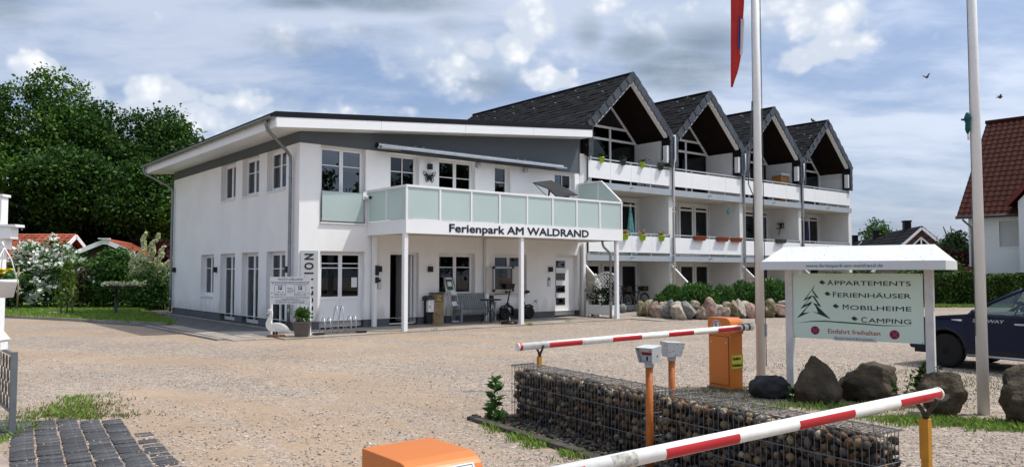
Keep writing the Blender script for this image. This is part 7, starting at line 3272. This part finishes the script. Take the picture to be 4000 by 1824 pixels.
# red-roofed bungalows
def bungalow(label, cx, cy, rz, w, ln, eave, ridge, light=False, ntile=True):
    t = thing('bungalow', label, 'bungalow', (cx, cy, 0), rz, 'red-roofed bungalows behind the bushes')
    b = MB()
    hw = w / 2
    b.add([(-hw, 0, 0), (hw, 0, 0), (hw, 0, eave), (0, 0, ridge), (-hw, 0, eave), (-hw, ln, 0), (hw, ln, 0), (hw, ln, eave), (0, ln, ridge), (-hw, ln, eave)],
          [(0, 1, 2, 3, 4), (9, 8, 7, 6, 5), (0, 4, 9, 5), (1, 6, 7, 2)])
    b.build('wall', mat('dark_timber_wall', (.05, .04, .03), .8, .2, 4) if 'dark_timber_wall' not in bpy.data.materials else bpy.data.materials['dark_timber_wall'], t)
    ro = bpy.data.objects.new('roof', None)
    col.objects.link(ro)
    ro.parent = t
    sl_ = (ridge - eave) / hw
    oh = .5
    e = hw + oh
    sang = math.atan(sl_)
    lnr = e / math.cos(sang)
    for s in (-1, 1):
        q = MB()
        nr = 9
        for r_ in range(nr):
            u0, u1 = lnr * r_ / nr, lnr * (r_ + 1.06) / nr
            n = max(6, int((ln + .8) / .34))
            for c in range(n):
                y0, y1 = -.4 + (ln + .8) * c / n, -.4 + (ln + .8) * (c + .97) / n
                for (ya, yb_, dz) in ((y0, (y0 + y1) / 2, .05), ((y0 + y1) / 2, y1, .02)):
                    p = lambda u, y, z: (s * u * math.cos(sang), y, ridge + .06 - u * math.sin(sang) + z)
                    q.add([p(u0, ya, .0 + dz), p(u0, yb_, .0 + dz), p(u1, yb_, .05 + dz), p(u1, ya, .05 + dz), p(u1, ya, -.02), p(u1, yb_, -.02)], [(0, 1, 2, 3), (3, 2, 5, 4)])
        tag(q.build('tile_field', ROOFRED, ro), kind='stuff')
        q = MB()
        q.bar((0, -.42, ridge + .02), (s * e, -.42, ridge + .02 - sl_ * e), .05, .22)
        q.build('barge_board', WHITE2, ro)
        q = MB()
        q.add([(0, -.4, ridge), (s * e, -.4, ridge - sl_ * e), (s * e, ln + .4, ridge - sl_ * e), (0, ln + .4, ridge)], [(0, 1, 2, 3)])
        q.build('underlay', ROOFRED, ro)
    q = MB()
    q.tube((0, -.42, ridge + .08), (0, ln + .42, ridge + .08), .09, n=8)
    q.build('ridge_tiles', ROOFRED, ro)
    if light:
        q = MB()
        q.box(-.25, .30, -.75, -.45, ridge + .12, ridge + .17)
        q.box(-.08, .12, -.6, -.45, ridge - .15, ridge + .12)
        q.build('gable_lamp', PVC, t)
    return t


bungalow('red-roofed bungalow with white gable boards and a lamp on its gable tip', -21.4, 40.5, R(16), 3.6, 6.5, 2.35, 3.18, True)
bungalow('red-roofed bungalow at the left, its roof rising behind the white flowering bush', -25.4, 44.0, R(90), 4.0, 8, 2.3, 3.6)
bungalow('red-roofed bungalow just left of the white building corner', -15.6, 42, R(-60), 4.4, 6, 1.6, 2.75)

# ================================================================== RIGHT: hedge, house, brick houses, trees
def hedge(label, x0, x1, y, h0, h1, seed, n):
    t = thing('hedge', label, 'hedge', (x0, y, 0), 0)
    g = np.random.default_rng(seed)
    u = g.uniform(0, 1, n)
    X = u * (x1 - x0)
    top = h0 + (h1 - h0) * u + .22 * np.array([noise.noise(Vector((a * .9, 0, seed))) for a in X]) + .10 * np.array([noise.noise(Vector((a * 3.1, 5, seed))) for a in X])
    face = g.uniform(0, 1, n)
    Z = np.where(face < .66, top * g.uniform(0, 1, n) ** .85, top - np.abs(g.normal(0, .09, n)))
    bulge = .25 * np.array([noise.noise(Vector((a * .8, z * 1.2, seed + 3))) for a, z in zip(X, Z)])
    Y = np.where(face < .66, -.6 + bulge + np.abs(g.normal(0, .10, n)), g.uniform(-.6, .7, n))
    addmesh('foliage', leaves(np.c_[X, Y, Z], .15, LF_HEDGE, seed, ratio=.55), t)
    b = MB()
    b.box(.3, x1 - x0 - .3, -.2, .4, 0, min(h0, h1) * .86)
    b.build('dark_core', mat('hedge_core', (.012, .014, .008), .9, .3, 4), t)  # solid dark box added to fill the hedge behind its leaves
    return t


hedge('long clipped dark green hedge behind the parked car and the info sign', 15.0, 34.0, 36.2, 1.55, 1.42, 15, 30000)
sheet('verge', [(14.5, 35.9), (34, 35.0), (34, 38), (14.5, 38)], .012, GRASSB)
tg = np.random.default_rng(3)
grass_tufts('grass', np.c_[tg.uniform(14.5, 30, 1500), tg.uniform(34.8, 35.8, 1500), np.zeros(1500)], .14, LF_GRASS, 5, w=.03)

# white house with brown-red roof at the right edge
HW = math.atan2(-.747, .665)
t = thing('white_house', 'white rendered house with steep brown-red tiled roof at the right edge', 'house', (24.5, 42.0, 0), HW)
EV, RG, DEP = 5.0, 10.4, 5.0
def hbox(b, x0, x1, y0, y1, z0, z1):
    b.box(x0, x1, y0, y1, z0, z1)
b = MB()
wallgrid(b, .45, 14, 0, EV, [(1.9, 3.05, 2.9, 4.3), (2.1, 3.05, .55, 1.30)], .2, lambda a, z, d: (a, d, z))
b.add([(.45, 0, 0), (.45, 2 * DEP, 0), (.45, 2 * DEP, EV), (.45, DEP, RG - .15), (.45, 0, EV)], [(0, 1, 2, 3, 4)])
b.build('wall', HOUSEW, t)
b = MB()
for k in range(20):
    z = 2.93 + k * .068
    b.box(1.92, 3.03, .06 + .004 * (k % 2), .09, z, z + .064)
b.build('roller_shutter', mat('shutter_grey', (.50, .51, .50), .6, .03, 4), t)
b = MB()
for x0, x1, z0, z1 in ((1.86, 1.91, 2.88, 4.33), (1.911, 3.05, 4.28, 4.33), (1.911, 3.05, 2.86, 2.91)):
    b.box(x0, x1, -.03, .05, z0, z1)
b.build('window_frame', PVC, t)
b = MB()
for x0, x1, z0, z1 in ((2.1, 2.18, .55, 1.3), (2.181, 3.05, 1.22, 1.3), (2.55, 2.62, .55, 1.219)):
    b.box(x0, x1, .05, .11, z0, z1)
wf = b.build('window', mat('dark_brown_frame', (.03, .022, .018), .5, .1, 3), t)
b = MB()
b.quad((2.12, .12, .55), (3.05, .12, .55), (3.05, .12, 1.28), (2.12, .12, 1.28))
b.build('pane', GLASS, wf)
b = MB()
for s in range(14):
    b.quad((2.2 + s * .06, .22 + .02 * (s % 2), .6), (2.26 + s * .06, .22 + .02 * ((s + 1) % 2), .6), (2.26 + s * .06, .22 + .02 * ((s + 1) % 2), 1.25), (2.2 + s * .06, .22 + .02 * (s % 2), 1.25))
b.build('curtain', mat('white_curtain', (.45, .45, .45), .9, .1, 6), wf)
# gabled wing coming forward
b = MB()
wx0, wx1, wy = 3.05, 9.0, -.9
b.add([(wx0, wy, 0), (wx1, wy, 0), (wx1, wy, EV + .2), ((wx0 + wx1) / 2, wy, EV + 3.5), (wx0, wy, EV + .2), (wx0, 2, 0), (wx0, 2, EV + .2)], [(0, 1, 2, 3, 4), (0, 4, 6, 5)])
b.build('wing_wall', HOUSEW, t)


def tilefield(parent, org, ux, dn, ncol, nrow, cw, ch, m, first=0, name='roof_tile'):
    """pan tiles: org at ridge start, ux along the ridge, dn down the slope (unit vectors)"""
    org, ux, dn = Vector(org), Vector(ux).normalized(), Vector(dn).normalized()
    nz = ux.cross(dn)
    if nz.z < 0:
        nz = -nz
    tm = MB()
    prof = [(-.5, .0), (-.3, .035), (-.1, .045), (.1, .02), (.3, -.005), (.5, .0)]
    for (a, za), (b_, zb) in zip(prof, prof[1:]):
        tm.quad((a * cw, 0, za), (b_ * cw, 0, zb), (b_ * cw, ch * 1.12, zb + .03), (a * cw, ch * 1.12, za + .03))
        tm.quad((a * cw, ch * 1.12, za + .03), (b_ * cw, ch * 1.12, zb + .03), (b_ * cw, ch * 1.12, -.02), (a * cw, ch * 1.12, -.02))
    me = tm.mesh('roof_tile', m)
    basis = Matrix((ux, dn, nz)).transposed().to_4x4()
    rest = MB()
    k = 0
    for r_ in range(nrow):
        for c in range(ncol):
            p = org + ux * ((c + .5) * cw) + dn * (r_ * ch)
            M = TR(*p) @ basis
            if k < first:
                piece(name, me, parent, M)
            else:
                rest.add(tm.v, tm.f, 0, False, M)
            k += 1
    if rest.v:
        tag(rest.build('tile_field', m, parent), kind='stuff')


hr = bpy.data.objects.new('roof', None)
col.objects.link(hr)
hr.parent = t
dnv = Vector((0, -(DEP + .45), -(RG - EV) * (DEP + .45) / DEP))
slope_len = dnv.length
b = MB()
e0 = Vector((0, DEP, RG - .03))
b.add([e0, e0 + Vector((14, 0, 0)), e0 + Vector((14, 0, 0)) + dnv, e0 + dnv], [(0, 1, 2, 3)])
b.add([e0, e0 + Vector((14, 0, 0)), (14, 2 * DEP + .4, EV - .3), (0, 2 * DEP + .4, EV - .3)], [(0, 1, 2, 3)])
b.build('underlay', ROOFBR, hr)
nrw = 20
tilefield(hr, e0 + Vector((0, 0, .03)), (1, 0, 0), dnv, 15, nrw, .30, slope_len / nrw, ROOFBR, first=300)
tilefield(hr, e0 + Vector((4.5, 0, .03)), (1, 0, 0), dnv, 30, nrw, .30, slope_len / nrw, ROOFBR, first=0)
b = MB()
b.tube((-.05, DEP, RG + .06), (14, DEP, RG + .06), .11, n=8)
b.build('ridge_tiles', ROOFBR, hr)
wc = (wx0 + wx1) / 2
for s in (-1, 1):
    b = MB()
    rid = Vector((wc, wy - .25, EV + 3.75))
    edge_ = Vector((wc + s * (wc - wx0 + .5), wy - .25, EV + .0))
    b.bar(rid, edge_, .04, .22)
    b.build('barge_board', mat('red_brown_board', (.16, .03, .02), .6, .1, 4) if s == -1 else bpy.data.materials['red_brown_board'], hr)
    b = MB()
    b.add([rid, edge_, edge_ + Vector((0, 5, 0)), rid + Vector((0, 5, 0))], [(0, 1, 2, 3)])
    o = b.build('wing_roof', ROOFBR, hr)
b = MB()
b.path([(0, -.5, EV - .47), (3.3, -.5, EV - .47)], .08, 8)
b.build('gutter', DGREYP, t)
b = MB()
b.path([(.35, -.5, EV - .5), (.35, -.48, EV - .62), (.62, -.1, EV - 1.0), (.62, -.07, EV - 1.2), (.62, -.07, .05)], .055, 8)
b.build('downpipe', ZINC, t)
b = MB()
b.box(-.05, 3.0, -.42, 0, EV - .42, EV - .38)
b.build('eaves_soffit', mat('brown_eaves', (.10, .06, .045), .7, .1, 4), t)
# timber shed / fence left of the house
t = thing('timber_fence', 'short brown timber fence between the hedge and the white house', 'fence', (22.4, 41.5, 0), R(-10))
for k in range(9):
    b = MB()
    b.box(0, 2.6, -.02, .02, .1 + k * .2, .1 + k * .2 + .185)
    b.build('board', mat('brown_fence', (.17, .06, .03), .8, .2, 5) if k == 0 else bpy.data.materials['brown_fence'], t)
for x in (0, 1.3, 2.6):
    b = MB()
    b.box(x - .05, x + .05, -.06, -.021, 0, 2.0)
    b.build('post', bpy.data.materials['brown_fence'], t)


# brick houses with black roofs
def brick_house(label, cx, cy, rz, hw, ln, eave, ridge, brick=True, first=0):
    t = thing('brick_house', label, 'house', (cx, cy, 0), rz, 'black-roofed houses in the distance')
    b = MB()
    b.add([(-hw, 0, 0), (hw, 0, 0), (hw, 0, eave), (0, 0, ridge - .1), (-hw, 0, eave), (-hw, ln, 0), (-hw, ln, eave), (hw, ln, 0), (hw, ln, eave)], [(0, 1, 2, 3, 4), (0, 4, 6, 5), (1, 7, 8, 2)])
    b.build('wall', mat('mortar', (.20, .17, .15), .9, .1, 3) if 'mortar' not in bpy.data.materials else bpy.data.materials['mortar'], t)
    if brick:
        q = MB()
        g = random.Random(5)
        bh, bl_ = .16, .42
        r_ = 0
        z = eave + .3
        while z < ridge - .5:
            half = hw * (ridge - z - .25) / (ridge - eave)
            x = -half + (.21 if r_ % 2 else 0)
            while x + bl_ * .9 < half:
                q.box(x, x + bl_ - .03, -.03 - g.uniform(0, .015), -.001, z, z + bh - .03)
                x += bl_
            z += bh
            r_ += 1
        tag(q.build('brick_field', BRICK, t), kind='stuff')
    sl_ = (ridge - eave) / hw
    e = hw + .6
    ro = bpy.data.objects.new('roof', None)
    col.objects.link(ro)
    ro.parent = t
    for s in (-1, 1):
        q = MB()
        nr = 14
        for r_ in range(nr):
            f0, f1 = r_ / nr, (r_ + 1.05) / nr
            q.add([(s * e * f0, -.5, ridge + .1 - sl_ * e * f0), (s * e * f0, ln, ridge + .1 - sl_ * e * f0), (s * e * f1, ln, ridge + .16 - sl_ * e * f1), (s * e * f1, -.5, ridge + .16 - sl_ * e * f1),
                   (s * e * f1, -.5, ridge + .0 - sl_ * e * f1), (s * e * f1, ln, ridge + .0 - sl_ * e * f1)], [(0, 1, 2, 3), (3, 2, 5, 4)])
        tag(q.build('tile_courses', ROOFBL, ro), kind='stuff')
        q = MB()
        q.bar((0, -.45, ridge - .12), (s * e, -.45, ridge - .12 - sl_ * e), .1, .26)
        q.build('barge_board', WHITE2, ro)
    b = MB()
    for (p, q2) in (((-1.35, ridge - 2.45), (1.35, ridge - 2.45)), ((-1.35, ridge - 2.45), (0, ridge - 1.1)), ((1.35, ridge - 2.45), (0, ridge - 1.1)), ((0, ridge - 2.45), (0, ridge - 1.15))):
        b.bar((p[0], -.06, p[1]), (q2[0], -.06, q2[1]), .12, .14)
    wo = b.build('gable_window', PVC, t)
    b = MB()
    b.add([(-1.3, -.045, ridge - 2.42), (1.3, -.045, ridge - 2.42), (0, -.045, ridge - 1.12)], [(0, 1, 2)])
    b.build('pane', GLASSB, wo)
    b = MB()
    b.box(-.35, .35, ln * .40, ln * .40 + .9, ridge - .5, ridge + .85)
    b.box(-.42, .42, ln * .40 - .06, ln * .40 + .96, ridge + .85, ridge + 1.0)
    b.build('chimney', DARKROOF, ro)
    return t


brick_house('dark red brick house with black tiled roof and triangular gable window above the info sign', 42.9, 80.5, R(-13), 5.2, 12, 1.4, 6.25)
brick_house('middle black-roofed house left of the brick gable, with half-hidden gable window', 45.2, 93.0, R(-13), 4.2, 11, 1.6, 5.75, False)
brick_house('smallest black-roofed house beside the end wall of the apartment block', 48.3, 106, R(-13), 4.0, 10, 1.6, 5.75, False)
tree('round airy tree in the distance above the black-roofed houses', 52.3, 110, 8.9, 3.6, 801, LF_FAR, 'trees on the right', base=.30, nl=16, nleaf=5200, size=.42, clump=.42, nc=26, zs=.6)
tree('small dark tree beside the apartment end wall in the distance', 47.2, 112, 5.6, 2.2, 802, LF_FAR, 'trees on the right', base=.1, nl=8, nleaf=3000, size=.45, clump=.4)
tree('light green tree directly left of the white house', 26.4, 45.5, 3.9, 1.2, 803, LF_FAR, 'trees on the right', base=.15, nl=12, nleaf=6000, size=.2, clump=.2)
bush('purple_bush', 'dark red-leaved bush left of the white house beyond the hedge', 24.6, 43.2, 1.9, 1.6, 2.9, LF_RED, 804, 4500, .2)
bush('bush', 'green bush before the dark red bush beyond the hedge', 22.8, 40.0, 2.6, 1.8, 2.3, LF_HEDGE, 805, 4500, .18)
bush('bush', 'dark bush at the foot of the brick house', 37.5, 66.0, 9, 3, 2.4, LF_HEDGE, 806, 6000, .3)

# ================================================================== WEEDS, GRASS, BIRDS


def scatter(name, boxes, h, m, seed, blades=5, spread=.05, w=.012):
    g = np.random.default_rng(seed)
    pts = []
    for (x, y, rx, ry, n) in boxes:
        pts.append(np.c_[x + g.normal(0, rx, n), y + g.normal(0, ry, n), np.zeros(n)])
    return grass_tufts(name, np.concatenate(pts), h, m, seed, blades=blades, spread=spread, w=w)


scatter('grass', [(-5.4, 9.3, .14, .42, 110), (-5.1, 8.95, .14, .18, 80), (-4.8, 8.72, .12, .05, 24), (-5.65, 10.0, .10, .18, 40), (-5.0, 7.5, .05, .2, 50), (-5.2, 8.1, .1, .15, 50)], .042, LF_GRASS, 11, spread=.03)
scatter('dry_grass', [(-5.2, 9.2, .26, .4, 240), (-4.75, 8.85, .25, .12, 90)], .032, LF_DRY, 12, spread=.04)
scatter('grass', [(4.35, 8.55, .28, .08, 150), (4.85, 8.35, .28, .07, 190), (5.3, 8.1, .25, .06, 120), (5.9, 7.9, .3, .08, 90), (3.9, 9.35, .8, .12, 120), (4.2, 9.3, .3, .1, 60)], .065, LF_GRASS, 13)
scatter('dry_grass', [(2.7, 9.8, .5, .25, 120), (2.5, 10.6, .35, .2, 90), (1.8, 9.6, .5, .2, 70), (3.3, 10.7, .2, .2, 90), (6.5, 11.2, 1.0, .9, 260), (5.6, 12.5, .9, .8, 160), (7.5, 11.2, .8, .6, 160), (8.3, 9.3, .8, .5, 90)], .028, LF_DRY, 14)
scatter('grass', [tuple((K0 + D1 * s - D2 * .09)[:2]) + (.07, .09, n) for s, n in ((.6, 18), (1.15, 50), (1.45, 36), (2.0, 30), (2.4, 14))] + [(1.0, 8.2, .25, .25, 30)], .055, LF_GRASS, 15, spread=.03)
scatter('grass', [(L(6.35, -2.3).x, L(6.35, -2.3).y, .03, .03, 7), (L(3.0, -2.2).x, L(3.0, -2.2).y, .03, .02, 4), (L(8.2, -2.1).x, L(8.2, -2.1).y, .04, .03, 4)], .09, LF_GRASS, 16, w=.012)


def weed(label, x, y, h, n, seed, m=LF_SHRUB, size=.10, lean=(0, 0), ratio=.4):
    t = thing('weed', label, 'weed', (x, y, 0))
    b = MB()
    b.path([(0, 0, 0), (lean[0] * .4, lean[1] * .4, h * .5), (lean[0], lean[1], h)], [.008, .006, .003], 5)
    b.build('stem', LF_SHRUB, t)
    g = np.random.default_rng(seed)
    u = g.uniform(.05, 1, n)
    a = g.uniform(0, 6.3, n)
    rr = size * .55 * (1.15 - u * .6)
    P = np.c_[lean[0] * u + rr * np.cos(a), lean[1] * u + rr * np.sin(a), h * u]
    Dv = np.c_[np.cos(a), np.sin(a), np.full(n, .4)] * 2
    addmesh('leaves', leaves(P, size, m, seed, D=Dv, ratio=ratio, up=.2), t)
    return t


weed('tall thistle-like weed at the left end of the far gabion', -.19, 8.60, .47, 60, 51, LF_SHRUB, .13)
weed('low leafy weed at the foot of the far gabion corner', -.13, 8.40, .14, 34, 52, LF_SHRUB, .09)
weed('leafy weed between the two leftmost boulders', 3.57, 9.85, .16, 26, 53, LF_SHRUB, .10, ratio=.7)
weed('bushy weed behind the square-topped boulder', 5.55, 10.6, .42, 120, 54, LF_HEDGE, .10, (.12, 0))
weed('thin weed rising right of the broad boulder', 4.83, 9.55, .42, 34, 55, LF_SHRUB, .07, (.12, 0))
weed('spindly weed on the slope of the broad boulder', 4.72, 9.45, .33, 40, 56, LF_SHRUB, .06, (-.08, 0))
weed('sprawling weed near the right sign post', 5.0, 9.35, .50, 60, 57, LF_HEDGE, .07, (.16, 0))
weed('dark leafy weed below the largest boulder', 5.5, 8.05, .20, 40, 58, LF_SHRUB, .09)


def bird(label, px, pz, py, fly, rz, s=1.0, m=BLACKPL):
    t = thing('bird', label, 'bird', (px, py, pz), rz, 'small birds')
    b = MB()
    b.ball((0, 0, 0), (.055 * s, .032 * s, .035 * s))
    b.ball((-.06 * s, 0, .03 * s), .025 * s)
    b.prism([(.04 * s, .01 * s), (.13 * s, -.02 * s), (.13 * s, .0), (.04 * s, .025 * s)], 'y', -.012 * s, .012 * s)
    b.prism([(-.08 * s, .03 * s), (-.10 * s, .025 * s), (-.08 * s, .022 * s)], 'y', -.004, .004)
    b.build('body', m, t)
    for sd in (-1, 1):
        q = MB()
        if fly:
            q.add([(-.03 * s, sd * .02 * s, .01 * s), (.04 * s, sd * .02 * s, .01 * s), (.06 * s, sd * .14 * s, .09 * s), (-.02 * s, sd * .12 * s, .10 * s)], [(0, 1, 2, 3)])
        else:
            q.add([(-.03 * s, sd * .033 * s, .02 * s), (.06 * s, sd * .033 * s, .0), (.10 * s, sd * .02 * s, -.01 * s), (.0, sd * .036 * s, -.015 * s)], [(0, 1, 2, 3)])
        q.build('wing', m, t)
    return t


rp = L(11.04 + XCs[3], .6, 9.43)
bird('black bird perched on the ridge of the last gable', rp.x, rp.z + .02, rp.y, False, R(40), 1.9)
bird('small bird in flight between the flagpole and the brick houses', 13.1, 7.75, 24, True, R(200), 1.0, mat('brown_feather', (.10, .06, .045), .8, .2, 20))
bird('small bird in flight at the right picture edge above the brown-red roof', 15.4, 7.1, 24, True, R(170), .9, bpy.data.materials['brown_feather'])
